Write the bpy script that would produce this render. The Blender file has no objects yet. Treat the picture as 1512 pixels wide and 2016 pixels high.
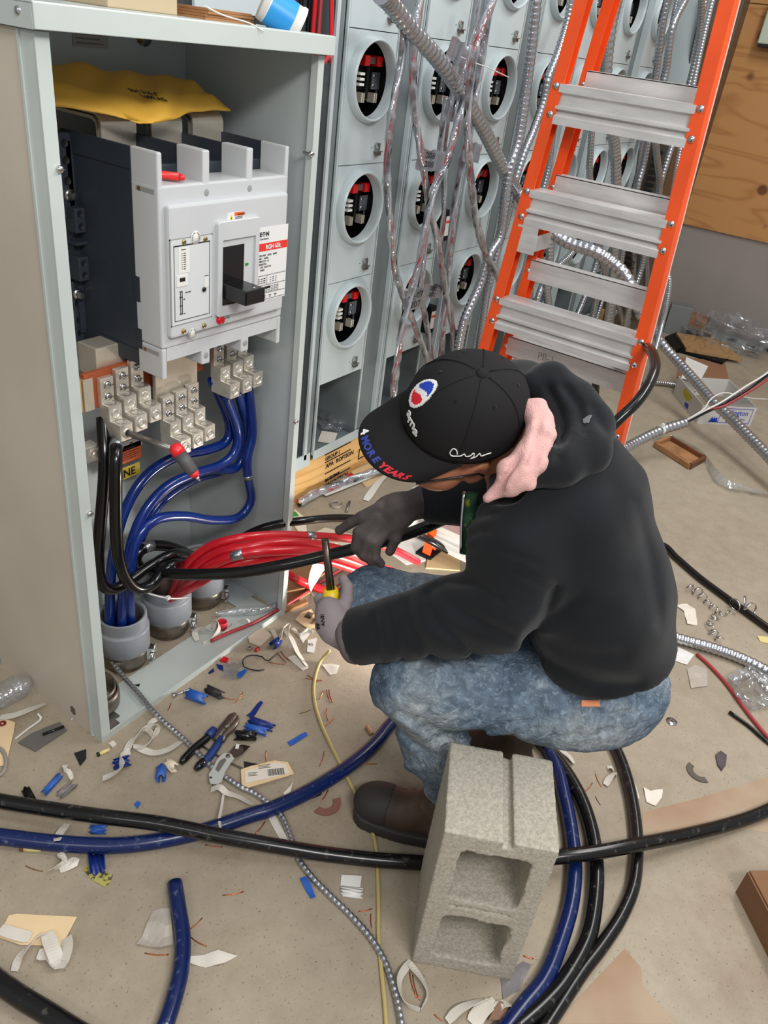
import bpy, bmesh, math, random
import numpy as np
from mathutils import Vector, Matrix, noise as mnoise

random.seed(7)
SC = bpy.context.scene
COL = SC.collection

# ------------------------------------------------------------------ camera
# calibrated from the vanishing points of the cabinet: X runs along the front of
# the switchgear, Y runs into it, Z is up; metres.
FPX, CX, CY, HCAM = 1550.0, 756.0, 1008.0, 1.5
def _v(x, y):
    v = np.array([x-CX, y-CY, FPX]); return v/np.linalg.norm(v)
_down, _a = _v(400, 3530), _v(1950, 212)
_zc = -_down
_xc = _a-_a.dot(_down)*_down; _xc /= np.linalg.norm(_xc)
_yc = np.cross(_zc, _xc)
RC = np.array([_xc, _yc, _zc])          # world = RC @ camera(right, down, forward)
CAMP = np.array([0, 0, HCAM])
def P(px, py, x=None, y=None, z=None, d=None):
    """surveyed point: the sight line through a photo pixel met with a real plane / distance"""
    r = RC@np.array([px-CX, py-CY, FPX])
    if x is not None: t = x/r[0]
    elif y is not None: t = y/r[1]
    elif z is not None: t = (z-HCAM)/r[2]
    else: t = d/np.linalg.norm(r)
    return Vector((r*t+CAMP).tolist())
def depth(p):
    return float((RC.T@(np.array(p)-CAMP))[2])
def camvec(a, b, c):
    v = RC@np.array([a, b, c], float); v /= np.linalg.norm(v); return Vector(v.tolist())

cd = bpy.data.cameras.new('camera'); cam = bpy.data.objects.new('camera', cd); COL.objects.link(cam)
cd.sensor_fit = 'VERTICAL'; cd.sensor_height = 24.0; cd.lens = 24.0*FPX/2016.0
m = Matrix.Identity(4)
for i in range(3):
    m[i][0] = RC[i][0]; m[i][1] = -RC[i][1]; m[i][2] = -RC[i][2]; m[i][3] = CAMP[i]
cam.matrix_world = m
cd.clip_start = 0.02
SC.camera = cam

# ------------------------------------------------------------------ world and lights
w = bpy.data.worlds.new('world'); SC.world = w; w.use_nodes = True
w.node_tree.nodes['Background'].inputs[0].default_value = (0.93, 0.96, 1.0, 1)
w.node_tree.nodes['Background'].inputs[1].default_value = 0.42
def area(name, loc, target, sx, sy, energy, color=(1, .96, .9)):
    l = bpy.data.lights.new(name, 'AREA'); l.shape = 'RECTANGLE'; l.size = sx; l.size_y = sy
    l.energy = energy; l.color = color
    o = bpy.data.objects.new(name, l); COL.objects.link(o); o.location = loc
    o.rotation_euler = (Vector(target)-Vector(loc)).to_track_quat('-Z', 'Y').to_euler()
    return o
area('ceiling_and_fill_lamp', (2.2, -0.6, 3.0), (1.3, 0.8, 0), 1.3, .35, 34, (1, .97, .92))
area('ceiling_and_fill_lamp', (-0.2, -1.2, 2.9), (0.9, 1.0, 0.6), 1.3, .35, 60, (1, .975, .95))
area('ceiling_and_fill_lamp', (-1.9, .2, 2.8), (0.8, 1.3, 0.8), 1.3, .35, 16, (1, .95, .88))  # fill light added to brighten the cabinet's left side panel, not a ceiling fixture
area('ceiling_and_fill_lamp', (3.6, 0.2, 3.1), (3.4, 0.6, 0), 1.3, .35, 30, (1, .985, .97))
area('ceiling_and_fill_lamp', (1.2, 0.5, 3.3), (1.2, 0.6, 0), 1.3, .5, 10, (.95, .98, 1))
SC.view_settings.view_transform = 'Standard'
SC.view_settings.look = 'None'
SC.view_settings.gamma = 1.0
SC.view_settings.use_curve_mapping = False
SC.view_settings.exposure = 0.0

# ------------------------------------------------------------------ materials
MATS = {}
def srgb(c):
    return tuple(((v/255.0)/12.92 if v/255.0 <= .04045 else ((v/255.0+.055)/1.055)**2.4) for v in c)
def mat(name, rgb, rough=.5, metal=0.0, bump=0.0, bscale=200.0, var=0.0, vscale=8.0, var_rgb=None,
        spec=.5, alpha=1.0, coat=0.0, emit=0.0, trans=0.0, stretch=None, vlo=.35, vhi=.65, sheen=0.0, detail=6.0):
    if name in MATS: return MATS[name]
    mt = bpy.data.materials.new(name); mt.use_nodes = True
    nt = mt.node_tree; b = nt.nodes['Principled BSDF']
    c = srgb(rgb)+(1,)
    b.inputs['Base Color'].default_value = c
    b.inputs['Roughness'].default_value = rough
    b.inputs['Metallic'].default_value = metal
    b.inputs['Specular IOR Level'].default_value = spec
    b.inputs['Coat Weight'].default_value = coat
    b.inputs['Alpha'].default_value = alpha
    b.inputs['Transmission Weight'].default_value = trans
    if sheen: b.inputs['Sheen Weight'].default_value = sheen
    if emit:
        b.inputs['Emission Color'].default_value = c; b.inputs['Emission Strength'].default_value = emit
    tc = nt.nodes.new('ShaderNodeTexCoord'); mp = nt.nodes.new('ShaderNodeMapping')
    nt.links.new(tc.outputs['Object'], mp.inputs[0])
    if stretch: mp.inputs['Scale'].default_value = stretch
    if var or var_rgb:
        n = nt.nodes.new('ShaderNodeTexNoise'); n.inputs['Scale'].default_value = vscale; n.inputs['Detail'].default_value = detail
        nt.links.new(mp.outputs[0], n.inputs[0])
        r = nt.nodes.new('ShaderNodeValToRGB'); r.color_ramp.elements[0].position = vlo; r.color_ramp.elements[1].position = vhi
        nt.links.new(n.outputs[0], r.inputs[0])
        c2 = srgb(var_rgb) if var_rgb else tuple(min(1, v*(1+var)) for v in c[:3])
        c1 = c[:3] if var_rgb else tuple(v*(1-var) for v in c[:3])
        r.color_ramp.elements[0].color = c1+(1,); r.color_ramp.elements[1].color = c2+(1,)
        nt.links.new(r.outputs[0], b.inputs['Base Color'])
    if bump:
        n2 = nt.nodes.new('ShaderNodeTexNoise'); n2.inputs['Scale'].default_value = bscale; n2.inputs['Detail'].default_value = 3
        nt.links.new(mp.outputs[0], n2.inputs[0])
        bp = nt.nodes.new('ShaderNodeBump'); bp.inputs['Strength'].default_value = bump; bp.inputs['Distance'].default_value = .002
        nt.links.new(n2.outputs[0], bp.inputs['Height']); nt.links.new(bp.outputs[0], b.inputs['Normal'])
    MATS[name] = mt
    return mt

def film_mat(name, tint=(225, 228, 230), gloss=.35, rough=.12, bscale=60.0, bstr=.6):
    """clear crinkled plastic film: mostly see-through with a glossy skin"""
    mt = bpy.data.materials.new(name); mt.use_nodes = True; nt = mt.node_tree
    nt.nodes.remove(nt.nodes['Principled BSDF']); out = nt.nodes['Material Output']
    tr = nt.nodes.new('ShaderNodeBsdfTransparent'); tr.inputs[0].default_value = (.93, .94, .95, 1)
    gl = nt.nodes.new('ShaderNodeBsdfPrincipled'); gl.inputs['Base Color'].default_value = srgb(tint)+(1,)
    gl.inputs['Metallic'].default_value = .6; gl.inputs['Roughness'].default_value = rough
    mx = nt.nodes.new('ShaderNodeMixShader')
    tc = nt.nodes.new('ShaderNodeTexCoord'); n = nt.nodes.new('ShaderNodeTexNoise'); n.inputs['Scale'].default_value = bscale
    nt.links.new(tc.outputs['Object'], n.inputs[0])
    bp = nt.nodes.new('ShaderNodeBump'); bp.inputs['Strength'].default_value = bstr; bp.inputs['Distance'].default_value = .01
    nt.links.new(n.outputs[0], bp.inputs['Height']); nt.links.new(bp.outputs[0], gl.inputs['Normal'])
    fr = nt.nodes.new('ShaderNodeMapRange'); fr.inputs[1].default_value = .35; fr.inputs[2].default_value = .65
    fr.inputs[3].default_value = gloss*.5; fr.inputs[4].default_value = min(1, gloss*1.7)
    nt.links.new(n.outputs[0], fr.inputs[0]); nt.links.new(fr.outputs[0], mx.inputs[0])
    nt.links.new(tr.outputs[0], mx.inputs[1]); nt.links.new(gl.outputs[0], mx.inputs[2]); nt.links.new(mx.outputs[0], out.inputs[0])
    MATS[name] = mt; return mt

M_STEEL = mat('grey_enamel_steel', (190, 199, 195), .32, bump=.06, bscale=350, var=.05, vscale=3)
M_STEEL_IN = mat('grey_enamel_inside', (178, 187, 188), .42, var=.06, vscale=4)
M_STEEL_SIDE = mat('dusty_grey_enamel', (198, 188, 172), .40, bump=.05, bscale=300, var=.07, vscale=2.5)
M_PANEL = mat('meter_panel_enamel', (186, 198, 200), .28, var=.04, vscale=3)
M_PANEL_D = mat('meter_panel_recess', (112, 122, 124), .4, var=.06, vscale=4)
M_GALV = mat('galvanised_steel', (150, 148, 144), .3, .85, bump=.1, bscale=60, var=.12, vscale=6)
M_GALV2 = mat('brushed_galvanised', (120, 112, 102), .38, .8, var=.15, vscale=5, stretch=(8, 8, .6))
M_FLEX = mat('flexible_conduit_steel', (188, 191, 197), .24, .9, var=.06, vscale=15)
M_ALU = mat('ladder_aluminium', (214, 213, 211), .38, .42, bump=.15, bscale=40, var=.1, vscale=10, stretch=(.6, 1, 6))
M_ORANGE = mat('orange_fibreglass', (236, 84, 30), .4, bump=.08, bscale=120, var=.08, vscale=8)
M_CHROME = mat('bright_zinc', (205, 205, 205), .2, 1.0)
M_LUG = mat('tinned_lug_metal', (222, 217, 206), .24, .62, bump=.15, bscale=90, var=.12, vscale=25)
M_BRASS = mat('aged_brass', (176, 150, 100), .3, .9)
M_COPPER = mat('bare_copper', (200, 112, 72), .3, .9)
M_WHITEPL = mat('white_breaker_plastic', (196, 199, 201), .38)
M_DARKPL = mat('dark_slate_plastic', (44, 52, 62), .5, bump=.1, bscale=300, var=.08, vscale=10)
M_BLACKPL = mat('glossy_black_plastic', (18, 18, 20), .22)
M_BLACK = mat('black_insulation', (15, 15, 16), .24, var_rgb=(78, 74, 69), vscale=70, vlo=.60, vhi=.74, detail=6)
M_BLACKC = mat('clean_black_insulation', (14, 14, 15), .2)
M_BLUE = mat('blue_insulation', (12, 44, 120), .22, coat=.3)
M_BLUED = mat('dusty_blue_insulation', (13, 32, 84), .26, var_rgb=(84, 96, 126), vscale=70, vlo=.60, vhi=.74, detail=6)
M_RED = mat('red_insulation', (196, 24, 38), .28, coat=.2)
M_REDDULL = mat('dull_red_insulation', (160, 58, 60), .35)
M_GREYPVC = mat('grey_pvc', (148, 152, 160), .45, var=.04)
M_WHITE = mat('white_plastic', (226, 225, 220), .4)
M_STRIP = mat('offwhite_insulation_peel', (214, 208, 196), .45, var=.06, vscale=20)
M_CREAM = mat('cream_card', (232, 204, 160), .7, var=.04, vscale=10)
M_PAPER = mat('printed_paper', (228, 220, 206), .7)
M_CARD = mat('brown_cardboard', (158, 112, 72), .8, bump=.1, bscale=100, var=.1, vscale=6)
M_CARDW = mat('white_cardboard', (212, 210, 206), .6)
M_INK = mat('black_ink', (22, 22, 24), .6)
M_INKR = mat('red_ink', (224, 52, 44), .5)
M_INKB = mat('blue_ink', (30, 62, 190), .5)
M_INKW = mat('white_thread', (228, 228, 226), .6)
M_INKO = mat('orange_label', (232, 104, 36), .5)
M_YEL = mat('yellow_plastic', (226, 196, 30), .4)
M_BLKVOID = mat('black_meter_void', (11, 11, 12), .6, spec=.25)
M_TAPE = mat('duct_foil_tape', (160, 163, 168), .26, .8, bump=.4, bscale=50)
M_FILM = film_mat('clear_film')
M_FILM2 = film_mat('clear_bag_film', gloss=.22, bscale=25, bstr=1.0)
M_RUST = mat('rust_brown_wood', (110, 70, 42), .8, var=.2, vscale=10)

# ------------------------------------------------------------------ object helpers
def link_mesh(name, me, mats, parent=None, smooth=False):
    o = bpy.data.objects.new(name, me); COL.objects.link(o)
    for mm in (mats if isinstance(mats, (list, tuple)) else [mats]): me.materials.append(mm)
    if smooth:
        me.polygons.foreach_set('use_smooth', [True]*len(me.polygons))
    if parent is not None: o.parent = parent
    return o
def tag(o, label=None, cat=None, group=None, kind=None):
    if label: o['label'] = label
    if cat: o['category'] = cat
    if group: o['group'] = group
    if kind: o['kind'] = kind
    return o
def empty(name, loc=(0, 0, 0), label=None, cat=None, group=None, rot=None):
    o = bpy.data.objects.new(name, None); COL.objects.link(o); o.location = loc
    if rot is not None: o.rotation_euler = rot
    o.empty_display_size = .05
    return tag(o, label, cat, group)
def copy_tree(o, parent=None):
    c = o.copy(); COL.objects.link(c)
    if parent is not None:
        c.parent = parent
    for ch in o.children: copy_tree(ch, c)
    return c

class MB:
    """collects shapes into one mesh; materials by slot"""
    def __init__(s): s.v = []; s.f = []; s.mi = []; s.mats = []; s.sm = []
    def slot(s, m):
        if m not in s.mats: s.mats.append(m)
        return s.mats.index(m)
    def add(s, verts, faces, m, smooth=False):
        n = len(s.v); k = s.slot(m)
        s.v += [tuple(q) for q in verts]
        for f in faces: s.f.append(tuple(i+n for i in f)); s.mi.append(k); s.sm.append(smooth)
        return s
    def box(s, a, b, m, mtx=None, bev=0.0):
        x0, y0, z0 = [min(a[i], b[i]) for i in range(3)]; x1, y1, z1 = [max(a[i], b[i]) for i in range(3)]
        if bev > 0:
            bm = bmesh.new(); bmesh.ops.create_cube(bm, size=1)
            for v in bm.verts:
                v.co = Vector(((x0+x1)/2+v.co.x*(x1-x0), (y0+y1)/2+v.co.y*(y1-y0), (z0+z1)/2+v.co.z*(z1-z0)))
            bmesh.ops.bevel(bm, geom=list(bm.edges), offset=bev, segments=2, affect='EDGES', profile=.5)
            if mtx is not None: bm.transform(mtx)
            bm.verts.index_update()
            s.add([v.co[:] for v in bm.verts], [[v.index for v in f.verts] for f in bm.faces], m); bm.free(); return s
        vs = [Vector((x, y, z)) for x in (x0, x1) for y in (y0, y1) for z in (z0, z1)]
        if mtx is not None: vs = [mtx@q for q in vs]
        return s.add(vs, [(0, 1, 3, 2), (4, 6, 7, 5), (0, 4, 5, 1), (2, 3, 7, 6), (0, 2, 6, 4), (1, 5, 7, 3)], m)
    def prism(s, poly, h0, h1, m, mtx=None):
        """poly in local XY, extruded along local Z"""
        n = len(poly)
        vs = [Vector((x, y, h0)) for x, y in poly]+[Vector((x, y, h1)) for x, y in poly]
        if mtx is not None: vs = [mtx@q for q in vs]
        fs = [tuple(reversed(range(n))), tuple(range(n, 2*n))]+[(i, (i+1) % n, n+(i+1) % n, n+i) for i in range(n)]
        return s.add(vs, fs, m)
    def lathe(s, prof, m, mtx=None, seg=24, smooth=True, caps=False, a0=0., a1=2*math.pi):
        """prof list of (r, z) turned about local Z"""
        full = abs((a1-a0)-2*math.pi) < 1e-6
        ns = seg if full else seg+1
        vs = []
        for r, z in prof:
            for k in range(ns):
                a = a0+(a1-a0)*k/seg; vs.append(Vector((r*math.cos(a), r*math.sin(a), z)))
        if mtx is not None: vs = [mtx@q for q in vs]
        fs = []
        for i in range(len(prof)-1):
            for k in range(seg):
                k2 = (k+1) % ns
                fs.append((i*ns+k, i*ns+k2, (i+1)*ns+k2, (i+1)*ns+k))
        if caps: fs += [tuple(reversed(range(ns))), tuple((len(prof)-1)*ns+k for k in range(ns))]
        return s.add(vs, fs, m, smooth)
    def cyl(s, p0, p1, r, m, seg=16, r1=None, smooth=True):
        p0, p1 = Vector(p0), Vector(p1); d = p1-p0
        q = d.to_track_quat('Z', 'Y').to_matrix().to_4x4(); q.translation = p0
        L = d.length; r1 = r if r1 is None else r1
        s.lathe([(r, 0), (r1, L)], m, q, seg, smooth)
        s.lathe([(0.0, 0), (r, 0)], m, q, seg, False); s.lathe([(r1, L), (0.0, L)], m, q, seg, False)
        return s
    def tube(s, pts, r, m, seg=12, caps=True, flat=1.0):
        """pts: list of Vector; r: radius or list"""
        n = len(pts); rs = r if isinstance(r, (list, tuple)) else [r]*n
        t0 = (pts[1]-pts[0]).normalized()
        up = Vector((0, 0, 1)) if abs(t0.z) < .9 else Vector((1, 0, 0))
        nrm = (up-up.dot(t0)*t0).normalized(); vs = []
        for i in range(n):
            t = (pts[min(i+1, n-1)]-pts[max(i-1, 0)])
            t = t.normalized() if t.length > 1e-9 else t0
            nrm = (nrm-nrm.dot(t)*t); nrm = nrm.normalized() if nrm.length > 1e-9 else t.orthogonal().normalized()
            bn = t.cross(nrm)
            for k in range(seg):
                a = 2*math.pi*k/seg
                vs.append(pts[i]+nrm*(rs[i]*flat*math.cos(a))+bn*(rs[i]*math.sin(a)))
        fs = [(i*seg+k, i*seg+(k+1) % seg, (i+1)*seg+(k+1) % seg, (i+1)*seg+k) for i in range(n-1) for k in range(seg)]
        s.add(vs, fs, m, True)
        if caps:
            b = len(s.v)-n*seg; k = s.slot(m)
            s.f.append(tuple(b+j for j in reversed(range(seg)))); s.mi.append(k); s.sm.append(False)
            s.f.append(tuple(b+(n-1)*seg+j for j in range(seg))); s.mi.append(k); s.sm.append(False)
        return s
    def build(s, name, parent=None, label=None, cat=None, group=None, kind=None, loc=None):
        me = bpy.data.meshes.new(name); v = s.v
        if loc is not None: v = [(a[0]-loc[0], a[1]-loc[1], a[2]-loc[2]) for a in s.v]
        me.from_pydata(v, [], s.f)
        for q in s.mats: me.materials.append(q)
        me.polygons.foreach_set('material_index', s.mi); me.polygons.foreach_set('use_smooth', s.sm)
        me.update()
        o = bpy.data.objects.new(name, me); COL.objects.link(o)
        if loc is not None: o.location = loc
        if parent is not None:
            o.parent = parent
        return tag(o, label, cat, group, kind)

def spline(pts, step=.012, n=None):
    """Catmull-Rom resampled to even steps"""
    pts = [Vector(p) for p in pts]
    if len(pts) == 2: dense = [pts[0].lerp(pts[1], i/40) for i in range(41)]
    else:
        q = [pts[0]*2-pts[1]]+pts+[pts[-1]*2-pts[-2]]; dense = []
        for i in range(1, len(q)-2):
            for k in range(24):
                t = k/24; a, b, c, d = q[i-1], q[i], q[i+1], q[i+2]
                dense.append(.5*((2*b)+(c-a)*t+(2*a-5*b+4*c-d)*t*t+(3*b-a-3*c+d)*t**3))
        dense.append(pts[-1])
    L = [0]
    for i in range(1, len(dense)): L.append(L[-1]+(dense[i]-dense[i-1]).length)
    n = n or max(2, int(L[-1]/step)+1); out = []; j = 0
    for i in range(n):
        s = L[-1]*i/(n-1)
        while j < len(L)-2 and L[j+1] < s: j += 1
        seg = L[j+1]-L[j]; out.append(dense[j].lerp(dense[j+1], (s-L[j])/seg if seg > 0 else 0))
    return out

def origin_on(o, loc):
    """put a mesh object's origin at loc without moving it"""
    loc = Vector(loc); o.data.transform(Matrix.Translation(-loc)); o.location = loc
    return o

def text(s, name, origin, ux, uy, size, m, parent=None, extrude=.0004, align='LEFT', bold=0.0, sx=1.0, shear=0.0):
    cu = bpy.data.curves.new(name, 'FONT'); cu.body = s; cu.size = size; cu.extrude = extrude; cu.align_x = align
    cu.offset = bold; cu.shear = shear
    cu.resolution_u = 2
    o = bpy.data.objects.new(name, cu); COL.objects.link(o)
    dg = bpy.context.evaluated_depsgraph_get()
    me = bpy.data.meshes.new_from_object(o.evaluated_get(dg)); bpy.data.objects.remove(o)
    ux = Vector(ux).normalized(); uy = Vector(uy).normalized(); uz = ux.cross(uy)
    mt = Matrix.Identity(4)
    for i in range(3): mt[i][0] = ux[i]*sx; mt[i][1] = uy[i]; mt[i][2] = uz[i]; mt[i][3] = origin[i]
    me.transform(mt); me.materials.clear()
    return link_mesh(name, me, m, parent)

# ---- signed distance shapes meshed with surface nets (people, block, boots, bag)
def sd_cone(p, a, b, ra, rb):
    a = np.array(a, np.float32); b = np.array(b, np.float32); ba = b-a; pa = p-a
    h = np.clip((pa@ba)/max(1e-9, ba.dot(ba)), 0, 1)
    return np.linalg.norm(pa-h[..., None]*ba, axis=-1)-(ra+(rb-ra)*h)
def sd_ell(p, c, r, axes=None):
    q = p-np.array(c, np.float32)
    if axes is not None: q = q@np.array(axes, np.float32).T
    r = np.array(r, np.float32); k = np.linalg.norm(q/r, axis=-1); k2 = np.linalg.norm(q/(r*r), axis=-1)
    return k*(k-1)/np.maximum(k2, 1e-6)
def sd_box(p, c, hx, axes=None, rnd=0.0):
    q = p-np.array(c, np.float32)
    if axes is not None: q = q@np.array(axes, np.float32).T
    q = np.abs(q)-(np.array(hx, np.float32)-rnd)
    return np.linalg.norm(np.maximum(q, 0), axis=-1)+np.minimum(q.max(-1), 0)-rnd
def smin(a, b, k):
    h = np.clip(.5+.5*(b-a)/k, 0, 1); return b*(1-h)+a*h-k*h*(1-h)
def smax(a, b, k): return -smin(-a, -b, k)
def nets(fn, lo, hi, h):
    """surface nets of fn(points)->distance in the box lo..hi with cell size h"""
    lo = np.array(lo, np.float32); hi = np.array(hi, np.float32)
    n = np.ceil((hi-lo)/h).astype(int)+1
    ax = [lo[i]+h*np.arange(n[i], dtype=np.float32) for i in range(3)]
    V = np.empty(n, np.float32)
    Y, Z = np.meshgrid(ax[1], ax[2], indexing='ij')
    for i0 in range(0, n[0], 16):
        xs = ax[0][i0:i0+16]
        pts = np.empty((len(xs),)+Y.shape+(3,), np.float32)
        pts[..., 0] = xs[:, None, None]; pts[..., 1] = Y; pts[..., 2] = Z
        V[i0:i0+16] = fn(pts)
    S = V < 0
    cs = np.array(n)-1
    acc = np.zeros(tuple(cs)+(3,), np.float32); cnt = np.zeros(tuple(cs), np.float32)
    for a in range(3):
        b, c = [k for k in range(3) if k != a]
        for ob in (0, 1):
            for oc in (0, 1):
                s0 = [None]*3; s1 = [None]*3
                s0[a] = slice(0, cs[a]); s1[a] = slice(1, cs[a]+1)
                s0[b] = s1[b] = slice(ob, cs[b]+ob); s0[c] = s1[c] = slice(oc, cs[c]+oc)
                v0 = V[tuple(s0)]; v1 = V[tuple(s1)]; cr = S[tuple(s0)] != S[tuple(s1)]
                t = np.where(cr, v0/np.where(cr, v0-v1, 1), 0)
                acc[..., a] += np.where(cr, t, 0); acc[..., b] += np.where(cr, ob, 0); acc[..., c] += np.where(cr, oc, 0)
                cnt += cr
    act = cnt > 0
    idx = np.full(tuple(cs), -1, np.int64); ii = np.argwhere(act); idx[act] = np.arange(len(ii))
    verts = lo+h*(ii+acc[act]/cnt[act][:, None])
    faces = []
    for a in range(3):
        b, c = (a+1) % 3, (a+2) % 3
        s0 = [slice(1, None)]*3; s0[a] = slice(0, -1); s1 = list(s0); s1[a] = slice(1, None)
        # edges along a at interior grid nodes of b, c
        sb = [None]*3; sb[a] = slice(0, n[a]-1); sb[b] = slice(1, n[b]-1); sb[c] = slice(1, n[c]-1)
        sb2 = list(sb); sb2[a] = slice(1, n[a])
        A = S[tuple(sb)]; B = S[tuple(sb2)]
        for inside, flip in ((A & ~B, False), (~A & B, True)):
            e = np.argwhere(inside)
            if len(e) == 0: continue
            off = np.zeros(3, int); off[b] = 1; off[c] = 1; g = e+off
            def cell(db, dc):
                q = g.copy(); q[:, b] += db; q[:, c] += dc; return idx[q[:, 0], q[:, 1], q[:, 2]]
            q = np.stack([cell(-1, -1), cell(0, -1), cell(0, 0), cell(-1, 0)], 1)
            if flip: q = q[:, ::-1]
            faces.append(q)
    F = np.concatenate(faces) if faces else np.zeros((0, 4), int)
    F = F[(F >= 0).all(1)]
    return verts, F
def sdf_obj(name, fn, lo, hi, h, m, parent=None, smooth=True, relax=1, **kw):
    v, F = nets(fn, lo, hi, h)
    if relax:                                   # light neighbour smoothing of the net
        e = np.concatenate([F[:, [0, 1]], F[:, [1, 2]], F[:, [2, 3]], F[:, [3, 0]]])
        for _ in range(relax):
            s = np.zeros_like(v); k = np.zeros(len(v))
            for i in range(3): s[:, i] = np.bincount(e[:, 0], v[e[:, 1], i], len(v))+np.bincount(e[:, 1], v[e[:, 0], i], len(v))
            k = np.bincount(e[:, 0], minlength=len(v))+np.bincount(e[:, 1], minlength=len(v))
            v = v*.5+.5*s/np.maximum(k, 1)[:, None]
    me = bpy.data.meshes.new(name)
    me.vertices.add(len(v)); me.vertices.foreach_set('co', v.astype(np.float32).ravel())
    me.loops.add(F.size); me.loops.foreach_set('vertex_index', F.astype(np.int32).ravel())
    me.polygons.add(len(F)); me.polygons.foreach_set('loop_start', np.arange(0, F.size, 4, dtype=np.int32))
    me.update(calc_edges=True); me.validate()
    o = link_mesh(name, me, m, parent, smooth)
    return tag(o, **kw)
def npnoise(p, s, seed=0.0):
    """cheap smooth pseudo noise in -1..1 from sines"""
    x, y, z = p[..., 0]*s+seed, p[..., 1]*s+seed*1.7, p[..., 2]*s+seed*.6
    return (np.sin(x*1.3+2.1*np.sin(y*.9+z*.4))+np.sin(y*1.7+1.9*np.sin(z*1.1+x*.5))+np.sin(z*1.5+2.3*np.sin(x*.8+y*.6)))/3
# ================================================================== the setting
XW = 5.62                                   # right-hand wall
YM = 1.515                                  # front plane of the meter switchgear
fb = MB(); fb.box((-1.2, -1.4, -.08), (XW+.2, 2.6, 0), M_STEEL)
def floor_material():
    mt = bpy.data.materials.new('worn_concrete'); mt.use_nodes = True; nt = mt.node_tree; b = nt.nodes['Principled BSDF']
    tc = nt.nodes.new('ShaderNodeTexCoord')
    def N(scale, detail=6, rough=.6):
        n = nt.nodes.new('ShaderNodeTexNoise'); n.inputs['Scale'].default_value = scale; n.inputs['Detail'].default_value = detail
        n.inputs['Roughness'].default_value = rough; nt.links.new(tc.outputs['Object'], n.inputs[0]); return n
    def ramp(src, p0, c0, p1, c1):
        r = nt.nodes.new('ShaderNodeValToRGB'); r.color_ramp.elements[0].position = p0; r.color_ramp.elements[1].position = p1
        r.color_ramp.elements[0].color = srgb(c0)+(1,); r.color_ramp.elements[1].color = srgb(c1)+(1,)
        nt.links.new(src, r.inputs[0]); return r
    def mix(kind, fac, a, bb):
        x = nt.nodes.new('ShaderNodeMix'); x.data_type = 'RGBA'; x.blend_type = kind
        if isinstance(fac, float): x.inputs[0].default_value = fac
        else: nt.links.new(fac, x.inputs[0])
        nt.links.new(a, x.inputs[6]); nt.links.new(bb, x.inputs[7]); return x.outputs[2]
    big = ramp(N(1.6, 8).outputs[0], .3, (160, 148, 129), .7, (181, 169, 149))
    mid = ramp(N(14, 8, .7).outputs[0], .3, (205, 200, 195), .7, (255, 255, 255))
    c = mix('MULTIPLY', .5, big.outputs[0], mid.outputs[0])
    sp = ramp(N(160, 2).outputs[0], .30, (120, 108, 96), .36, (255, 255, 255))
    c = mix('MULTIPLY', .55, c, sp.outputs[0])
    # rusty drag stains
    st = ramp(N(2.3, 10, .75).outputs[0], .56, (255, 255, 255), .8, (214, 184, 160))
    c = mix('MULTIPLY', .6, c, st.outputs[0])
    nt.links.new(c, b.inputs['Base Color']); b.inputs['Roughness'].default_value = .62; b.inputs['Specular IOR Level'].default_value = .35
    bp = nt.nodes.new('ShaderNodeBump'); bp.inputs['Strength'].default_value = .25; bp.inputs['Distance'].default_value = .004
    nt.links.new(N(60, 8, .7).outputs[0], bp.inputs['Height']); nt.links.new(bp.outputs[0], b.inputs['Normal'])
    return mt
M_FLOOR = floor_material(); fb.mats = [M_FLOOR]
FLOOR = fb.build('floor', kind='structure')
# long rusty stains where sheets of steel lay on the slab
M_STAIN = mat('rust_stained_concrete', (158, 126, 100), .75, var_rgb=(174, 154, 130), vscale=4, vlo=.35, vhi=.62, bump=.2, bscale=60)

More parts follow.
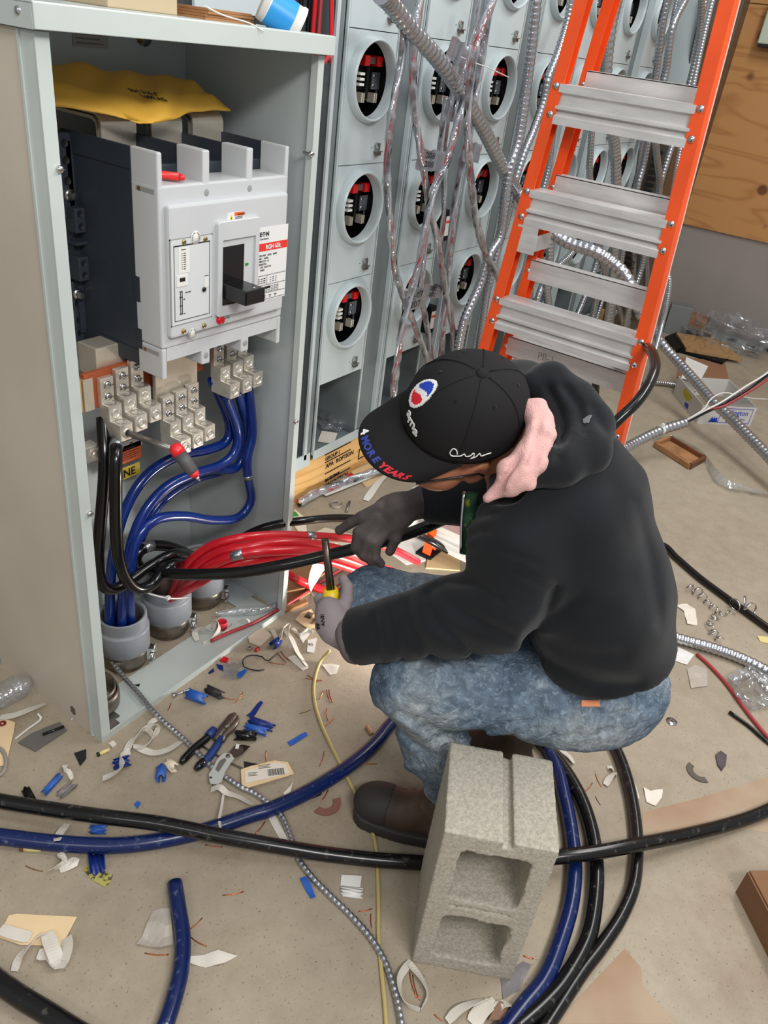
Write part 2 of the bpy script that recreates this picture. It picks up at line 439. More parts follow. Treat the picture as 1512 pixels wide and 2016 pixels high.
def wood_material(name, light, dark, scale=3.0, stretch=(1, 1, 6), knots=True, rough=.55):
    mt = bpy.data.materials.new(name); mt.use_nodes = True; nt = mt.node_tree; b = nt.nodes['Principled BSDF']
    tc = nt.nodes.new('ShaderNodeTexCoord'); mp = nt.nodes.new('ShaderNodeMapping'); mp.inputs['Scale'].default_value = stretch
    nt.links.new(tc.outputs['Object'], mp.inputs[0])
    n = nt.nodes.new('ShaderNodeTexNoise'); n.inputs['Scale'].default_value = scale; n.inputs['Detail'].default_value = 2
    n.inputs['Distortion'].default_value = .6
    nt.links.new(mp.outputs[0], n.inputs[0])
    mul = nt.nodes.new('ShaderNodeMath'); mul.operation = 'MULTIPLY'; mul.inputs[1].default_value = 14
    fr = nt.nodes.new('ShaderNodeMath'); fr.operation = 'PINGPONG'; fr.inputs[1].default_value = 1
    nt.links.new(n.outputs[0], mul.inputs[0]); nt.links.new(mul.outputs[0], fr.inputs[0])
    r = nt.nodes.new('ShaderNodeValToRGB'); r.color_ramp.elements[0].position = .0; r.color_ramp.elements[1].position = .45
    r.color_ramp.elements[0].color = srgb(dark)+(1,); r.color_ramp.elements[1].color = srgb(light)+(1,)
    nt.links.new(fr.outputs[0], r.inputs[0]); last = r.outputs[0]
    if knots:
        vo = nt.nodes.new('ShaderNodeTexVoronoi'); vo.inputs['Scale'].default_value = 5.2; vo.inputs['Randomness'].default_value = 1
        nt.links.new(tc.outputs['Object'], vo.inputs[0])
        kr = nt.nodes.new('ShaderNodeValToRGB'); kr.color_ramp.elements[0].position = .12; kr.color_ramp.elements[1].position = .2
        kr.color_ramp.elements[0].color = (.16, .07, .03, 1); kr.color_ramp.elements[1].color = (1, 1, 1, 1)
        nt.links.new(vo.outputs['Distance'], kr.inputs[0])
        mx = nt.nodes.new('ShaderNodeMix'); mx.data_type = 'RGBA'; mx.blend_type = 'MULTIPLY'; mx.inputs[0].default_value = .8
        nt.links.new(last, mx.inputs[6]); nt.links.new(kr.outputs[0], mx.inputs[7]); last = mx.outputs[2]
    nt.links.new(last, b.inputs['Base Color']); b.inputs['Roughness'].default_value = rough
    return mt
M_PLY = wood_material('knotty_plywood', (196, 142, 86), (176, 122, 70), 1.5, (.5, .6, 3.4))
M_PLY2 = wood_material('pale_plywood', (226, 182, 118), (206, 156, 92), 1.2, (.7, 1, 5), knots=False)
M_GREYWALL = mat('grey_painted_wall', (150, 142, 136), .75, bump=.1, bscale=60, var=.05, vscale=3)
MB().box((XW, -1.4, 0), (XW+.15, 2.6, 3.2), M_GREYWALL).build('wall_right', kind='structure')
MB().box((-1.2, 2.2, 0), (XW, 2.35, 3.2), mat('back_wall_paint', (120, 118, 114), .8)).build('wall_back', kind='structure')
ply = empty('plywood_backing', (XW, .4, .65), 'knotty plywood backboard fixed over the upper grey wall at right', 'plywood sheet')
for j, (y0, y1) in enumerate(((-.9, .318), (.322, 1.54))):
    MB().box((XW-.018, y0, .65), (XW-.001, y1, 1.87), M_PLY).build('plywood_panel', ply).location = (-XW, -.4, -.65)
    MB().box((XW-.018, y0, 1.875), (XW-.001, y1, 3.0), M_PLY).build('plywood_panel', ply).location = (-XW, -.4, -.65)
tb = P(1512, 60, x=XW-.05)
jb = empty('junction_box', (XW-.02, tb.y-.05, tb.z), 'small pale green wall box at the top of the plywood, cut by the frame', 'junction box')
o = MB().box((-.09, -.09, -.07), (0, .075, .14), mat('pale_green_plastic', (198, 208, 190), .5), bev=.008).build('box_body', jb)
MB().box((-.092, -.09, -.085), (-.002, .07, -.068), M_INK).build('base_strip', jb)

# rust stains lying on the slab: thin discoloured skins are modelled as 0.4 mm deposits
def stain(pts, label):
    poly = [P(a, b, z=0)[:2] for a, b in pts]
    cx = sum(q[0] for q in poly)/len(poly); cy = sum(q[1] for q in poly)/len(poly)
    mb = MB(); mb.prism([(q[0]-cx, q[1]-cy) for q in poly], .0002, .0006, M_STAIN)
    o = mb.build('floor_stain', FLOOR, label=label); o.location = (cx, cy, 0)
stain([(1265, 1940), (1330, 2016), (1090, 2016), (1230, 1868), (1262, 1905)], 'rust-brown sheet mark on the slab')
stain([(1265, 1600), (1380, 1570), (1512, 1530), (1512, 1640), (1440, 1630), (1300, 1655), (1262, 1655)], 'rusty band on the slab')
# ================================================================== breaker cabinet
X0, X1, Y0, Y1, ZT = .788, 1.440, 1.135, 1.53, 1.475
t = .003
cab = empty('breaker_cabinet', ((X0+X1)/2, (Y0+Y1)/2, 0), 'tall open grey steel cabinet holding the big breaker', 'electrical cabinet')
CL = (-(X0+X1)/2, -(Y0+Y1)/2, 0)
def cpart(mb, name, parent=None, **k):
    o = mb.build(name, parent or cab, **k)
    if parent is None: o.location = CL
    return o
mb = MB(); mb.box((X0, Y0+.035, 0), (X0+t, Y1-.004, ZT-.037), M_STEEL_SIDE); cpart(mb, 'side_panel', label='dusty left side panel')
mb = MB()
mb.box((X0-.001, Y0+.003, 0), (X0+.002, Y0+.034, ZT-.037), M_STEEL); mb.box((X0-.002, Y0, 0), (X0+.022, Y0+.003, ZT-.037), M_STEEL)
mb.box((X0-.004, Y0+.0345, 0), (X0-.0005, Y0+.040, ZT-.037), M_STEEL); mb.box((X0+.0195, Y0+.0035, 0), (X0+.0215, Y0+.02, ZT-.037), M_STEEL)
cpart(mb, 'front_flange')
mb = MB(); mb.box((X1-t, Y0+.004, 0), (X1, Y1-.004, ZT-.037), M_STEEL_IN); cpart(mb, 'side_panel')
mb = MB(); mb.box((X1-.016, Y0, 0), (X1+.003, Y0+.003, ZT-.037), M_STEEL); mb.box((X1-.0155, Y0+.0035, 0), (X1-.0135, Y0+.018, ZT-.037), M_STEEL)
mb.box((X1+.0005, Y0+.0035, 0), (X1+.0025, Y0+.03, ZT-.037), M_STEEL); cpart(mb, 'front_flange')
mb = MB(); mb.box((X0, Y1-t, 0), (X1, Y1, ZT-.037), M_STEEL_IN); cpart(mb, 'back_panel')
# top hood with a folded front lip
mb = MB(); mb.box((X0-.012, Y0-.016, ZT-.003), (X1+.012, Y1, ZT), M_STEEL, bev=.001)
mb.box((X0-.012, Y0-.018, ZT-.034), (X1+.012, Y0-.014, ZT-.001), M_STEEL, bev=.0012)
mb.box((X0-.0125, Y0-.0135, ZT-.0345), (X0-.009, Y1-.001, ZT-.0035), M_STEEL); mb.box((X1+.009, Y0-.0135, ZT-.0345), (X1+.0125, Y1-.001, ZT-.0035), M_STEEL)
cpart(mb, 'top_hood')
# bottom sill: front plate, with the floor open behind it
mb = MB(); mb.box((X0+.0225, Y0+.004, .003), (X1-.017, Y0+.12, .0055), M_STEEL); mb.box((X0+.004, Y0+.021, .0028), (X0+.0225, Y0+.12, .0053), M_STEEL)
mb.box((X0+.0225, Y0+.0005, .0), (X1-.0165, Y0+.0038, .018), M_STEEL); mb.box((X1-.08, Y0+.12, .003), (X1-.003, Y1-.01, .006), M_STEEL_IN)
mb.box((X0+.003, Y1-.1, .003), (X1-.08, Y1-.01, .006), M_STEEL_IN)
cpart(mb, 'bottom_sill', label='dusty bottom sill plate')
mb = MB(); mb.box((X0+.02, Y0+.03, .006), (X0+.075, Y0+.10, .0085), M_GALV); mb.box((X0+.012, Y0+.012, .006), (X0+.06, Y0+.03, .009), M_GALV)
cpart(mb, 'corner_bracket')
# cover screws on the two front flanges and seam screws on the sill
def screw(px, py, y, r=.006):
    q = P(px, py, y=y); mb = MB(); rot = Matrix.Translation(q)@Matrix.Rotation(math.pi/2, 4, 'X')
    mb.lathe([(0, .006), (r*.6, .0055), (r, .003), (r, -.001)], M_CHROME, rot, 14)
    mb.box((-r*.9, -.0008, .0045), (r*.9, .0008, .0066), M_GALV2, rot)
    mb.lathe([(r*.45, -.02), (r*.45, 0)], M_CHROME, rot, 10)
    cpart(mb, 'cover_screw')
for a in ((117, 333), (176, 1011), (612, 303), (582, 830)): screw(a[0], a[1], Y0-.001)
for a in ((36, 20),): 
    q = P(a[0], a[1], x=X0-.012); mb = MB(); rot = Matrix.Translation(q)@Matrix.Rotation(-math.pi/2, 4, 'Y')
    mb.lathe([(0, .004), (.005, .003), (.006, 0)], M_CHROME, rot, 14); cpart(mb, 'hood_screw')
# big washer and bolt on the back panel, the faint rating label, the LINE/caution labels
q = P(282, 68, y=Y1-.004); mb = MB(); rot = Matrix.Translation(q)@Matrix.Rotation(math.pi/2, 4, 'X')
mb.lathe([(0, .004), (.022, .004), (.022, 0)], M_CHROME, rot, 28); mb.lathe([(0, .02), (.008, .02), (.008, .004)], M_GALV2, rot, 6, smooth=False)
cpart(mb, 'mounting_bolt')
def label_plate(px, py, wdt, hgt, y, m, name='label', lab=None, tilt=0):
    q = P(px, py, y=y); mb = MB(); mb.box((q.x-wdt/2, q.y-.0006, q.z-hgt/2), (q.x+wdt/2, q.y, q.z+hgt/2), m); cpart(mb, name, label=lab); return q
q = label_plate(178, 68, .085, .045, Y1-.004, mat('faded_label', (160, 158, 152), .6), 'rating_label', 'faded grey rating label')
for i in range(5):
    mb = MB(); mb.box((q.x-.036, q.y-.0011, q.z+.015-i*.008), (q.x+.03-.008*(i % 2), q.y-.0006, q.z+.0175-i*.008), mat('faded_ink', (118, 116, 112), .7)); cpart(mb, 'print_line')
yb = Y1-.05
mb = MB(); mb.box((X0+.02, yb, .2), (X1-.12, yb+.004, .62), M_STEEL_IN)
q = label_plate(257, 875, .075, .026, yb, M_WHITE, 'terminal_label', 'small white terminal label')
text('B', 'lettering', q+Vector((-.004, -.0008, -.009)), (1, 0, 0), (0, 0, 1), .022, M_INK, cab).location = CL
q = label_plate(252, 893, .085, .05, yb, M_INKO, 'caution_label', 'orange caution label')
text('CAUTION', 'lettering', q+Vector((-.037, -.0008, .009)), (1, 0, 0), (0, 0, 1), .0135, mat('dark_red_ink', (130, 40, 20), .6), cab).location = CL
for i in range(4):
    mb = MB(); mb.box((q.x-.036, q.y-.0011, q.z+.003-i*.006), (q.x+.033-.009*(i % 2), q.y-.0006, q.z+.005-i*.006), mat('dark_red_ink', (130, 40, 20), .6)); cpart(mb, 'print_line')
q = label_plate(250, 930, .085, .034, yb, M_YEL, 'line_label', 'yellow LINE label')
text('LINE', 'lettering', q+Vector((-.036, -.0008, -.0115)), (1, 0, 0), (0, 0, 1), .031, M_INK, cab, bold=.0008).location = CL
mb = MB(); qq = P(172, 890, y=1.28); mb.box((qq.x-.02, qq.y-.015, qq.z-.018), (qq.x+.02, qq.y+.015, qq.z+.018), M_LUG, bev=.002); 
mb.lathe([(0, 0), (.008, 0), (.011, .003)], M_LUG, Matrix.Translation((qq.x+.006, qq.y-.016, qq.z))@Matrix.Rotation(math.pi/2, 4, 'X'), 16)
mb.box((X0+.003, qq.y-.01, qq.z-.012), (qq.x, qq.y+.01, qq.z+.012), M_LUG)
cpart(mb, 'neutral_lug')

for (a, b) in ((102, 1388), (141, 1416), (184, 1448)):
    q = P(a, b, x=X0); mb = MB(); mb.lathe([(0, .004), (.004, .003), (.005, 0)], M_CHROME, Matrix.Translation(q)@Matrix.Rotation(-math.pi/2, 4, 'Y'), 12); cpart(mb, 'side_screw')
# ---- conduit adapters standing in the cabinet floor
def adapter(cx, cy, full=True, label=''):
    a = empty('conduit_adapter', (cx, cy, 0), label, 'conduit fitting', 'grey adapters rising through the cabinet floor')
    R = .066
    mb = MB()
    mb.lathe([(R*.80, 0), (R*.80, .06), (R*.80, .155 if full else .07), (R*.74, .155 if full else .07), (R*.74, .01)], M_GALV2, None, 40)
    if full:
        mb2 = MB()
        mb2.lathe([(R*.90, .055), (R*1.0, .058), (R*1.0, .118), (R*1.0, .121), (R*.93, .125)], M_GREYPVC, None, 48)
        prof = []
        for i in range(8):
            z = .126+i*.0042; prof += [(R*.935, z), (R*.885, z+.0021)]
        prof += [(R*.925, .160), (R*.86, .162), (R*.80, .158), (R*.80, .06)]
        mb2.lathe(prof, M_GREYPVC, None, 48); mb2.build('threaded_adapter', a)
    mb.build('conduit_stub', a)
    mb3 = MB(); mb3.lathe([(R*.84, .012), (R*.9, .014), (R*.92, .024), (R*.92, .042), (R*.9, .052), (R*.84, .055)], M_GALV2, None, 40)
    cl = mb3.build('pipe_clamp', a)
    if not full: return a
    mb4 = MB()
    ang = math.radians(-50); u = Vector((math.cos(ang), math.sin(ang), 0)); v = Vector((-u.y, u.x, 0))
    c0 = u*R*1.0+Vector((0, 0, .034))
    for s in (-1, 1): mb4.box((-.006, -.0015+.012*s, .016), (.018, .0015+.012*s, .052), M_CHROME, Matrix.Translation(u*R*.93)@Matrix.Rotation(ang, 4, 'Z'), bev=.001)
    mb4.cyl(c0-v*.045+u*.008, c0+v*.02+u*.008, .0038, M_CHROME, 10); mb4.cyl(c0-v*.016+u*.008, c0-v*.024+u*.008, .0085, M_CHROME, 6, smooth=False)
    mb4.build('clamp_bolt', cl)
    return a
ad1 = adapter(1.004, 1.316, label='grey threaded conduit adapter nearest the front, full of blue cables')
ad2 = adapter(1.164, 1.330, label='middle grey conduit adapter with red cables bunched through it')
ad3 = adapter(1.318, 1.355, label='rear grey conduit adapter beside the right side panel')
ad4 = adapter(.848, 1.240, full=False, label='dark steel conduit stub behind the left front flange')
# split rings of the slab opening edge round them
# ---- items lying on the hood
def slab(name, pts, z, h, m, label, cat, group=None, ply_=0):
    poly = [P(a, b, z=z) if not isinstance(a, Vector) else a for a, b in pts]
    c = sum(poly, Vector())/len(poly); mb = MB(); mb.prism([(q.x-c.x, q.y-c.y) for q in poly], 0, h, m)
    return tag(mb.build(name, loc=None), label, cat, group), c
def hoodbox(name, x0, x1, y0, y1, h, m, label, cat, rz=0.0, z=ZT):
    r = empty(name, ((x0+x1)/2, (y0+y1)/2, z), label, cat, rot=(0, 0, rz)); w_, d_ = (x1-x0)/2, (y1-y0)/2
    return r, w_, d_
r, w_, d_ = hoodbox('cardboard_box', 1.0, 1.15, 1.24, 1.36, .05, M_CARD, 'small tan cardboard box on the cabinet hood, left of the corrugated sheets', 'box')
MB().box((-w_, -d_, 0), (w_, d_, .06), mat('tan_card', (196, 178, 148), .7), bev=.002).build('box_body', r)
MB().box((-w_, -d_-.03, .058), (w_, -d_, .060), mat('tan_card', (196, 178, 148), .7)).build('flap', r)
r, w_, d_ = hoodbox('cardboard_stack', 1.16, 1.31, 1.2, 1.36, .02, M_CARD, 'layered brown corrugated sheets on the cabinet hood', 'cardboard', .12)
for i in range(4): MB().box((-w_+.004*i, -d_+.003*(i % 2), .0045*i), (w_-.003*i, d_, .0045*i+.004), M_CARD).build('corrugated_sheet', r)
# overturned cup, blue and white, leaning off the pile
q = P(517, 12, y=1.19)
cup = empty('paint_can_lid', (q.x, q.y, ZT+.01), 'blue and white plastic tub tipped on its side on the hood', 'tub')
cup.name = 'plastic_tub'
rot = Matrix.Translation((0, 0, .03))@Matrix.Rotation(math.radians(118), 4, Vector((.75, .5, .15)))
mb = MB(); mb.lathe([(.0, 0), (.03, 0), (.034, .07), (.036, .072), (.036, .078), (.033, .078), (.031, .01)], M_WHITE, rot, 32); mb.build('tub_body', cup)
mb = MB(); mb.lathe([(.0312, .012), (.0342, .06)], mat('bright_blue_print', (40, 150, 220), .4), rot, 32); mb.build('tub_label', cup, label='bright blue label band')
# loose fibres
sp = spline([P(400, 10, y=1.16), P(440, 30, y=1.14), P(490, 45, y=1.125), P(520, 62, y=1.11)], .01)
for v_ in sp: v_.z = max(v_.z, ZT+.0015) if v_.y > Y0-.01 else v_.z
MB().tube(sp, .0012, M_WHITE, 6).build('plastic_strip', label='thin clear strip curling over the hood edge', cat='plastic strip')

# ================================================================== the breaker
BX0, BX1, BZ0, BZ1 = 1.026, 1.384, .852, 1.268
br = empty('circuit_breaker', ((BX0+BX1)/2, 1.375, (BZ0+BZ1)/2), 'large white and dark slate moulded-case breaker with a black toggle handle', 'circuit breaker')
BL = tuple(-c for c in br.location)
def bpart(mb, name, parent=None, **k):
    o = mb.build(name, parent or br, **k)
    if parent is None: o.location = BL
    return o
# dark rear body with barrier walls
mb = MB(); mb.box((BX0+.002, 1.235, BZ0+.02), (BX1-.002, 1.43, BZ1-.035), M_DARKPL, bev=.003)
pw = (BX1-BX0)/3
for i in range(4):
    x = BX0+i*pw; x0 = x if i == 0 else x-.004
    mb.box((x0 if i < 3 else BX1-.008, 1.235, BZ1-.04), ((x0+.008) if i < 3 else BX1, 1.43, BZ1-.002), M_DARKPL)
    mb.box((x0 if i < 3 else BX1-.008, 1.235, BZ0), ((x0+.008) if i < 3 else BX1, 1.43, BZ0+.03), M_DARKPL)
bpart(mb, 'rear_body', label='dark slate rear body')
# mounting ear strips with stepped blocks and screws on the left side
mb = MB()
mb.box((BX0-.03, 1.40, BZ1-.16), (BX0+.002, 1.437, BZ1-.005), M_DARKPL, bev=.004)
mb.box((BX0-.022, 1.405, BZ0+.0), (BX0+.002, 1.437, BZ0+.13), M_DARKPL, bev=.004)
mb.box((BX0-.012, 1.40, BZ0+.02), (BX0+.002, 1.437, BZ1-.02), M_DARKPL)
for z0, z1 in ((1.085, 1.132), (.99, 1.038)): mb.box((BX0-.022, 1.375, z0), (BX0+.002, 1.405, z1), M_DARKPL, bev=.002)
mb.box((BX0-.024, 1.375, 1.062), (BX0+.002, 1.405, 1.068), M_DARKPL)
mb.box((BX0-.06, 1.437, BZ0+.10), (BX0, 1.441, BZ0+.14), M_STEEL_IN); mb.box((BX0-.06, 1.437, BZ0+.05), (BX0, 1.441, BZ0+.07), M_STEEL_IN)
ear = bpart(mb, 'mounting_flange')
for z in (1.245, 1.215, 1.178): MB().lathe([(0, .0), (.006, .0), (.0075, .0012)], M_INK, Matrix.Translation((BX0-.015, 1.3995, z))@Matrix.Rotation(math.pi/2, 4, 'X'), 16).build('screw_hole', ear)
for z in (1.122, 1.098, 1.026, 1.003): MB().lathe([(0, .0), (.005, .0), (.006, .001)], M_INK, Matrix.Translation((BX0-.011, 1.3745, z))@Matrix.Rotation(math.pi/2, 4, 'X'), 14).build('screw_hole', ear)
for z in (.935, .90, .872): MB().lathe([(0, .0), (.006, .0), (.0075, .001)], M_INK, Matrix.Translation((BX0-.011, 1.4045, z))@Matrix.Rotation(math.pi/2, 4, 'X'), 14).build('screw_hole', ear)
for z in (1.152, .957):
    s_ = MB(); R_ = Matrix.Translation((BX0-.012, 1.40, z))@Matrix.Rotation(math.pi/2, 4, 'X')
    s_.lathe([(0, .016), (.007, .015), (.0085, .006), (.0085, 0)], M_CHROME, R_, 6, smooth=False); s_.lathe([(.012, 0), (.012, .003), (0, .003)], M_CHROME, R_, 18)
    s_.build('mounting_screw', ear)
# white front band: body with barrier tabs above and below
YF = 1.163
mb = MB()
mb.box((BX0, YF, .905), (BX1, 1.236, 1.212), M_WHITEPL, bev=.004)
mb.box((BX0+.013, YF+.034, .864), (BX1-.013, 1.234, .9), M_WHITEPL)
# barriers on top
for i in range(4):
    x = BX0+i*pw
    if i == 0: a, b = x, x+.012
    elif i == 3: a, b = x-.012, x
    else: a, b = x-.009, x+.009
    mb.box((a+(.0004 if i == 0 else 0), YF+.0006, 1.2), (b-(.0004 if i == 3 else 0), 1.2352, BZ1), M_WHITEPL, bev=.003)
# lower barriers
mb.box((BX0+.0125, YF+.0012, .877), (BX1-.0125, YF+.03, .9046), M_WHITEPL)
for i in range(4):
    x = BX0+i*pw
    if i == 0: a, b = x, x+.012
    elif i == 3: a, b = x-.012, x
    else: a, b = x-.012, x+.012
    mb.box((a, YF+.0005, BZ0-.006 if i in (1, 2) else BZ0-.012), (b, 1.2352, .9043), M_WHITEPL, bev=.003)
fr_ = bpart(mb, 'front_case', label='white front case with barrier tabs')
def inlay(name, x0, x1, z0, z1, y, m, parent, **k): return MB().box((x0, y-.0008, z0), (x1, y+.001, z1), m).build(name, parent, **k)
# side notches, slots
for z0, z1 in ((.985, 1.035), (.888, .93)): MB().box((BX0-.0006, 1.222, z0), (BX0+.01, 1.2365, z1), M_DARKPL).build('side_notch', fr_)
for z in (1.196, .888):
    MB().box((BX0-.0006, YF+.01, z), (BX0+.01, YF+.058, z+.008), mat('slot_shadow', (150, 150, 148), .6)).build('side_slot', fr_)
    MB().cyl((BX0-.0012, YF+.05, z+.004), (BX0+.002, YF+.05, z+.004), .0042, M_BRASS, 12).build('brass_insert', fr_)
for i in (1, 2):
    x = BX0+i*pw
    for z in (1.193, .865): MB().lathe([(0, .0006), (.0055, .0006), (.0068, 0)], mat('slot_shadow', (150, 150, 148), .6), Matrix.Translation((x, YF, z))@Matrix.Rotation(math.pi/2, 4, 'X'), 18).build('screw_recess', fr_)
# raised cover
YC = 1.150
mb = MB(); mb.box((1.038, YC, .928), (1.372, YF+.002, 1.180), M_WHITEPL, bev=.005)
cov = bpart(mb, 'front_cover', label='raised white front cover')
def cov_box(name, x0, x1, z0, z1, d0, d1, m, bev=0.0, **k): return MB().box((x0, YC-d1, z0), (x1, YC-d0, z1), m, bev=bev).build(name, cov, **k)
def CP(px, py): return P(px, py, y=YC)
# trip-unit window on the left
a = CP(336, 470); b = CP(414, 648)
x0, x1 = CP(337, 560).x, CP(416, 560).x
M_GREYW = mat('trip_unit_grey', (208, 212, 213), .35)
cov_box('trip_unit', x0, x1, .955, 1.118, -.001, .0015, M_GREYW)
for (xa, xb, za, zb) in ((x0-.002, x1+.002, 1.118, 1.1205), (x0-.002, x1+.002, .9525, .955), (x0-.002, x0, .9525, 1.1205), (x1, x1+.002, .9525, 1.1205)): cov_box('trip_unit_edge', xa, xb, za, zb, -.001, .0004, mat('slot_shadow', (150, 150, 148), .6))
mb = MB(); xs0, xs1 = x0+.006, x1-.006
for (xa, xb, za, zb) in ((xs0, xs1, 1.106, 1.108), (xs0, xs1, .962, .963), (xs0, xs0+.001, .962, 1.108), (xs1-.001, xs1, .962, 1.108)): mb.box((xa, YC-.0022, za), (xb, YC-.001, zb), M_INK)
mb.build('window_frame', cov)
xw = xs0+.012
cov_box('setting_card', xw, xw+.028, 1.055, 1.103, .0014, .0022, M_WHITE)
mb = MB()
for i in range(8): mb.box((xw+.008, YC-.0027, 1.062+i*.0042), (xw+.009, YC-.002, 1.064+i*.0042), M_INK); mb.box((xw+.012, YC-.0027, 1.062+i*.0042), (xw+.018, YC-.002, 1.0633+i*.0042), M_INK)
mb.box((xw+.007, YC-.0027, 1.0985), (xw+.018, YC-.002, 1.1), M_INK)
mb.build('scale_print', cov)
cov_box('display_surround', xw-.006, xw+.022, 1.030, 1.052, .0014, .003, M_WHITE); cov_box('display_window', xw+.001, xw+.015, 1.039, 1.0465, .003, .0034, M_INK)
mb = MB(); mb.lathe([(0, .003), (.0045, .003), (.005, 0)], M_BLACKPL, Matrix.Translation((xs1-.016, YC-.001, 1.014))@Matrix.Rotation(math.pi/2, 4, 'X'), 18); mb.build('test_port', cov)
cov_box('port_cover', xs1-.014, xs1-.004, 1.018, 1.04, .0014, .0024, M_WHITE); cov_box('port_slot', xs1-.014, xs1-.004, 1.04, 1.0412, .0014, .0026, M_INK)
mb = MB()
for z in (1.019, 1.008, .991, .975): mb.box((xw+.001, YC-.0026, z), (xw+.0085, YC-.0014, z+.0012), M_INK)
for xa in (xw+.003, xw+.0075): mb.box((xa, YC-.0026, .974), (xa+.0008, YC-.0014, 1.02), M_INK)
for xa in (xw+.016, xw+.024): mb.box((xa, YC-.0026, 1.0155), (xa+.006, YC-.0014, 1.0168), M_INK)
for z in (1.003, .9745): mb.box((xw+.011, YC-.0026, z), (xw+.015, YC-.0014, z+.0012), M_INK)
mb.build('dial_print', cov)
for (px, py) in ((361, 476), (403, 470), (361, 652), (401, 641)):
    q = CP(px, py); mb = MB(); R_ = Matrix.Translation(q)@Matrix.Rotation(math.pi/2, 4, 'X')
    mb.lathe([(0, .004), (.0035, .004), (.0052, .0025), (.0052, 0)], M_BRASS, R_, 16); mb.box((-.0042, -.0006, .0036), (.0042, .0006, .0046), M_GALV2, R_); mb.build('cover_screw', cov)
for (px, py, rr) in ((384, 467, .0125), (378, 655, .0105)):
    q = CP(px, py); R_ = Matrix.Translation(q)@Matrix.Rotation(math.pi/2, 4, 'X')
    mb = MB(); mb.lathe([(0, .0024), (rr, .0024), (rr, .0015)], M_WHITE, R_, 28); sk = mb.build('warranty_sticker', cov, label='round white seal sticker')
    ring = 'FACTORY SEALED'
    for i, ch in enumerate(ring):
        an = math.radians(200-i*16.5); u = Vector((math.cos(an), 0, math.sin(an))); tt = Vector((math.sin(an), 0, -math.cos(an)))
        if ch != ' ': text(ch, 'lettering', q+u*rr*.62-tt*.0012+Vector((0, -.0026, 0)), tt, u, .0048, M_INK, cov, extrude=.0001)
# handle escutcheon
hx0, hx1, hz0, hz1 = CP(423, 520).x, CP(503, 520).x, .951, 1.142
mb = MB(); 
def frame_ring(mb, xa, xb, za, zb, wx, wt, wb, y0, y1, m, r=.006):
    def rr(x0, x1, z0, z1, q):
        out = []
        for cx_, cz_, a0 in ((x1-q, z1-q, 0), (x0+q, z1-q, 90), (x0+q, z0+q, 180), (x1-q, z0+q, 270)):
            for k in range(5):
                a = math.radians(a0+22.5*k); out.append((cx_+q*math.cos(a), cz_+q*math.sin(a)))
        return out
    o_ = rr(xa, xb, za, zb, r); o2 = rr(xa+.0015, xb-.0015, za+.0015, zb-.0015, r-.0014); i_ = rr(xa+wx, xb-wx, za+wb, zb-wt, .002); n = len(o_)
    vs = [(x, y1, z) for x, z in o_]+[(x, y0+.0015, z) for x, z in o_]+[(x, y0, z) for x, z in o2]+[(x, y0, z) for x, z in i_]+[(x, y1, z) for x, z in i_]
    mb.add(vs, [(a*n+k, a*n+(k+1) % n, (a+1)*n+(k+1) % n, (a+1)*n+k) for a in range(4) for k in range(n)], m)
frame_ring(mb, hx0, hx1, hz0, hz1, .012, .036, .022, YC-.010, YC+.001, M_WHITEPL)
mb.box((hx0+.011, YC-.005, hz0+.02), (hx1-.011, YC+.0015, hz1-.034), M_WHITEPL)
mb.build('handle_surround', cov)
wx0, wx1 = P(437, 530, y=YC-.005).x, P(479, 530, y=YC-.005).x
wz0, wz1 = P(455, 600, y=YC-.005).z, P(455, 484, y=YC-.005).z
MB().box((wx0, YC-.0062, wz0), (wx1, YC-.004, wz1), M_BLACKPL).build('handle_shroud', cov, label='black curved shroud')
mb = MB(); mb.lathe([(.05, wx0+.004), (.05, wx1-.004)], M_BLACKPL, Matrix(((0, 0, 1, 0), (1, 0, 0, YC+.035), (0, 1, 0, (wz0+wz1)/2+.01), (0, 0, 0, 1))), 20, a0=math.radians(215), a1=math.radians(325)); mb.build('handle_shroud', cov)
# toggle handle: a block sticking out of the lower half of the window
hz = wz0+.034
h_ = MB(); h_.box((wx0+.002, YC-.012-.058, hz-.016), (wx1-.002, YC-.004, hz+.014), M_BLACKPL, bev=.003)
hd = h_.build('toggle_handle', cov, label='glossy black toggle handle')
MB().cyl(((wx0+wx1)/2+.008, YC-.058, hz+.0138), ((wx0+wx1)/2+.008, YC-.058, hz+.0146), .0022, M_WHITE, 10).build('padlock_hole', hd)
for (px, py) in ((432, 535), (486, 520)):
    q = P(px, py, y=YC-.006); MB().box((q.x-.004, q.y-.001, q.z-.0022), (q.x+.004, q.y+.001, q.z+.0022), mat('status_green', (30, 140, 60), .4)).build('status_mark', cov, label='green status mark')
q = CP(432, 629); mb = MB(); mb.lathe([(0, .008), (.008, .008), (.0095, .006), (.0095, 0)], mat('push_red', (205, 24, 36), .35), Matrix.Translation(q)@Matrix.Rotation(math.pi/2, 4, 'X'), 24); mb.build('trip_button', cov, label='red push-to-trip button')
text('< PUSH', 'lettering', q+Vector((.013, -.0008, .004)), (1, 0, 0), (0, 0, 1), .0045, M_INK, cov, extrude=.0002)
text('TO TRIP', 'lettering', q+Vector((.013, -.0008, -.002)), (1, 0, 0), (0, 0, 1), .0045, M_INK, cov, extrude=.0002)
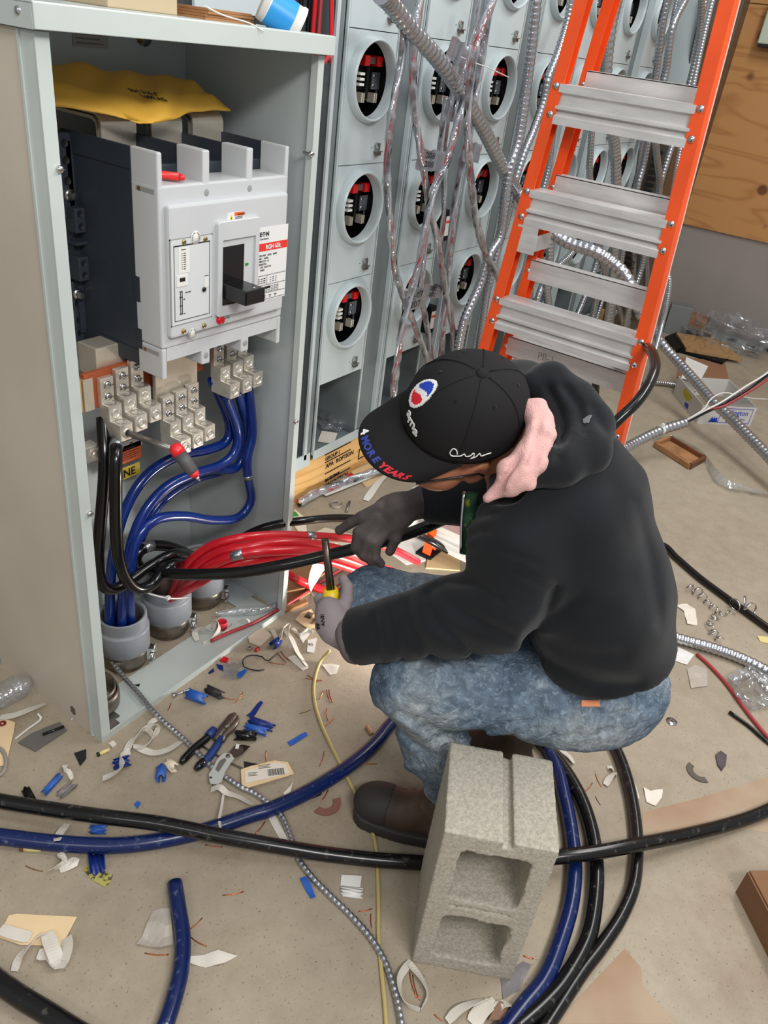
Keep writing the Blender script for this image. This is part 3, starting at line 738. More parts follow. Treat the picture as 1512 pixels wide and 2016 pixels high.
# rating label
lx0, lx1 = CP(505, 540).x, CP(562, 540).x
cov_box('rating_label', lx0, lx1, .958, 1.116, .0, .0006, mat('label_white', (226, 227, 226), .5))
lab = lambda s, x, z, size, m=M_INK, **k: text(s, 'lettering', (x, YC-.0012, z), (1, 0, 0), (0, 0, 1), size, m, cov, extrude=.0002, **k)
lab('E·T·N', lx0+.005, 1.098, .012, bold=.0005); lab('Cutler-Hammer', lx0+.005, 1.091, .0045)
cov_box('red_band', lx0+.003, lx1-.001, 1.067, 1.083, .0006, .0012, M_INKR)
text('RGH 65k', 'lettering', ((lx0+lx1)/2, YC-.0018, 1.0705), (1, 0, 0), (0, 0, 1), .0125, M_WHITE, cov, extrude=.0002, align='CENTER', bold=.0004)
for i, (s, dx) in enumerate((('200-240Y   65/65   50/60', 0), ('600    1600A', .0), ('480Y/277   65', 0), ('SERIES RG', .0), ('CAT. RGH 316', .004), ('1600A', .004))): lab(s, lx0+.005+dx, 1.056-i*.0062, .0056)
mb = MB()
for z in (1.014, .993, .975, .961): mb.box((lx0+.002, YC-.0013, z), (lx1-.002, YC-.0006, z+.0006), M_INK)
mb.box((lx0+.033, YC-.0013, .993), (lx0+.0335, YC-.0006, 1.014), M_INK)
for i in range(7):
    for j in range(3): mb.box((lx0+.004+.009*i+.003*(i > 3), YC-.0013, .998+j*.0045), (lx0+.010+.009*i, YC-.0006, .9995+j*.0045), M_INK) if i != 3 else None
for i in range(7):
    for j in range(4): mb.box((lx0+.012+.009*i, YC-.0013, .9775+j*.0035), (lx0+.018+.009*i, YC-.0006, .9785+j*.0035), M_INK)
for i in range(4): mb.box((lx0+.005+.018*i, YC-.0013, .968), (lx0+.013+.018*i, YC-.0006, .9695), M_INK); mb.box((lx0+.006+.018*i, YC-.0013, .965), (lx0+.012+.018*i, YC-.0006, .966), M_INK)
for i in range(10): mb.box((lx0+.024+.0022*i, YC-.0013, .9845), (lx0+.0252+.0022*i+.0006*(i % 3), YC-.0006, .9895), M_INK)
mb.build('label_print', cov)
# warning label
q = CP(464, 428); cov_box('warning_label', q.x-.024, q.x+.024, q.z-.0105, q.z+.0105, 0, .0006, M_WHITE, label='small warning label')
cov_box('orange_header', q.x-.004, q.x+.0235, q.z+.003, q.z+.010, .0006, .0010, M_INKO); lab('WARNING', q.x+.003, q.z+.0042, .0048, m=M_INK)
mb = MB(); mb.prism([(q.x-.0205, q.z-.008), (q.x-.0065, q.z-.008), (q.x-.0135, q.z+.006)], -.0012, -.0006, M_YEL, Matrix(((1, 0, 0, 0), (0, 0, 1, YC), (0, 1, 0, 0), (0, 0, 0, 1)))); mb.build('warning_triangle', cov)
mb = MB(); mb.prism([(q.x-.0128, q.z+.003), (q.x-.0152, q.z-.0018), (q.x-.0138, q.z-.0014), (q.x-.0146, q.z-.0062), (q.x-.0118, q.z-.0004), (q.x-.0132, q.z-.0008)], -.0016, -.0012, M_INK, Matrix(((1, 0, 0, 0), (0, 0, 1, YC), (0, 1, 0, 0), (0, 0, 0, 1))))
for i in range(4): mb.box((q.x-.002, YC-.0011, q.z+.0005-i*.0025), (q.x+.021-.003*(i % 2), YC-.0006, q.z+.0015-i*.0025), M_INK)
mb.build('warning_print', cov)
# red marker pen lying between the barriers
mk = empty('red_marker', P(345, 336, y=1.19), 'red marker lying in the left slot on top of the breaker', 'marker pen')
zz = 1.2135+.008; xm = BX0+.045
mk.location = (xm, 1.2, zz)
MB().tube([Vector((-.035, .05, 0)), Vector((.02, -.022, 0))], .0075, mat('marker_red', (222, 52, 50), .35), 16).build('marker_body', mk)
MB().tube([Vector((.02, -.022, 0)), Vector((.026, -.030, 0))], [.0065, .005], mat('marker_red', (222, 52, 50), .35), 16).build('marker_cap', mk)
# bus bars behind and above: bent plates with folded stacks going back
bus = empty('bus_bar_set', (1.2, 1.45, 1.3), 'three bent tinned bus bars rising behind the breaker under the envelope', 'bus bar')
BB = (-1.2, -1.45, -1.3)
M_BUS = mat('tinned_bus_bar', (224, 215, 198), .25, .55, var=.08, vscale=10)
for (pxa, pxb) in ((203, 273), (303, 364), (385, 445)):
    yb_ = 1.345
    xa = P(pxa, 230, y=yb_).x; xb = P(pxb, 230, y=yb_).x
    for k in range(2):
        o_ = k*.009
        ztop = P(pxa, 222, y=yb_).z-.0+(-.0-o_)
        pr = []
        for i in range(7):
            an = math.radians(90*i/6); pr.append((yb_+.03+o_-(.022)*math.sin(math.pi/2-an)*1.0, ztop-.022+.022*math.sin(an)))
        out = [(yb_+.008+o_, 1.1)]+pr+[(1.515, ztop)]
        inn = [(y+.006 if i < 4 else y, z-(.006 if i >= 3 else 0)) for i, (y, z) in enumerate(out)]
        poly = out+inn[::-1]
        mb = MB(); mb.prism(poly, xa, xb, M_BUS, Matrix(((0, 0, 1, 0), (1, 0, 0, 0), (0, 1, 0, 0), (0, 0, 0, 1))))
        mb.build('bus_bar', bus).location = BB
# envelope: padded yellow mailer resting on the bus bars
def envelope():
    m = mat('manila_padded_paper', (240, 186, 70), .6, bump=.35, bscale=25, var=.06, vscale=8)
    zt = P(203, 222, y=1.345).z+.001
    c = [P(105, 170, y=1.5), P(428, 190, y=1.44), P(262, 222, y=1.30), P(140, 175, y=1.32)]
    # rectangle on the tops of the bars
    A = Vector((.90, 1.50, zt+.062)); B = Vector((1.40, 1.45, zt+.030)); C = Vector((1.385, 1.335, zt+.004)); E_ = Vector((.905, 1.34, zt+.010))
    n, k = 36, 18; top = []; bot = []
    for i in range(n+1):
        for j in range(k+1):
            u, v = i/n, j/k
            p = (A.lerp(B, u)).lerp(E_.lerp(C, u)+Vector((0, -.062*math.exp(-((u-.46)/.24)**2), -.016*math.exp(-((u-.46)/.2)**2))), v)
            e = min(u, 1-u)*2; f = min(v, 1-v)*2
            puff = .022*min(1, e*5)*min(1, f*3)
            wob = .006*math.sin(u*17+v*5)*math.sin(v*7+u*3)+.004*math.sin(u*31+v*11)
            top.append(p+Vector((0, 0, puff+.003+wob*.9*min(1, e*6))))
            bot.append(p+Vector((0, 0, -.0+wob*.2)))
    fs = []
    for i in range(n):
        for j in range(k):
            a0 = i*(k+1)+j; fs.append((a0, a0+1, a0+k+2, a0+k+1)); o_ = (n+1)*(k+1); fs.append((o_+a0, o_+a0+k+1, o_+a0+k+2, o_+a0+1))
    o_ = (n+1)*(k+1)
    for i in range(n):
        a0, a1 = i*(k+1), (i+1)*(k+1); fs.append((a0, a1, o_+a1, o_+a0)); a0, a1 = a0+k, a1+k; fs.append((a1, a0, o_+a0, o_+a1))
    for j in range(k):
        fs.append((j+1, j, o_+j, o_+j+1)); a0 = n*(k+1)+j; fs.append((a0, a0+1, o_+a0+1, o_+a0))
    mb = MB(); mb.add([p-Vector((1.15, 1.38, zt)) for p in top+bot], fs, m, True)
    r = empty('padded_envelope', (1.15, 1.38, zt), 'yellow padded envelope on the bus bars above the breaker', 'envelope')
    mb.build('envelope_body', r)
    for (s, px, py) in (('1600A RGH', 205, 190), ('CT 3250', 250, 208), ('98', 268, 214)):
        pass
    q = Vector((-.055, -.075, .040))
    tm = text('RH 316 CT\n 1600 AG', 'handwriting', q, (1, .15, -.1), (-.3, .9, .35), .02, M_INK, r, shear=.3)
    return r
envelope()
# ================================================================== lugs and cabinet cabling
def PP(lst, **kw):
    out = []
    for q in lst:
        k = dict(kw)
        if len(q) > 2: k = dict(q[2]) if isinstance(q[2], dict) else {list(kw)[0]: q[2]}
        out.append(P(q[0], q[1], **k))
    return out
def make_lug(name, loc, label, group, s=1.0, parent=None):
    """mechanical lug: tang with two screws, then two stepped barrels facing the front"""
    l = empty(name, loc, label, 'cable lug', group)
    w_ = .0165
    mb = MB()
    mb.box((-w_, 0, .030), (w_, .012, .088), M_LUG, bev=.0012)
    mb.box((-w_, -.022, .0), (w_, .012, .034), M_LUG, bev=.0018)
    mb.box((-w_+.0004, -.054, -.036), (w_-.0004, .010, .002), M_LUG, bev=.0018)
    body = mb.build('lug_body', l)
    RX = Matrix.Rotation(math.pi/2, 4, 'X')
    for (y, z) in ((-.022, .016), (-.054, -.018)):
        mb = MB(); mb.lathe([(.0115, -.001), (.0115, .0025), (.0085, .004), (.0072, .0035), (.0066, -.004), (0, -.004)], M_LUG, Matrix.Translation((0, y, z))@RX, 20)
        mb.build('set_screw', l)
    for z in (.046, .072):
        mb = MB(); mb.lathe([(0, .006), (.006, .005), (.0085, .002), (.0085, 0)], M_CHROME, Matrix.Translation((0, 0, z))@RX, 14); mb.box((-.012, -.0072, z-.0008), (.012, -.0052, z+.0008), M_GALV2); mb.build('tang_screw', l)
    for (y, z) in ((-.038, .0022), (-.006, .0342)):
        MB().lathe([(0, .0), (.0105, .0), (.0115, .0008)], M_INK, Matrix.Translation((0, y, z-.0004)), 20).build('inspection_hole', l)
    return l
lug0 = make_lug('cable_lug', (0, 0, 0), '', 'stepped mechanical lugs under the breaker')
LUGS = []
sets = [('left', [(250, 852), (279, 833), (307, 815)], 1.215, ('lug clamped by the T-handle hex key, outermost left', 'middle lug of the left trio by the front flange', 'third lug of the left trio, next to the orange bus strap')),
        ('mid', [(366, 880), (391, 867), (414, 853)], 1.2, ('empty lug, leftmost of the middle trio', 'empty lug, centre of the middle trio', 'empty lug, rightmost of the middle trio')),
        ('right', [(463, 770), (488, 759), (509, 748)], 1.215, ('front lug of the right trio clamping a blue cable', 'centre lug of the right trio with bare copper below', 'last lug of the right trio near the cabinet side'))]
for si, (nm, pix, yf, labs) in enumerate(sets):
    for i, (a, b) in enumerate(pix):
        q = P(a, b, y=yf)
        o = lug0 if (si == 0 and i == 0) else copy_tree(lug0)
        o.location = (q.x, yf+.054, q.z+.018); o['label'] = 'stepped tinned '+labs[i]; LUGS.append(o)
# bus straps the lugs bolt to
def strap(name, x0, x1, y0, y1, z0, z1, m, label, cat='bus bar'):
    c = ((x0+x1)/2, (y0+y1)/2, z0); r = empty(name, c, label, cat)
    o = MB().box((x0, y0, z0), (x1, y1, z1), m, bev=.002).build('bar', r); o.location = tuple(-v for v in c); return r
zt = LUGS[0].location.z
s1 = strap('bus_strap', LUGS[0].location.x-.045, LUGS[2].location.x+.02, yf+.067, yf+.080, zt+.02, zt+.10, mat('orange_fibre_board', (170, 84, 48), .5), 'orange-brown insulating strap behind the left trio of lugs', 'insulating strap')
MB().box((-.075, -.008, -.0), (-.052, .012, .07), M_BUS).build('copper_spacer', s1); MB().box((-.082, -.004, -.0), (-.077, .010, .07), mat('fibre_spacer', (196, 160, 104), .6)).build('fibre_spacer', s1)
for k in range(3):
    mb = MB(); mb.lathe([(0, .006), (.009, .005), (.009, 0)], M_CHROME, Matrix.Translation((.06+.045*k, -.009, .052))@Matrix.Rotation(math.pi/2, 4, 'X'), 12); mb.build('strap_screw', s1)
strap('bus_strap', LUGS[2].location.x+.03, LUGS[6].location.x-.02, 1.30, 1.312, .755, .835, MATS['orange_fibre_board'], 'orange-brown insulating strap under the middle of the breaker', 'insulating strap')
strap('bus_strap', LUGS[3].location.x-.02, LUGS[5].location.x+.03, yf+.057, yf+.067, LUGS[4].location.z+.045, LUGS[4].location.z+.16, M_BUS, 'pale tinned bus strap above the middle trio of lugs')
strap('bus_strap', LUGS[6].location.x-.02, LUGS[8].location.x+.02, yf+.072, yf+.080, LUGS[7].location.z+.03, LUGS[7].location.z+.13, M_BUS, 'pale tinned bus strap above the right trio of lugs')
strap('bus_strap', LUGS[0].location.x+.0, LUGS[2].location.x+.03, yf+.083, yf+.14, LUGS[0].location.z+.075, LUGS[0].location.z+.14, M_BUS, 'pale tinned bus strap above the left trio of lugs')

def cable(name, pts, r, m, label, cat='cable', group=None, seg=14, step=.014, core=None, bands=(), parent=None, band_m=None, ends=(0, 0)):
    """insulated cable: one tube with its own origin, optional bare core at its ends and tape bands"""
    sp = spline(pts, step); c = sp[0].copy()
    sp = [p-c for p in sp]
    root = empty(name, c, label, cat, group) if (core or bands) else None
    mb = MB().tube(sp, r, m, seg)
    if root is None:
        o = mb.build(name); o.location = c; return tag(o, label, cat, group)
    mb.build('insulation', root)
    for e in (core or ()):
        if e == 0: a, d = sp[0], (sp[0]-sp[1]).normalized()
        else: a, d = sp[-1], (sp[-1]-sp[-2]).normalized()
        b2 = MB()
        for k in range(7):
            an = k*math.pi/3; u = d.orthogonal().normalized(); v = d.cross(u)
            off = (u*math.cos(an)+v*math.sin(an))*(r*.48 if k < 6 else 0)
            b2.tube([a+off-d*.002, a+off+d*.022], r*.26, M_COPPER, 8)
        b2.build('copper_strands', root)
    for (f0, ln) in bands:
        i0 = int(f0*(len(sp)-1)); i1 = min(len(sp)-1, i0+max(1, round(ln/step)))
        MB().tube(sp[i0:i1+1], r*1.06, band_m or M_TAPE, seg).build('tape_band', root, label='silver foil tape band')
    return root
G_BLUE = 'blue feeder cables inside the cabinet'
cy_ = 1.316
rb = .0125
L = [lug.location for lug in LUGS]
cable('feeder_cable', [L[6]+Vector((0, -.02, -.038))]+PP([(466, 840), (464, 885), (435, 915), (375, 935), (320, 965), (275, 1025), (252, 1100), (243, 1160), (240, 1225)], y=1.27)[:-1]+[Vector((.985, 1.30, .10))], rb, M_BLUE, 'blue cable from the front right-hand lug, outermost of the swooping bundle', group=G_BLUE)
cable('feeder_cable', [L[6]+Vector((-.010, .012, -.008))]+PP([(450, 830), (446, 868), (410, 885), (350, 898), (290, 935), (248, 1000), (225, 1080), (217, 1150)], y=1.30)+[Vector((.968, 1.325, .10))], rb, M_BLUE, 'blue cable running highest in the swoop behind the T-handle', group=G_BLUE)
cable('feeder_cable', [L[7]+Vector((0, -.02, -.038))]+PP([(484, 840), (482, 885), (462, 922), (410, 925), (350, 948), (300, 990), (266, 1050), (250, 1120), (246, 1170)], y=1.285)+[Vector((1.010, 1.345, .10))], rb, M_BLUE, 'blue cable with a bare copper collar under the centre right lug', group=G_BLUE, core=(0,))
cable('feeder_cable', [L[8]+Vector((0, -.02, -.038))]+PP([(497, 850), (487, 900), (488, 940), (494, 985), (470, 1018), (420, 1024), (360, 1016), (305, 1024), (268, 1065), (256, 1130), (255, 1180)], y=1.26)+[Vector((1.020, 1.30, .10))], rb, M_BLUE, 'blue cable dropping along the side panel then looping back low', group=G_BLUE, bands=((.255, .02),))
cable('feeder_cable', [L[8]+Vector((.006, .012, -.006))]+PP([(500, 800), (496, 845), (490, 880), (470, 915), (430, 930), (380, 945)], y=1.33)+PP([(320, 985), (285, 1040), (262, 1110)], y=1.33)+[Vector((1.0, 1.34, .10))], rb, M_BLUE, 'blue cable farthest back in the bundle, taped near the side panel', group=G_BLUE, bands=((.10, .028),))
G_BLK = 'black feeder cables inside the cabinet'
cable('feeder_cable', [L[0]+Vector((0, -.02, -.038))]+PP([(228, 905), (228, 980), (229, 1050), (234, 1100), (248, 1140), (272, 1160), (300, 1150), (318, 1128), (345, 1110)], y=1.20)+PP([(380, 1110), (405, 1140)], y=1.33)+[Vector((1.318, 1.35, .11))], rb*1.08, M_BLACKC, 'black cable hanging from the lug with the hex key, silver tape below the copper', group=G_BLK, core=(0,), bands=((.02, .03),))
cable('feeder_cable', [L[0]+Vector((-.008, .012, -.005))]+PP([(206, 905), (204, 960), (197, 1040), (193, 1100), (200, 1150), (225, 1160), (258, 1142), (300, 1112), (350, 1090)], y=1.24)+PP([(395, 1105), (415, 1150)], y=1.36)+[Vector((1.335, 1.36, .11))], rb*1.08, M_BLACKC, 'black cable bowing behind the left front flange', group=G_BLK)
cable('feeder_cable', [Vector((1.315, 1.33, .11))]+PP([(395, 1140), (380, 1100), (340, 1078), (300, 1074), (275, 1085), (268, 1105), (285, 1122)], y=1.30)+[P(320, 1128, y=1.2), P(380, 1131, y=1.12), P(470, 1127, y=1.02), P(560, 1112, y=.93), P(640, 1094, y=.86), P(700, 1080, y=.80), P(770, 1062, y=.74), P(840, 1037, y=.68), P(905, 1008, y=.64), P(960, 990, y=.60), P(1010, 985, y=.56)], rb*1.12, M_BLACKC, 'black cable looping out of the rear adapter and held in the gloved hands', bands=((.235, .025),))
cable('feeder_cable', [Vector((1.335, 1.34, .11))]+PP([(420, 1120), (445, 1085)], y=1.30)+[P(478, 1058, y=1.24), P(530, 1036, y=1.18), P(600, 1025, y=1.12), P(680, 1020, y=1.08), P(760, 1030, y=1.02), P(830, 1056, z=.10), P(900, 1092, z=.05), P(985, 1110, z=.03), P(1100, 1090, z=.015), P(1220, 1070, z=.012), P(1300, 1072, z=.012), P(1332, 1098, z=.012), P(1377, 1137, z=.012), P(1432, 1178, z=.012), P(1512, 1236, z=.012), P(1600, 1300, z=.012)], .0118, M_BLACKC, 'long black cable running out behind the worker and across the floor at right')
G_RED = 'red feeder cables arching out of the middle adapter'
rr_ = .0118
def red(pts, lab_, bands=()):
    q0 = Vector((1.164+random.uniform(-.02, .02), 1.33+random.uniform(-.02, .02), .10))
    cable('feeder_cable', [q0]+pts, rr_, M_RED, lab_, group=G_RED, bands=bands)
red([P(362, 1120, y=1.22), P(410, 1078, y=1.16), P(470, 1060, y=1.1), P(540, 1054, y=1.06), P(620, 1056, y=1.02), P(700, 1062, y=1.0), P(770, 1080, y=.96), P(822, 1106, y=.93)], 'red cable arching highest, ending over the right thigh', ((.52, .03),))
red([P(372, 1130, y=1.2), P(425, 1090, y=1.13), P(480, 1078, y=1.07), P(550, 1068, y=1.02), P(620, 1072, y=.98), P(690, 1088, y=.95), P(740, 1112, y=.93), P(775, 1125, y=.93)], 'second red cable from the top of the arch')
red([P(380, 1140, y=1.18), P(430, 1106, y=1.11), P(490, 1088, y=1.05), P(560, 1084, y=1.0), P(620, 1085, y=.97), P(680, 1100, y=.95), P(740, 1122, y=.94)], 'red cable with a silver tape band halfway along its arch', ((.42, .028),))
red([P(388, 1150, y=1.17), P(440, 1118, y=1.12), P(500, 1102, y=1.07), P(570, 1096, y=1.03), P(640, 1104, y=1.0), P(700, 1122, y=.97), P(760, 1140, y=.95)], 'red cable lowest in the arch, touching the black one')
cable('feeder_cable', [P(508, 1117, y=1.24), P(560, 1128, y=1.17), P(600, 1148, z=.05), P(640, 1162, z=.03), P(690, 1167, z=.02), P(760, 1160, z=.02)], .0135, M_RED, 'red cable lying low on the cardboard beside the right side panel')
# zip tie round the reds
mb = MB(); sp = spline([P(278, 1164, y=1.22), P(305, 1172, y=1.2), P(332, 1178, y=1.19), P(355, 1178, y=1.19), P(370, 1176, y=1.2)], .006)
mb.tube(sp, .0022, M_WHITE, 6); mb.box(tuple(P(331, 1177, y=1.188)-Vector((.005, .004, .004))), tuple(P(331, 1177, y=1.188)+Vector((.005, .004, .004))), M_WHITE)
c = sp[0].copy(); o = mb.build('zip_tie'); origin_on(o, c); tag(o, 'white zip tie across the mouth of the middle conduit adapter', 'zip tie')
# T-handle hex key
a = LUGS[0].location+Vector((0, -.054, -.018)); b = P(345, 886, y=1.08)
hk = empty('hex_key', b, 'T-handle hex key with a red and grey grip, stuck in the lowest left lug', 'hand tool')
dd = (b-a)
MB().tube([a-b+dd*.02, Vector((0, 0, 0))], .0072, M_GALV, 6).build('hex_shaft', hk)
ga, gb = P(341, 876, y=1.085)-b, P(391, 944, y=1.03)-b
gd = gb-ga
M_GRIP = mat('dark_grey_grip', (78, 76, 78), .5); M_GRIPR = mat('grip_red', (220, 36, 46), .35)
MB().tube([ga-gd*.02, ga+gd*.04, ga+gd*.16, ga+gd*.26], [.006, .0125, .0145, .014], M_GRIPR, 18).build('red_grip_end', hk)
gp = MB().tube([ga+gd*.26, ga+gd*.5, ga+gd*.75, ga+gd*.80], [.014, .0145, .0125, .0115], M_GRIP, 18).build('grip', hk)
MB().tube([ga+gd*.80, ga+gd*.92], [.0115, .0075], M_GRIPR, 18).build('red_grip_end', hk)
MB().tube([ga+gd*.92, ga+gd*1.04], [.006, .0015], M_CHROME, 10).build('steel_tip', hk)
MB().box((-.006, -.0165, -.005), (.006, -.0145, .005), M_WHITE, Matrix.Translation(ga+gd*.55)@Matrix.Rotation(.6, 4, 'X')).build('white_logo_patch', gp)
# ================================================================== meter switchgear
PITCH, CX0 = .4059, 2.147
ZS = [.436, .783, 1.137, 1.491, 1.846, 2.2]          # cover seams
HW = .1225
def square_hole(mb, hw, z0, z1, zc, r, y0, y1, m, seg=48):
    """plate in XZ with a round hole, front at y0, back at y1"""
    ring = []; outer = []
    for k in range(seg):
        a = 2*math.pi*k/seg; c, s = math.cos(a), math.sin(a); ring.append((r*c, zc+r*s))
        tx = hw/abs(c) if abs(c) > 1e-6 else 1e9
        tz = ((z1-zc)/s if s > 0 else (z0-zc)/s) if abs(s) > 1e-6 else 1e9
        t_ = min(tx, tz); outer.append((t_*c, zc+t_*s))
    # pull the nearest sample onto each corner
    for cx_, cz_ in ((hw, z1), (-hw, z1), (-hw, z0), (hw, z0)):
        k = min(range(seg), key=lambda i: (outer[i][0]-cx_)**2+(outer[i][1]-cz_)**2); outer[k] = (cx_, cz_)
    n = seg
    vs = [(x, y0, z) for x, z in ring]+[(x, y0, z) for x, z in outer]+[(x, y1, z) for x, z in outer]
    fs = []
    for k in range(n):
        j = (k+1) % n; fs += [(k, j, n+j, n+k), (n+k, n+j, 2*n+j, 2*n+k)]
    mb.add(vs, fs, m)
def make_stack():
    st = empty('meter_stack', (CX0, YM, 0))
    RY = Matrix.Rotation(math.pi/2, 4, 'X')
    # frame: side walls, back, wireway cover to the right, bottom tray
    mb = MB()
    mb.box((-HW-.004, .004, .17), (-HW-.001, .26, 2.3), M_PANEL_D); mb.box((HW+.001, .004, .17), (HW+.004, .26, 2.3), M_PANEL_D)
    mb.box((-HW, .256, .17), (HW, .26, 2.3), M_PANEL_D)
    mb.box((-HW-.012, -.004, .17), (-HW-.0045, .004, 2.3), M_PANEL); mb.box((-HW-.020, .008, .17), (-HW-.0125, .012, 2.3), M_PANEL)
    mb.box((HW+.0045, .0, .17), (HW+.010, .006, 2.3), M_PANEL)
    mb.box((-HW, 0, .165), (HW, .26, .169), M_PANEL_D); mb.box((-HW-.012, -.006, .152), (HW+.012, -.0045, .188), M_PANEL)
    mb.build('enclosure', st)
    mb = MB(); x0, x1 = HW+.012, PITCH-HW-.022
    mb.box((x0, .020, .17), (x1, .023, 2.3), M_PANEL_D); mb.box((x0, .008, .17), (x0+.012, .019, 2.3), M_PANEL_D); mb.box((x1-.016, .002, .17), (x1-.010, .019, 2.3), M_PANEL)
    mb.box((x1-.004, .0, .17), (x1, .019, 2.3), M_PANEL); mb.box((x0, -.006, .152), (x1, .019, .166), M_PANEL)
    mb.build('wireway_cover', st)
    mb = MB()
    for zz in (.62, .61, .97, .96): mb.lathe([(0, .001), (.003, .001)], M_INK, Matrix.Translation((HW+.035+.01*(zz*100 % 2), .019, zz))@RY, 10)
    mb.build('screw_holes', st)
    # clear dusty debris film in the bottom tray
    for k in range(5):
        z0, z1 = ZS[k]+.0012, ZS[k+1]-.0012; zc = (z0+z1)/2+.052
        mb = MB(); square_hole(mb, HW-.002, z0, z1, zc, .113, 0, .012, M_PANEL)
        mb.lathe([(.113, 0), (.1135, .006), (.110, .018), (.107, .025), (.104, .0265), (.101, .024), (.099, .016), (.099, -.012)], M_PANEL, Matrix.Translation((0, 0, zc))@RY, 56)
        cv = mb.build('meter_cover', st)
        mb = MB(); lx, lz = .068, z0+.045
        mb.box((lx-.014, -.016, lz-.012), (lx+.016, -.001, lz-.009), M_GALV); mb.box((lx-.010, -.012, lz-.022), (lx+.012, -.003, lz-.012), M_GALV2)
        mb.lathe([(.010, -.0015), (.010, .0015), (.0075, .0015), (.0075, -.0015), (.010, -.0015)], M_GALV, Matrix.Translation((lx-.003, -.004, lz+.004))@RY, 18)
        mb.box((lx+.010, -.003, lz-.008), (lx+.018, -.0005, lz+.012), M_GALV); mb.lathe([(0, .0012), (.002, .0012)], M_INK, Matrix.Translation((lx-.026, 0, lz))@RY, 8)
        mb.build('latch', cv)
        # the socket behind the ring
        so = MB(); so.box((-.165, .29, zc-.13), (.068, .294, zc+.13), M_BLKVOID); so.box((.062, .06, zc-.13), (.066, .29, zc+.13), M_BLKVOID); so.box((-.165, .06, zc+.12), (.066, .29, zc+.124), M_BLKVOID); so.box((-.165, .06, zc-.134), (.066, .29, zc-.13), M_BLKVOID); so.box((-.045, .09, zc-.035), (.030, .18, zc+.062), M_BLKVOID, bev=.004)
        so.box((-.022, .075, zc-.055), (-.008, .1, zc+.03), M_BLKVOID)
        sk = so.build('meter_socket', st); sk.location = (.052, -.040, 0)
        for xa in (-.052, .012): MB().box((xa, .062, zc+.034), (xa+.026, .11, zc+.062), mat('guard_red', (212, 22, 24), .3), bev=.003).build('jaw_guard', sk)
        MB().box((-.022, .07, zc+.040), (.008, .1, zc+.058), mat('grey_jaw', (92, 88, 86), .4)).build('top_jaw', sk)
        MB().box((.022, .085, zc-.028), (.062, .088, zc+.018), mat('pale_bracket', (150, 158, 166), .3, .5)).build('barrier_plate', sk)
        mb = MB()
        for zz in (-.018, .008): mb.lathe([(0, .003), (.004, .003), (.005, 0)], M_CHROME, Matrix.Translation((.030, .085, zc+zz))@RY, 10)
        mb.build('plate_screw', sk)
        for xa in (-.060, .004):
            mb = MB(); mb.box((xa, .060, zc-.062), (xa+.006, .085, zc-.036), M_BUS); mb.box((xa+.012, .060, zc-.062), (xa+.016, .085, zc-.036), M_BUS); mb.box((xa-.008, .085, zc-.058), (xa+.022, .09, zc-.040), M_GALV2); mb.build('line_jaw', sk)
        mb = MB()
        for q_ in range(3): mb.box((-.075, .06, zc-.018+.014*q_), (-.052, .08, zc-.011+.014*q_), M_WHITE)
        mb.build('terminal_strip', sk)
        MB().box((.055, .09, zc-.06), (.072, .092, zc-.03), mat('pale_bracket', (150, 158, 166), .3)).build('side_tab', sk)
    return st
st0 = make_stack()
names = ['nearest, beside the open breaker cabinet', 'second from the breaker cabinet, crossed by sleeved wire bundles', 'third from the breaker cabinet, behind the diagonal conduit',
         'fourth from the breaker cabinet, behind the left ladder rail', 'fifth from the breaker cabinet, seen through the ladder', 'sixth from the breaker cabinet, seen through the ladder rungs', 'farthest from the breaker cabinet, at the galvanised end box']
for k in range(7):
    o = st0 if k == 0 else copy_tree(st0)
    o.location = (CX0+PITCH*k, YM, 0); o['label'] = 'grey meter socket column '+names[k]; o['category'] = 'meter column'; o['group'] = 'columns of empty round meter sockets'
# open wireway section between the cabinet and the first stack
ws = empty('wireway_section', (1.83, YM, 0), 'narrow open grey wireway with red and black wires beside the cabinet', 'wireway')
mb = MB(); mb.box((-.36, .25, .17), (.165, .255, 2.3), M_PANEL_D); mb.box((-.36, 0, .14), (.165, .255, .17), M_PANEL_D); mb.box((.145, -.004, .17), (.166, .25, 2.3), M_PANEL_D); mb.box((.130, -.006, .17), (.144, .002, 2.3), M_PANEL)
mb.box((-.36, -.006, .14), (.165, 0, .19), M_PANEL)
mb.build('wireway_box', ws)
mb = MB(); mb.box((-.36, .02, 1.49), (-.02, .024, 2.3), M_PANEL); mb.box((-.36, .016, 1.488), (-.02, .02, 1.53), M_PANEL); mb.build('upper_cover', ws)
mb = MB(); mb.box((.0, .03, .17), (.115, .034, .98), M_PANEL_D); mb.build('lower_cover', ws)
G_W = 'red and black branch wires in the open wireway'
for i, (x, m_, y) in enumerate(((1.862, M_REDDULL, 1.56), (1.885, M_BLACKC, 1.57), (1.902, M_RED, 1.55), (1.922, M_BLACKC, 1.575), (1.94, M_REDDULL, 1.56), (1.955, M_BLACKC, 1.60), (1.84, M_BLACKC, 1.60))):
    pts = [Vector((x+.012*math.sin(i*2+z*3), y+.01*math.cos(i+z*4), z)) for z in (2.25, 1.9, 1.6, 1.3, 1.0, .7, .45, .2)]
    lab_ = ['dull red wire nearest the cabinet edge', 'black wire second from the cabinet edge', 'bright red wire third from the cabinet edge', 'black wire between the two right-hand red wires', 'dull red wire beside the first meter column', 'black wire at the back by the meter column', 'black wire tucked behind the cabinet flange'][i]
    cable('branch_wire', pts, .0065, m_, lab_+' in the open wireway', cat='wire', group=G_W, seg=8, step=.03)
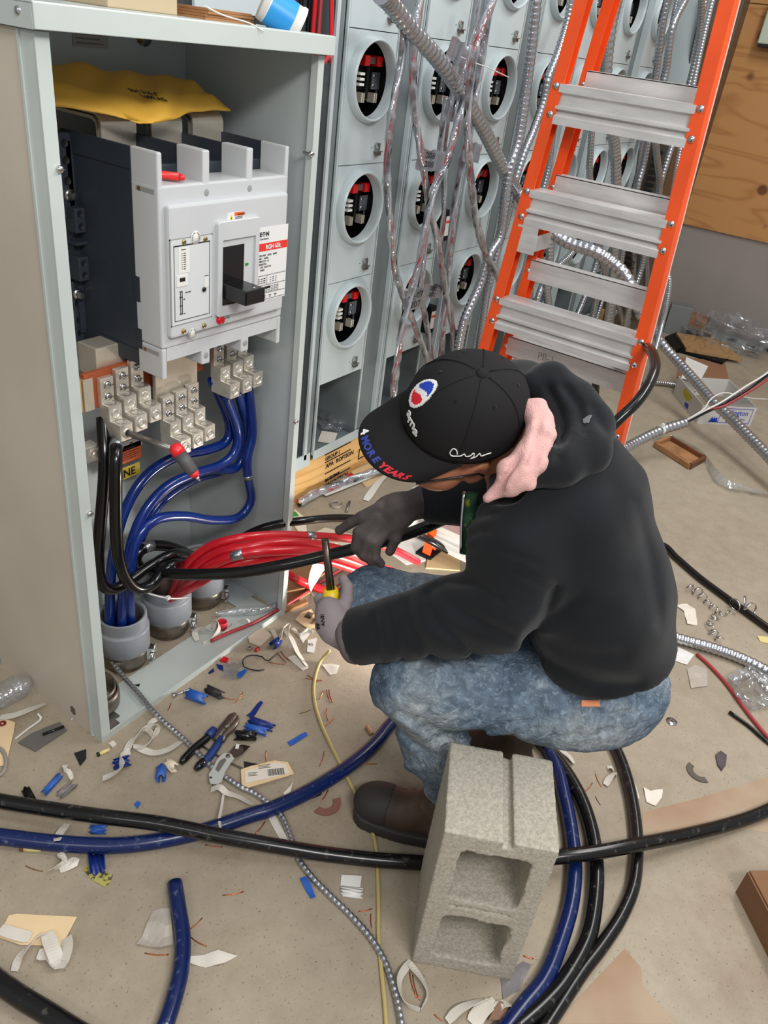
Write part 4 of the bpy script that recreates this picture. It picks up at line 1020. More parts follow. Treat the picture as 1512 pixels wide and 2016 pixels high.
cable('branch_wire', [Vector((1.88, 1.54, 2.2)), P(652, 60, y=1.5), P(645, 110, y=1.48), P(627, 130, y=1.46), P(612, 128, y=1.5), Vector((1.72, 1.58, 1.38))], .006, M_RED, 'bright red wire hooking out past the cabinet hood', cat='wire', seg=8, step=.02)
for i, (a, b) in enumerate(((621, 245), (605, 480), (589, 718))):
    q = P(a, b, y=1.545); s = empty('breaker_module', (q.x, q.y, q.z), 'white-labelled black switch module %s in the wireway' % ['at the top', 'halfway down', 'lowest'][i], 'switch', 'switch modules in the wireway')
    MB().box((-.05, 0, -.055), (.012, .04, .055), M_BLKVOID).build('module_body', s); MB().box((-.012, -.001, -.05), (.010, 0, .045), M_WHITE).build('module_label', s)
    MB().box((-.011, -.0016, .018), (.009, -.001, .028), M_INKR).build('red_stripe', s); MB().box((-.008, -.0016, -.03), (-.002, -.001, .01), M_INK).build('print', s)
# item with latch on the rear panel, top left over the hood
q = P(565, 12, y=1.53); MB().box((-.02, -.02, -.012), (.02, 0, -.006), M_GALV).build('hasp', ws).location = q-ws.location
MB().lathe([(.012, -.002), (.012, .002), (.009, .002), (.009, -.002), (.012, -.002)], M_GALV, Matrix.Rotation(math.pi/2, 4, 'X'), 16).build('hasp_ring', ws).location = q-ws.location+Vector((-.004, -.005, .008))
# second-column modules
for i, (a, b) in enumerate(((871, 440), (843, 625))):
    q = P(a, b, y=1.50); s = empty('breaker_module', (q.x, q.y, q.z), 'black module with a white and red label, %s on the second wireway' % ('upper one' if i == 0 else 'lower one'), 'switch', 'switch modules between columns')
    MB().box((-.02, -.02, -.06), (.02, .03, .05), M_BLKVOID, bev=.002).build('module_body', s); MB().box((-.013, -.0215, -.04), (.015, -.020, .03), M_WHITE).build('module_label', s); MB().box((-.012, -.0222, .006), (.014, -.0215, .015), M_INKR).build('red_stripe', s)
# plywood plinth under the gear
pl = empty('plywood_plinth', (3.0, YM, 0), 'pale plywood plinth with black grade stamps under the meter columns', 'plinth')
for x0, x1 in ((-1.5, .935), (.94, 2.1)): MB().box((x0, .002, 0), (x1, .3, .151), M_PLY2).build('plywood_board', pl)
for (px, py, s, sz) in ((640, 905, 'GROUP 1', .022), (641, 920, 'APA  ROFTION', .026), (640, 945, 'B-C EXTERIOR', .014), (640, 958, 'SAWNTECH', .026), (641, 970, 'PS 1-09  000', .016)):
    q = P(px, py, y=YM+.0015); text(s, 'stamp', q-Vector((3.0, YM, 0))+Vector((0, -.0006, -.006)), (1, 0, 0), (0, 0, 1), sz, M_INK, pl, bold=.0006)
mb = MB()
for (px, py) in ((640, 897), (640, 912), (640, 934), (640, 949), (641, 978)):
    q = P(px, py, y=YM)-Vector((3.0, YM, 0)); mb.box((q.x, -.0008, q.z), (q.x+.16, .0015, q.z+.003), M_INK)
q = P(705, 905, y=YM)-Vector((3.0, YM, 0))
for a, b in (((0, 0), (.05, .004)), ((0, 0), (.004, .045)), ((0, .042), (.05, .046)), ((.046, 0), (.05, .046))): mb.box((q.x+a[0], -.0008, q.z+a[1]), (q.x+b[0], .0015, q.z+b[1]), M_INK)
mb.build('stamp_lines', pl)
# dusty film sheet and scraps in the first trays
def crumple(name, c, rx, ry, rz, m, label, cat, seed=0, n=26, parent=None, group=None):
    mb = MB(); vs = []; random.seed(seed)
    for i in range(n+1):
        for j in range(n):
            th = math.pi*i/n; ph = 2*math.pi*j/n; d = Vector((math.sin(th)*math.cos(ph), math.sin(th)*math.sin(ph), math.cos(th)))
            k = 1+.42*mnoise.noise(d*2.6+Vector((seed, 0, 0)))+.20*mnoise.noise(d*7+Vector((0, seed, 0)))
            vs.append((d.x*rx*k, d.y*ry*k, max(-rz*.55, d.z*rz*k)+rz*.55))
    fs = [(i*n+j, (i+1)*n+j, (i+1)*n+(j+1) % n, i*n+(j+1) % n) for i in range(n) for j in range(n)]
    mb.add(vs, fs, m, False)
    o = mb.build(name, parent, label, cat, group); o.location = c; return o
crumple('plastic_sheet', P(665, 830, z=.172), .09, .07, .03, M_FILM2, 'crumpled clear film in the tray under the first meter column', 'plastic sheet', 5)
o = MB().box((-.045, -.03, 0), (.045, .03, .004), M_PAPER).build('dusty_card'); o.location = P(645, 862, z=.172); o.rotation_euler.z = .5; tag(o, 'dusty card scrap in the tray under the first meter column', 'card scrap')
# galvanised end enclosure
en = empty('galvanised_enclosure', (5.3, 1.37, 0), 'tall galvanised enclosure at the far end of the meter columns', 'enclosure')
mb = MB(); mb.box((-.32, 0, 0), (.315, .45, 2.4), M_GALV2); mb.build('enclosure_body', en)
mb = MB(); mb.box((-.324, .03, 1.25), (-.32, .40, 2.3), M_PANEL); mb.build('side_cover', en)
mb = MB(); mb.box((.18, -.012, 0), (.315, 0, 2.4), M_GALV2); mb.build('corner_flange', en)
mb = MB(); 
for k in range(26): mb.box((-.328, .06, .2+k*.035), (-.320, .11, .22+k*.035), M_INK)
mb.build('punched_strip', en)

# ================================================================== ladder
def prism_sweep(mb, prof, p0, p1, ux, uy, m, s0=1.0, s1=1.0):
    n = len(prof); vs = [p0+ux*a*s0+uy*b*s0 for a, b in prof]+[p1+ux*a*s1+uy*b*s1 for a, b in prof]
    mb.add(vs, [tuple(reversed(range(n))), tuple(range(n, 2*n))]+[(i, (i+1) % n, n+(i+1) % n, n+i) for i in range(n)], m)
ld = empty('step_ladder', (2.0, .75, 0), 'folded orange fibreglass stepladder with aluminium steps in front of the meters', 'ladder')
LO = Vector((2.0, .75, 0))
UX, UY = Vector((1, 0, 0)), Vector((0, 1, 0))
ZL = 1.95
def lp(pt): return pt-LO
def rail_pts(xf, yb, yt, xt): return Vector((xf, yb, 0)), Vector((xt, yt, ZL))
def yL(z): return .967-.088*z*1.05
def yR(z): return .505+.0*z+ (.02)*z
# right rail edge line surveyed at the steps
rf = [P(1370, 205, x=2.03), P(1305, 440, x=2.0), P(1255, 650, x=2.0)]
ymid = lambda z: rf[2].y+(rf[0].y-rf[2].y)*(z-rf[2].z)/(rf[0].z-rf[2].z)
lf = [P(1108, 165, x=2.03), P(1043, 375, x=2.0), P(984, 588, x=2.0)]
yml = lambda z: lf[2].y+(lf[0].y-lf[2].y)*(z-lf[2].z)/(lf[0].z-lf[2].z)
XF0, XFT = 1.985, 2.04
T_ = .0035; FW, WD = .028, .045
profL = [(0, -.004), (0, .027), (WD, .027), (WD, 0), (WD-T_, 0), (WD-T_, .028-T_), (T_, .028-T_), (T_, -.004)]
profR = [(a, -b) for a, b in profL][::-1]
xf_at = lambda z: XF0+(XFT-XF0)*z/ZL
for nm, prof, yy in (('front_rail', profL, yml), ('front_rail', profR, ymid)):
    mb = MB(); prism_sweep(mb, prof, lp(Vector((XF0, yy(0), 0))), lp(Vector((XFT, yy(ZL), ZL))), UX, UY, M_ORANGE); mb.build(nm, ld)
# worn pale edge on the right rail
mb = MB(); prism_sweep(mb, [(WD-.005, -.0285), (WD+.0005, -.0285), (WD+.0005, -.0272), (WD-.005, -.0272)], lp(Vector((XF0, ymid(0), 0))), lp(Vector((XFT, ymid(ZL), ZL))), UX, UY, mat('worn_rail_edge', (226, 200, 188), .6)); mb.build('worn_edge', ld)
zsteps = [lf[2].z-.262*3+.02, lf[2].z-.262*2, lf[2].z-.262, lf[2].z, lf[1].z, lf[0].z, 1.80]
for i, z in enumerate(zsteps):
    x = xf_at(z); ya, yb2 = ymid(z)-.004, yml(z)+.004
    pr = [(0, 0), (0, -.018), (.010, -.022), (.010, -.044), (.0, -.048), (.0, -.054), (.012, -.058), (.0, -.070), (.0, -.088), (.003, -.088), (.003, -.072), (.055, -.060), (.068, -.062), (.070, 0)]
    mb = MB(); mb.prism(pr, ya, yb2, M_ALU, Matrix(((1, 0, 0, x-.003), (0, 0, 1, 0), (0, 1, 0, z), (0, 0, 0, 1)))@Matrix.Identity(4))
    o = mb.build('step', ld, label=None); o.location = -LO
    for s, y in ((1, yml(z)+.014), (-1, ymid(z)-.014)):
        for dz in (-.006, -.068):
            q = Vector((xf_at(z+dz)-.0005, y, z+dz)); R_ = Matrix.Translation(lp(q))@Matrix.Rotation(-math.pi/2, 4, 'Y')
            mb = MB(); mb.lathe([(0, .004), (.005, .0034), (.0085, .001), (.0085, 0)], M_CHROME, R_, 14); mb.build('rivet', o if False else ld)
# rear rails and braces (folded close behind)
xr = lambda z: xf_at(z)+.092
yrl = lambda z: yml(z)-.028
yrr = lambda z: ymid(z)+.028
p2 = [(0, -.002), (0, .024), (.05, .024), (.05, 0), (.047, 0), (.047, .021), (.003, .021), (.003, -.002)]
p2r = [(a, -b) for a, b in p2][::-1]
for prof, yy in ((p2, yrl), (p2r, yrr)):
    mb = MB(); prism_sweep(mb, prof, lp(Vector((xr(0), yy(0), .03))), lp(Vector((xr(ZL), yy(ZL), ZL))), UX, UY, M_ORANGE); mb.build('rear_rail', ld)
for (a, b) in (((1142, 137), (1142, 137)), ((1096, 345), 0), ((1060, 515), 0), ((1025, 668), 0), ((870, 985), 0)):
    z = P(a[0], a[1], x=2.10).z; x = xr(z)
    mb = MB(); mb.box((x-.004, yrr(z)-.01, z-.055), (x-.001, yrl(z)+.01, z), M_ALU); mb.box((x-.004, yrr(z)-.01, z-.002), (x+.03, yrl(z)+.01, z+.001), M_ALU)
    o = mb.build('rear_brace', ld); o.location = -LO
    for y in (yrl(z)+.014,):
        mb = MB(); mb.lathe([(0, .004), (.005, .003), (.006, 0)], M_CHROME, Matrix.Translation(lp(Vector((x-.001, y, z-.03))))@Matrix.Rotation(-math.pi/2, 4, 'Y'), 12); mb.build('rivet', ld)
# spreader hinge below the middle step, feet
q = P(1038, 460, x=2.02); mb = MB(); mb.box((-.004, -.03, -.05), (.0, .03, .02), M_ALU, bev=.001); mb.box((0, -.032, -.04), (.09, -.028, .0), M_ALU); o = mb.build('spreader_bracket', ld); o.location = q-LO
for yy, s in ((yml(0)+.016, 1), (ymid(0)-.016, -1)):
    MB().box((-.01, -.03, -.0), (.10, .03, .014), M_BLKVOID, bev=.003).build('ladder_foot', ld).location = Vector((XF0, yy, 0))-LO
t_ = text('PB-1', 'handwriting', lp(P(1057, 705, x=2.075)), (0, -1, .0), (0, 0, 1), .028, mat('faint_pencil', (128, 126, 122), .7), ld)
# ================================================================== the worker
M_HOOD = mat('black_fleece', (27, 29, 32), .9, bump=.35, bscale=700, var=.10, vscale=12, spec=.15, sheen=.12)
M_SKIN = mat('tan_skin', (166, 108, 80), .5, bump=.1, bscale=300, var=.06, vscale=30)
M_CAP = mat('black_twill', (30, 29, 30), .85, bump=.3, bscale=900, spec=.2)
M_GLOVEG = mat('grey_knit_glove', (142, 131, 134), .85, bump=.5, bscale=900)
M_GLOVED = mat('dark_palm_glove', (66, 59, 57), .75, bump=.5, bscale=600, var_rgb=(104, 94, 92), vscale=12, vlo=.5, vhi=.75)
M_TOWEL = mat('pink_terry_towel', (214, 168, 162), .95, bump=.9, bscale=420, var=.05, vscale=20)
M_BOOT = mat('worn_brown_leather', (84, 66, 50), .6, bump=.3, bscale=120, var_rgb=(58, 44, 34), vscale=12)
M_SOLE = mat('grey_black_rubber', (52, 50, 48), .7, bump=.2, bscale=200)
def denim():
    mt = bpy.data.materials.new('worn_denim'); mt.use_nodes = True; nt = mt.node_tree; b = nt.nodes['Principled BSDF']
    tc = nt.nodes.new('ShaderNodeTexCoord')
    def N(sc, det=6, st=None, dist=0):
        n = nt.nodes.new('ShaderNodeTexNoise'); n.inputs['Scale'].default_value = sc; n.inputs['Detail'].default_value = det; n.inputs['Distortion'].default_value = dist
        nt.links.new(tc.outputs['Object'], n.inputs[0]); return n.outputs[0]
    def R(src, stops):
        r = nt.nodes.new('ShaderNodeValToRGB'); e = r.color_ramp.elements
        while len(e) < len(stops): e.new(.5)
        for k, (p, c) in enumerate(stops): e[k].position = p; e[k].color = srgb(c)+(1,)
        nt.links.new(src, r.inputs[0]); return r.outputs[0]
    base = R(N(6, 8, dist=.4), [(.3, (78, 96, 118)), (.5, (118, 135, 150)), (.68, (164, 172, 176))])
    fine = R(N(38, 8, dist=1.2), [(.35, (150, 160, 170)), (.55, (225, 228, 232)), (.66, (255, 255, 255))])
    m1 = nt.nodes.new('ShaderNodeMix'); m1.data_type = 'RGBA'; m1.blend_type = 'MULTIPLY'; m1.inputs[0].default_value = .75
    nt.links.new(base, m1.inputs[6]); nt.links.new(fine, m1.inputs[7])
    scr = R(N(55, 5, dist=2.5), [(.56, (0, 0, 0)), (.64, (96, 102, 106))])
    m2 = nt.nodes.new('ShaderNodeMix'); m2.data_type = 'RGBA'; m2.blend_type = 'ADD'; m2.inputs[0].default_value = .8
    nt.links.new(m1.outputs[2], m2.inputs[6]); nt.links.new(scr, m2.inputs[7]); nt.links.new(m2.outputs[2], b.inputs['Base Color'])
    b.inputs['Roughness'].default_value = .85; b.inputs['Specular IOR Level'].default_value = .2
    bp = nt.nodes.new('ShaderNodeBump'); bp.inputs['Strength'].default_value = .8; bp.inputs['Distance'].default_value = .008
    nt.links.new(N(45, 8, dist=1.6), bp.inputs['Height']); nt.links.new(bp.outputs[0], b.inputs['Normal'])
    return mt
M_DENIM = denim()

# joints (world metres)
hu = camvec(.18, -.46, -.87); hl = camvec(.38, .84, -.36); hf = -(hu.cross(hl)).normalized()
if hf.dot(camvec(-1, .2, -.1)) < 0: hf = -hf
hl = hf.cross(hu); hl = hl if hl.dot(camvec(.38, .84, -.36)) > 0 else -hl
CR = P(906, 818, d=1.32)                       # centre of the cap rim
HEAD = CR-hu*.012
F = Vector((-.50, .866, 0)); LL = Vector((-.866, -.50, 0))
NECK = P(1098, 880, d=1.40)
SHL = P(1020, 1075, d=1.34); SHR = NECK+(NECK-SHL)*.0+Vector((.20, .17, -.03))
ELL = P(998, 1192, d=1.37); WRL = P(705, 1252, d=1.47)
PEL = P(1200, 1330, d=1.66)
HIPL = P(1145, 1360, d=1.62); HIPR = HIPL-LL*.17+Vector((0, 0, .0))
KNL = P(822, 1345, z=.455); KNR = P(738, 1188, z=.45)
ANL = Vector((1.115, .385, .085)); 
FDIR = Vector((-.30, .954, 0))
TOER = Vector((1.20, .62, 0))
ANR = Vector((1.36, .36, .12))
ELR = P(1010, 985, d=1.58); WRR = P(842, 985, d=1.64)
root = empty('person', (1.25, .35, 0), 'crouching worker in black hoodie, torn jeans and black cap, gripping a black cable', 'person')
ro = root.location
def pobj(o): o.parent = root; o.matrix_parent_inverse = Matrix.Translation(-ro); return o
A3 = lambda v: np.array(v, np.float32)
def cones(p, lst, k):
    d = None
    for (a, b, ra, rb) in lst:
        e = sd_cone(p, a, b, ra, rb); d = e if d is None else smin(d, e, k)
    return d
def seg_dist(p, a, b): return sd_cone(p, a, b, 0, 0)
def crease(p, a, b, w_, amp): return amp*np.exp(-(seg_dist(p, a, b)/w_)**2)
def crease2(p, pl, w_, amp, dep=None, dw=.24):
    """fold line surveyed on the cloth: pl is a polyline of photo pixels, followed along the sight lines"""
    c = (p-CAMP.astype(np.float32))@RC.astype(np.float32); z = np.maximum(c[..., 2], .1)
    u = CX+FPX*c[..., 0]/z; v = CY+FPX*c[..., 1]/z; best = None
    for (x0, y0), (x1, y1) in zip(pl[:-1], pl[1:]):
        dx, dy = x1-x0, y1-y0; t = np.clip(((u-x0)*dx+(v-y0)*dy)/(dx*dx+dy*dy), 0, 1)
        q = (u-x0-t*dx)**2+(v-y0-t*dy)**2; best = q if best is None else np.minimum(best, q)
    g = amp*np.exp(-best/(w_*w_))
    if dep is not None: g = g*np.exp(-((np.linalg.norm(c, axis=-1)-dep)/dw)**2)
    return g
def boxof(pts, pad):
    pts = np.array([list(q) for q in pts]); return pts.min(0)-pad, pts.max(0)+pad

# ---- the body itself (skin): head with features, neck, trunk, limbs
def f_body(p):
    ax = [list(hf), list(hl), list(hu)]
    d = sd_ell(p, HEAD+hf*-.008, (.098, .076, .098), ax)
    d = smin(d, sd_ell(p, HEAD+hf*.040-hu*.055+hl*.008, (.062, .082, .062), ax), .02)            # jaw and face
    d = smin(d, sd_cone(p, HEAD+hf*.088-hu*.035, HEAD+hf*.112-hu*.062, .008, .013), .012)  # nose
    d = smin(d, sd_ell(p, HEAD+hf*.085-hu*.102, (.016, .024, .016), ax), .015)            # chin
    for s in (-1, 1):
        d = smin(d, sd_ell(p, HEAD+hf*.090-hu*.020+hl*.032*s, (.012, .018, .010), ax), .012)
        d = smax(d, -sd_ell(p, HEAD+hf*.100-hu*.034+hl*.030*s, (.012, .013, .008), ax), .008)
        e = sd_ell(p, HEAD-hf*.006-hu*.036+hl*.086*s, (.022, .011, .034), ax)            # ear
        e = smax(e, -sd_ell(p, HEAD-hf*.0-hu*.034+hl*.097*s, (.013, .009, .022), ax), .003)
        d = smin(d, e, .006)
    d = smin(d, sd_ell(p, HEAD+hf*.094-hu*.082, (.008, .020, .004), ax), .006)
    nb = HEAD-hf*.03-hu*.07
    d = smin(d, sd_cone(p, nb, NECK-Vector((0, 0, .03)), .050, .050), .03)
    ch = NECK.lerp(PEL, .35); 
    d = smin(d, cones(p, [(NECK, PEL.lerp(NECK, .12), .085, .075), (SHL, SHR, .055, .055), (ch+LL*.06, PEL.lerp(NECK, .1)+LL*.04, .075, .065), (ch-LL*.06, PEL.lerp(NECK, .1)-LL*.04, .075, .065)], .05), .04)
    d = smin(d, cones(p, [(SHL, ELL, .048, .038), (ELL, WRL, .036, .026), (SHR, ELR, .048, .038), (ELR, WRR, .036, .026)], .03), .02)
    d = smin(d, cones(p, [(HIPL, KNL, .070, .055), (KNL, ANL, .052, .036), (HIPR, KNR, .070, .055), (KNR, ANR, .052, .036)], .03), .03)
    return d
lo, hi = boxof([HEAD+Vector((0, 0, .1)), HEAD+hf*.1, SHL, SHR, ELL, WRL, WRR, PEL, HIPR, KNL, KNR, ANL, ANR], .09)
pobj(sdf_obj('body', f_body, lo, hi, .0062, M_SKIN, relax=2))
# finer head over the coarse one would double surfaces, so the head detail is a tight pass of its own skin
mbx = MB()
for s in (-1, 1):
    for (r_, m_, o_) in ((.0115, mat('eye_white', (226, 220, 212), .25), 0), (.0055, mat('eye_brown', (50, 32, 22), .15), .0075)):
        mbx.lathe([(r_*math.sin(math.pi*i/10), -r_*math.cos(math.pi*i/10)) for i in range(11)], m_, Matrix.Translation(HEAD+hf*(.0815+o_)-hu*.034+hl*.030*s), 16)
pobj(mbx.build('eyes'))
def f_hair(p):
    ax = [list(hf), list(hl), list(hu)]
    d = sd_ell(p, HEAD-hf*.012+hu*.004, (.103, .081, .100), ax)
    q = (p-A3(HEAD)); d = np.maximum(d, -(q@A3(hu))-.055); d = np.maximum(d, (q@A3(hf))-.03+(q@A3(hu))*.4)
    return d
lo, hi = boxof([HEAD], .12)
pobj(sdf_obj('short_hair', f_hair, lo, hi, .005, mat('dark_hair', (44, 38, 34), .7, bump=.6, bscale=500)))

# ---- hooded sweatshirt
BK = P(1190, 1050, d=1.55)
def f_hoodie(p):
    up = Vector((0, 0, 1))
    t1 = NECK.lerp(PEL, .22); t2 = NECK.lerp(PEL, .55); t3 = NECK.lerp(PEL, 1.0)
    d = cones(p, [(NECK-up*.04, t1, .095, .13), (t1, t2, .122, .134), (t2, t3, .134, .130)], .05)
    for s in (1, -1):
        d = smin(d, cones(p, [(t1+LL*.075*s, t2+LL*.085*s, .098, .106), (t2+LL*.085*s, t3+LL*.07*s, .106, .106)], .05), .05)
    # blousing over the waist at the back
    d = smin(d, sd_cone(p, P(1225, 1190, d=1.56), P(1226, 1262, d=1.60), .076, .080), .06)
    d = smin(d, sd_cone(p, P(1130, 1235, d=1.55), P(1215, 1270, d=1.62), .072, .075), .06)
    # shoulder and sleeves
    d = smin(d, cones(p, [(NECK+LL*.02, SHL, .085, .080)], .04), .05)
    mid = SHL.lerp(ELL, .5)
    sl = cones(p, [(SHL, ELL, .079, .071), (ELL, ELL.lerp(WRL, .35), .070, .066), (ELL.lerp(WRL, .3), WRL, .068, .056)], .03)
    d = smin(d, sl, .035)
    sr = cones(p, [(NECK-LL*.05, SHR, .08, .075), (SHR, ELR, .07, .06), (ELR, WRR, .058, .046)], .03)
    d = smin(d, sr, .03)
    # neck opening
    d = smax(d, -sd_cone(p, HEAD-hu*.05, P(1050, 885, d=1.31), .078, .042), .012)
    d = smax(d, -sd_cone(p, P(985, 900, d=1.28), P(1000, 960, d=1.30), .05, .03), .015)
    # the open zip front shows the shirt at the far side
    # ---- folds
    EI = P(1010, 1150, d=1.30)
    f = 0
    f = f+crease(p, P(700, 1100+0, d=1.3), P(700, 1100, d=1.3), .01, 0)
    for (pl, w_, am, dep) in (
        ([(768, 1205), (776, 1250), (792, 1296)], 9, .008, 1.40), ([(738, 1212), (742, 1255), (752, 1295)], 7, .007, 1.43), ([(800, 1192), (815, 1245), (850, 1292)], 10, .009, 1.38),
        ([(842, 1172), (862, 1225), (930, 1282)], 11, .011, 1.36), ([(862, 1158), (905, 1205), (1005, 1250)], 12, .012, 1.33), ([(880, 1148), (935, 1150), (985, 1178)], 8, .007, 1.30),
        ([(1012, 1120), (1052, 1142), (1078, 1152)], 6, .005, 1.30), ([(1092, 1156), (1075, 1210), (1030, 1262)], 10, .012, 1.31), ([(1040, 1250), (1095, 1215), (1140, 1180)], 14, .010, 1.38), ([(1120, 1195), (1170, 1160), (1230, 1140)], 26, .006, 1.42),
        ([(1035, 1275), (1100, 1310), (1180, 1345), (1250, 1350)], 16, .013, 1.50), ([(1060, 1262), (1140, 1290), (1220, 1290)], 20, .008, 1.48),
        ([(1046, 948), (1090, 936), (1135, 920), (1180, 892), (1205, 862)], 6, .013, 1.30), ([(1088, 770), (1108, 810), (1120, 860), (1110, 905)], 8, .008, 1.30), ([(1060, 738), (1085, 760), (1092, 800)], 7, .009, 1.34), ([(1125, 780), (1150, 820)], 9, .005, 1.33),
        ([(908, 1000), (935, 985), (975, 975)], 6, .006, 1.28), ([(912, 1030), (945, 1015), (985, 1010)], 7, .007, 1.27), ([(910, 1062), (940, 1046), (965, 1045)], 7, .006, 1.27), ([(908, 1085), (935, 1078)], 6, .005, 1.28),
        ([(1250, 990), (1280, 1100), (1300, 1230)], 14, .006, 1.50), ([(1205, 960), (1250, 1080), (1270, 1200)], 26, .006, 1.44), ([(1000, 1290), (1040, 1300)], 7, .006, 1.38), ([(965, 1080), (1005, 1088), (1060, 1110)], 5, .004, 1.28)):
        f = f+crease2(p, pl, w_, am, dep)
    d = d+f-npnoise(p, 13, 1.0)*.0045-npnoise(p, 31, 4.0)*.0020
    # hem and cuff planes
    hem = A3(((PEL-NECK).normalized()+Vector((0, 0, -.35))).normalized())
    d = smax(d, (p-A3(P(1160, 1302, d=1.55)))@hem, .010)
    cf = A3((WRL-ELL).normalized()); near = (np.linalg.norm(p-A3(WRL), axis=-1) < .16)
    d = np.where(near, smax(d, (p-A3(WRL))@cf-.010, .008), d)
    cr_ = A3((WRR-ELR).normalized()); near = (np.linalg.norm(p-A3(WRR), axis=-1) < .14)
    d = np.where(near, smax(d, (p-A3(WRR))@cr_-.004, .008), d)
    return d
lo, hi = boxof([NECK+Vector((0, 0, .12)), SHL, SHR, ELL, WRL, WRR, PEL, P(1310, 1200, d=1.6)], .17)
hood = pobj(sdf_obj('hooded_sweatshirt', f_hoodie, lo, hi, .0062, M_HOOD, relax=1, label='black zip hoodie with the hood down'))
def f_hood(p):
    hp = [(1048, 752, 1.35, .020), (1085, 752, 1.37, .030), (1128, 790, 1.37, .036), (1158, 842, 1.36, .042), (1150, 885, 1.32, .040), (1100, 912, 1.28, .034), (1050, 935, 1.265, .022)]
    hd = None
    for a, b in zip(hp[:-1], hp[1:]):
        e = sd_cone(p, P(a[0], a[1], d=a[2]), P(b[0], b[1], d=b[2]), a[3], b[3]); hd = e if hd is None else smin(hd, e, .02)
    hd = smin(hd, sd_cone(p, P(1105, 820, d=1.36), P(1120, 870, d=1.34), .034, .040), .03)
    hd = smin(hd, sd_cone(p, P(1060, 760, d=1.38), P(1120, 800, d=1.42), .02, .05), .03)
    hd = hd+crease2(p, [(1080, 762), (1104, 810), (1112, 850), (1096, 902)], 8, .013)+crease2(p, [(1112, 762), (1140, 800), (1150, 850)], 9, .008)+crease2(p, [(1165, 800), (1190, 850)], 8, .005)
    hd = smax(hd, -sd_cone(p, HEAD-hu*.05, P(1050, 885, d=1.31), .076, .040), .012)
    hd = smax(hd, -sd_cone(p, P(1055, 780, d=1.30), P(1085, 860, d=1.27), .016, .018), .012)
    return hd-npnoise(p, 24, 2.0)*.003-npnoise(p, 60, 5.0)*.001
lo, hi = boxof([P(1045, 745, d=1.36), P(1170, 840, d=1.36), P(1050, 940, d=1.26), P(1120, 800, d=1.42)], .09)
hdo = sdf_obj('hood', f_hood, lo, hi, .005, M_HOOD, relax=1); hdo.parent = hood
# t-shirt strip at the open front
pobj(MB().tube([P(926, 970, d=1.36), P(924, 1030, d=1.37), P(918, 1090, d=1.38)], [.014, .016, .012], mat('dark_green_shirt', (14, 62, 36), .8, var_rgb=(110, 120, 20), vscale=40, vlo=.62, vhi=.66), 12).build('shirt_front', label='dark green shirt front'))
sp = spline([P(914, 968, d=1.335), P(909, 1030, d=1.345), P(908, 1085, d=1.36)], .01)
pobj(MB().tube(sp, .0028, M_CHROME, 6).build('zip'))
# paint fleck on the shoulder
# ---- jeans
WA = P(1215, 1395, d=1.66)
def f_jeans(p):
    hips = cones(p, [(HIPL+Vector((0, 0, .01)), HIPR, .100, .098), (PEL-Vector((0, 0, .02)), HIPL.lerp(HIPR, .5), .112, .108), (P(1192, 1355, d=1.64), P(1120, 1362, d=1.60), .094, .092)], .05)
    tl = cones(p, [(HIPL, KNL, .096, .083), (KNL, KNL.lerp(ANL, .5), .080, .068), (KNL.lerp(ANL, .5), ANL+Vector((0, 0, .03)), .066, .056)], .03)
    tr = cones(p, [(HIPR, KNR, .098, .078), (KNR, ANR+Vector((0, 0, .04)), .076, .058)], .03)
    d = smin(hips, smin(tl, tr, .02), .05)
    f = 0
    for (pl, w_, am) in (
        ([(778, 1398), (820, 1425), (862, 1452)], 8, .010), ([(795, 1392), (850, 1430), (905, 1452)], 7, .010), ([(770, 1420), (810, 1455), (850, 1490)], 9, .011), ([(762, 1450), (800, 1500), (835, 1545)], 9, .008),
        ([(858, 1455), (930, 1442), (985, 1430)], 7, .009), ([(870, 1470), (960, 1460), (1010, 1450)], 6, .008), ([(790, 1370), (840, 1400), (870, 1440)], 10, .006), ([(1080, 1420), (1160, 1416), (1250, 1402)], 4, .005), ([(990, 1425), (1080, 1412)], 4, .005),
        ([(1095, 1452), (1170, 1445), (1220, 1432)], 5, .006), ([(745, 1330), (752, 1400), (775, 1470)], 9, .006), ([(1120, 1385), (1130, 1440)], 12, .005), ([(1170, 1390), (1180, 1435)], 10, .005), ([(1212, 1380), (1225, 1420)], 9, .005), ([(800, 1290), (830, 1330)], 10, .004), ([(960, 1290), (1000, 1340), (1060, 1400)], 12, .005)):
        f = f+crease2(p, pl, w_, am)
    d = d+f-npnoise(p, 17, 2.0)*.005-npnoise(p, 48, 7.0)*.0026-npnoise(p, 95, 3.0)*.0014
    d = smax(d, (p-A3(P(1215, 1275, d=1.62)))[..., 2]-.0, .01)
    return d
lo, hi = boxof([KNL, KNR, ANL, ANR, HIPL, HIPR, PEL], .15)
pobj(sdf_obj('jeans', f_jeans, lo, hi, .006, M_DENIM, relax=1, label='faded blue jeans, scuffed at the knee'))
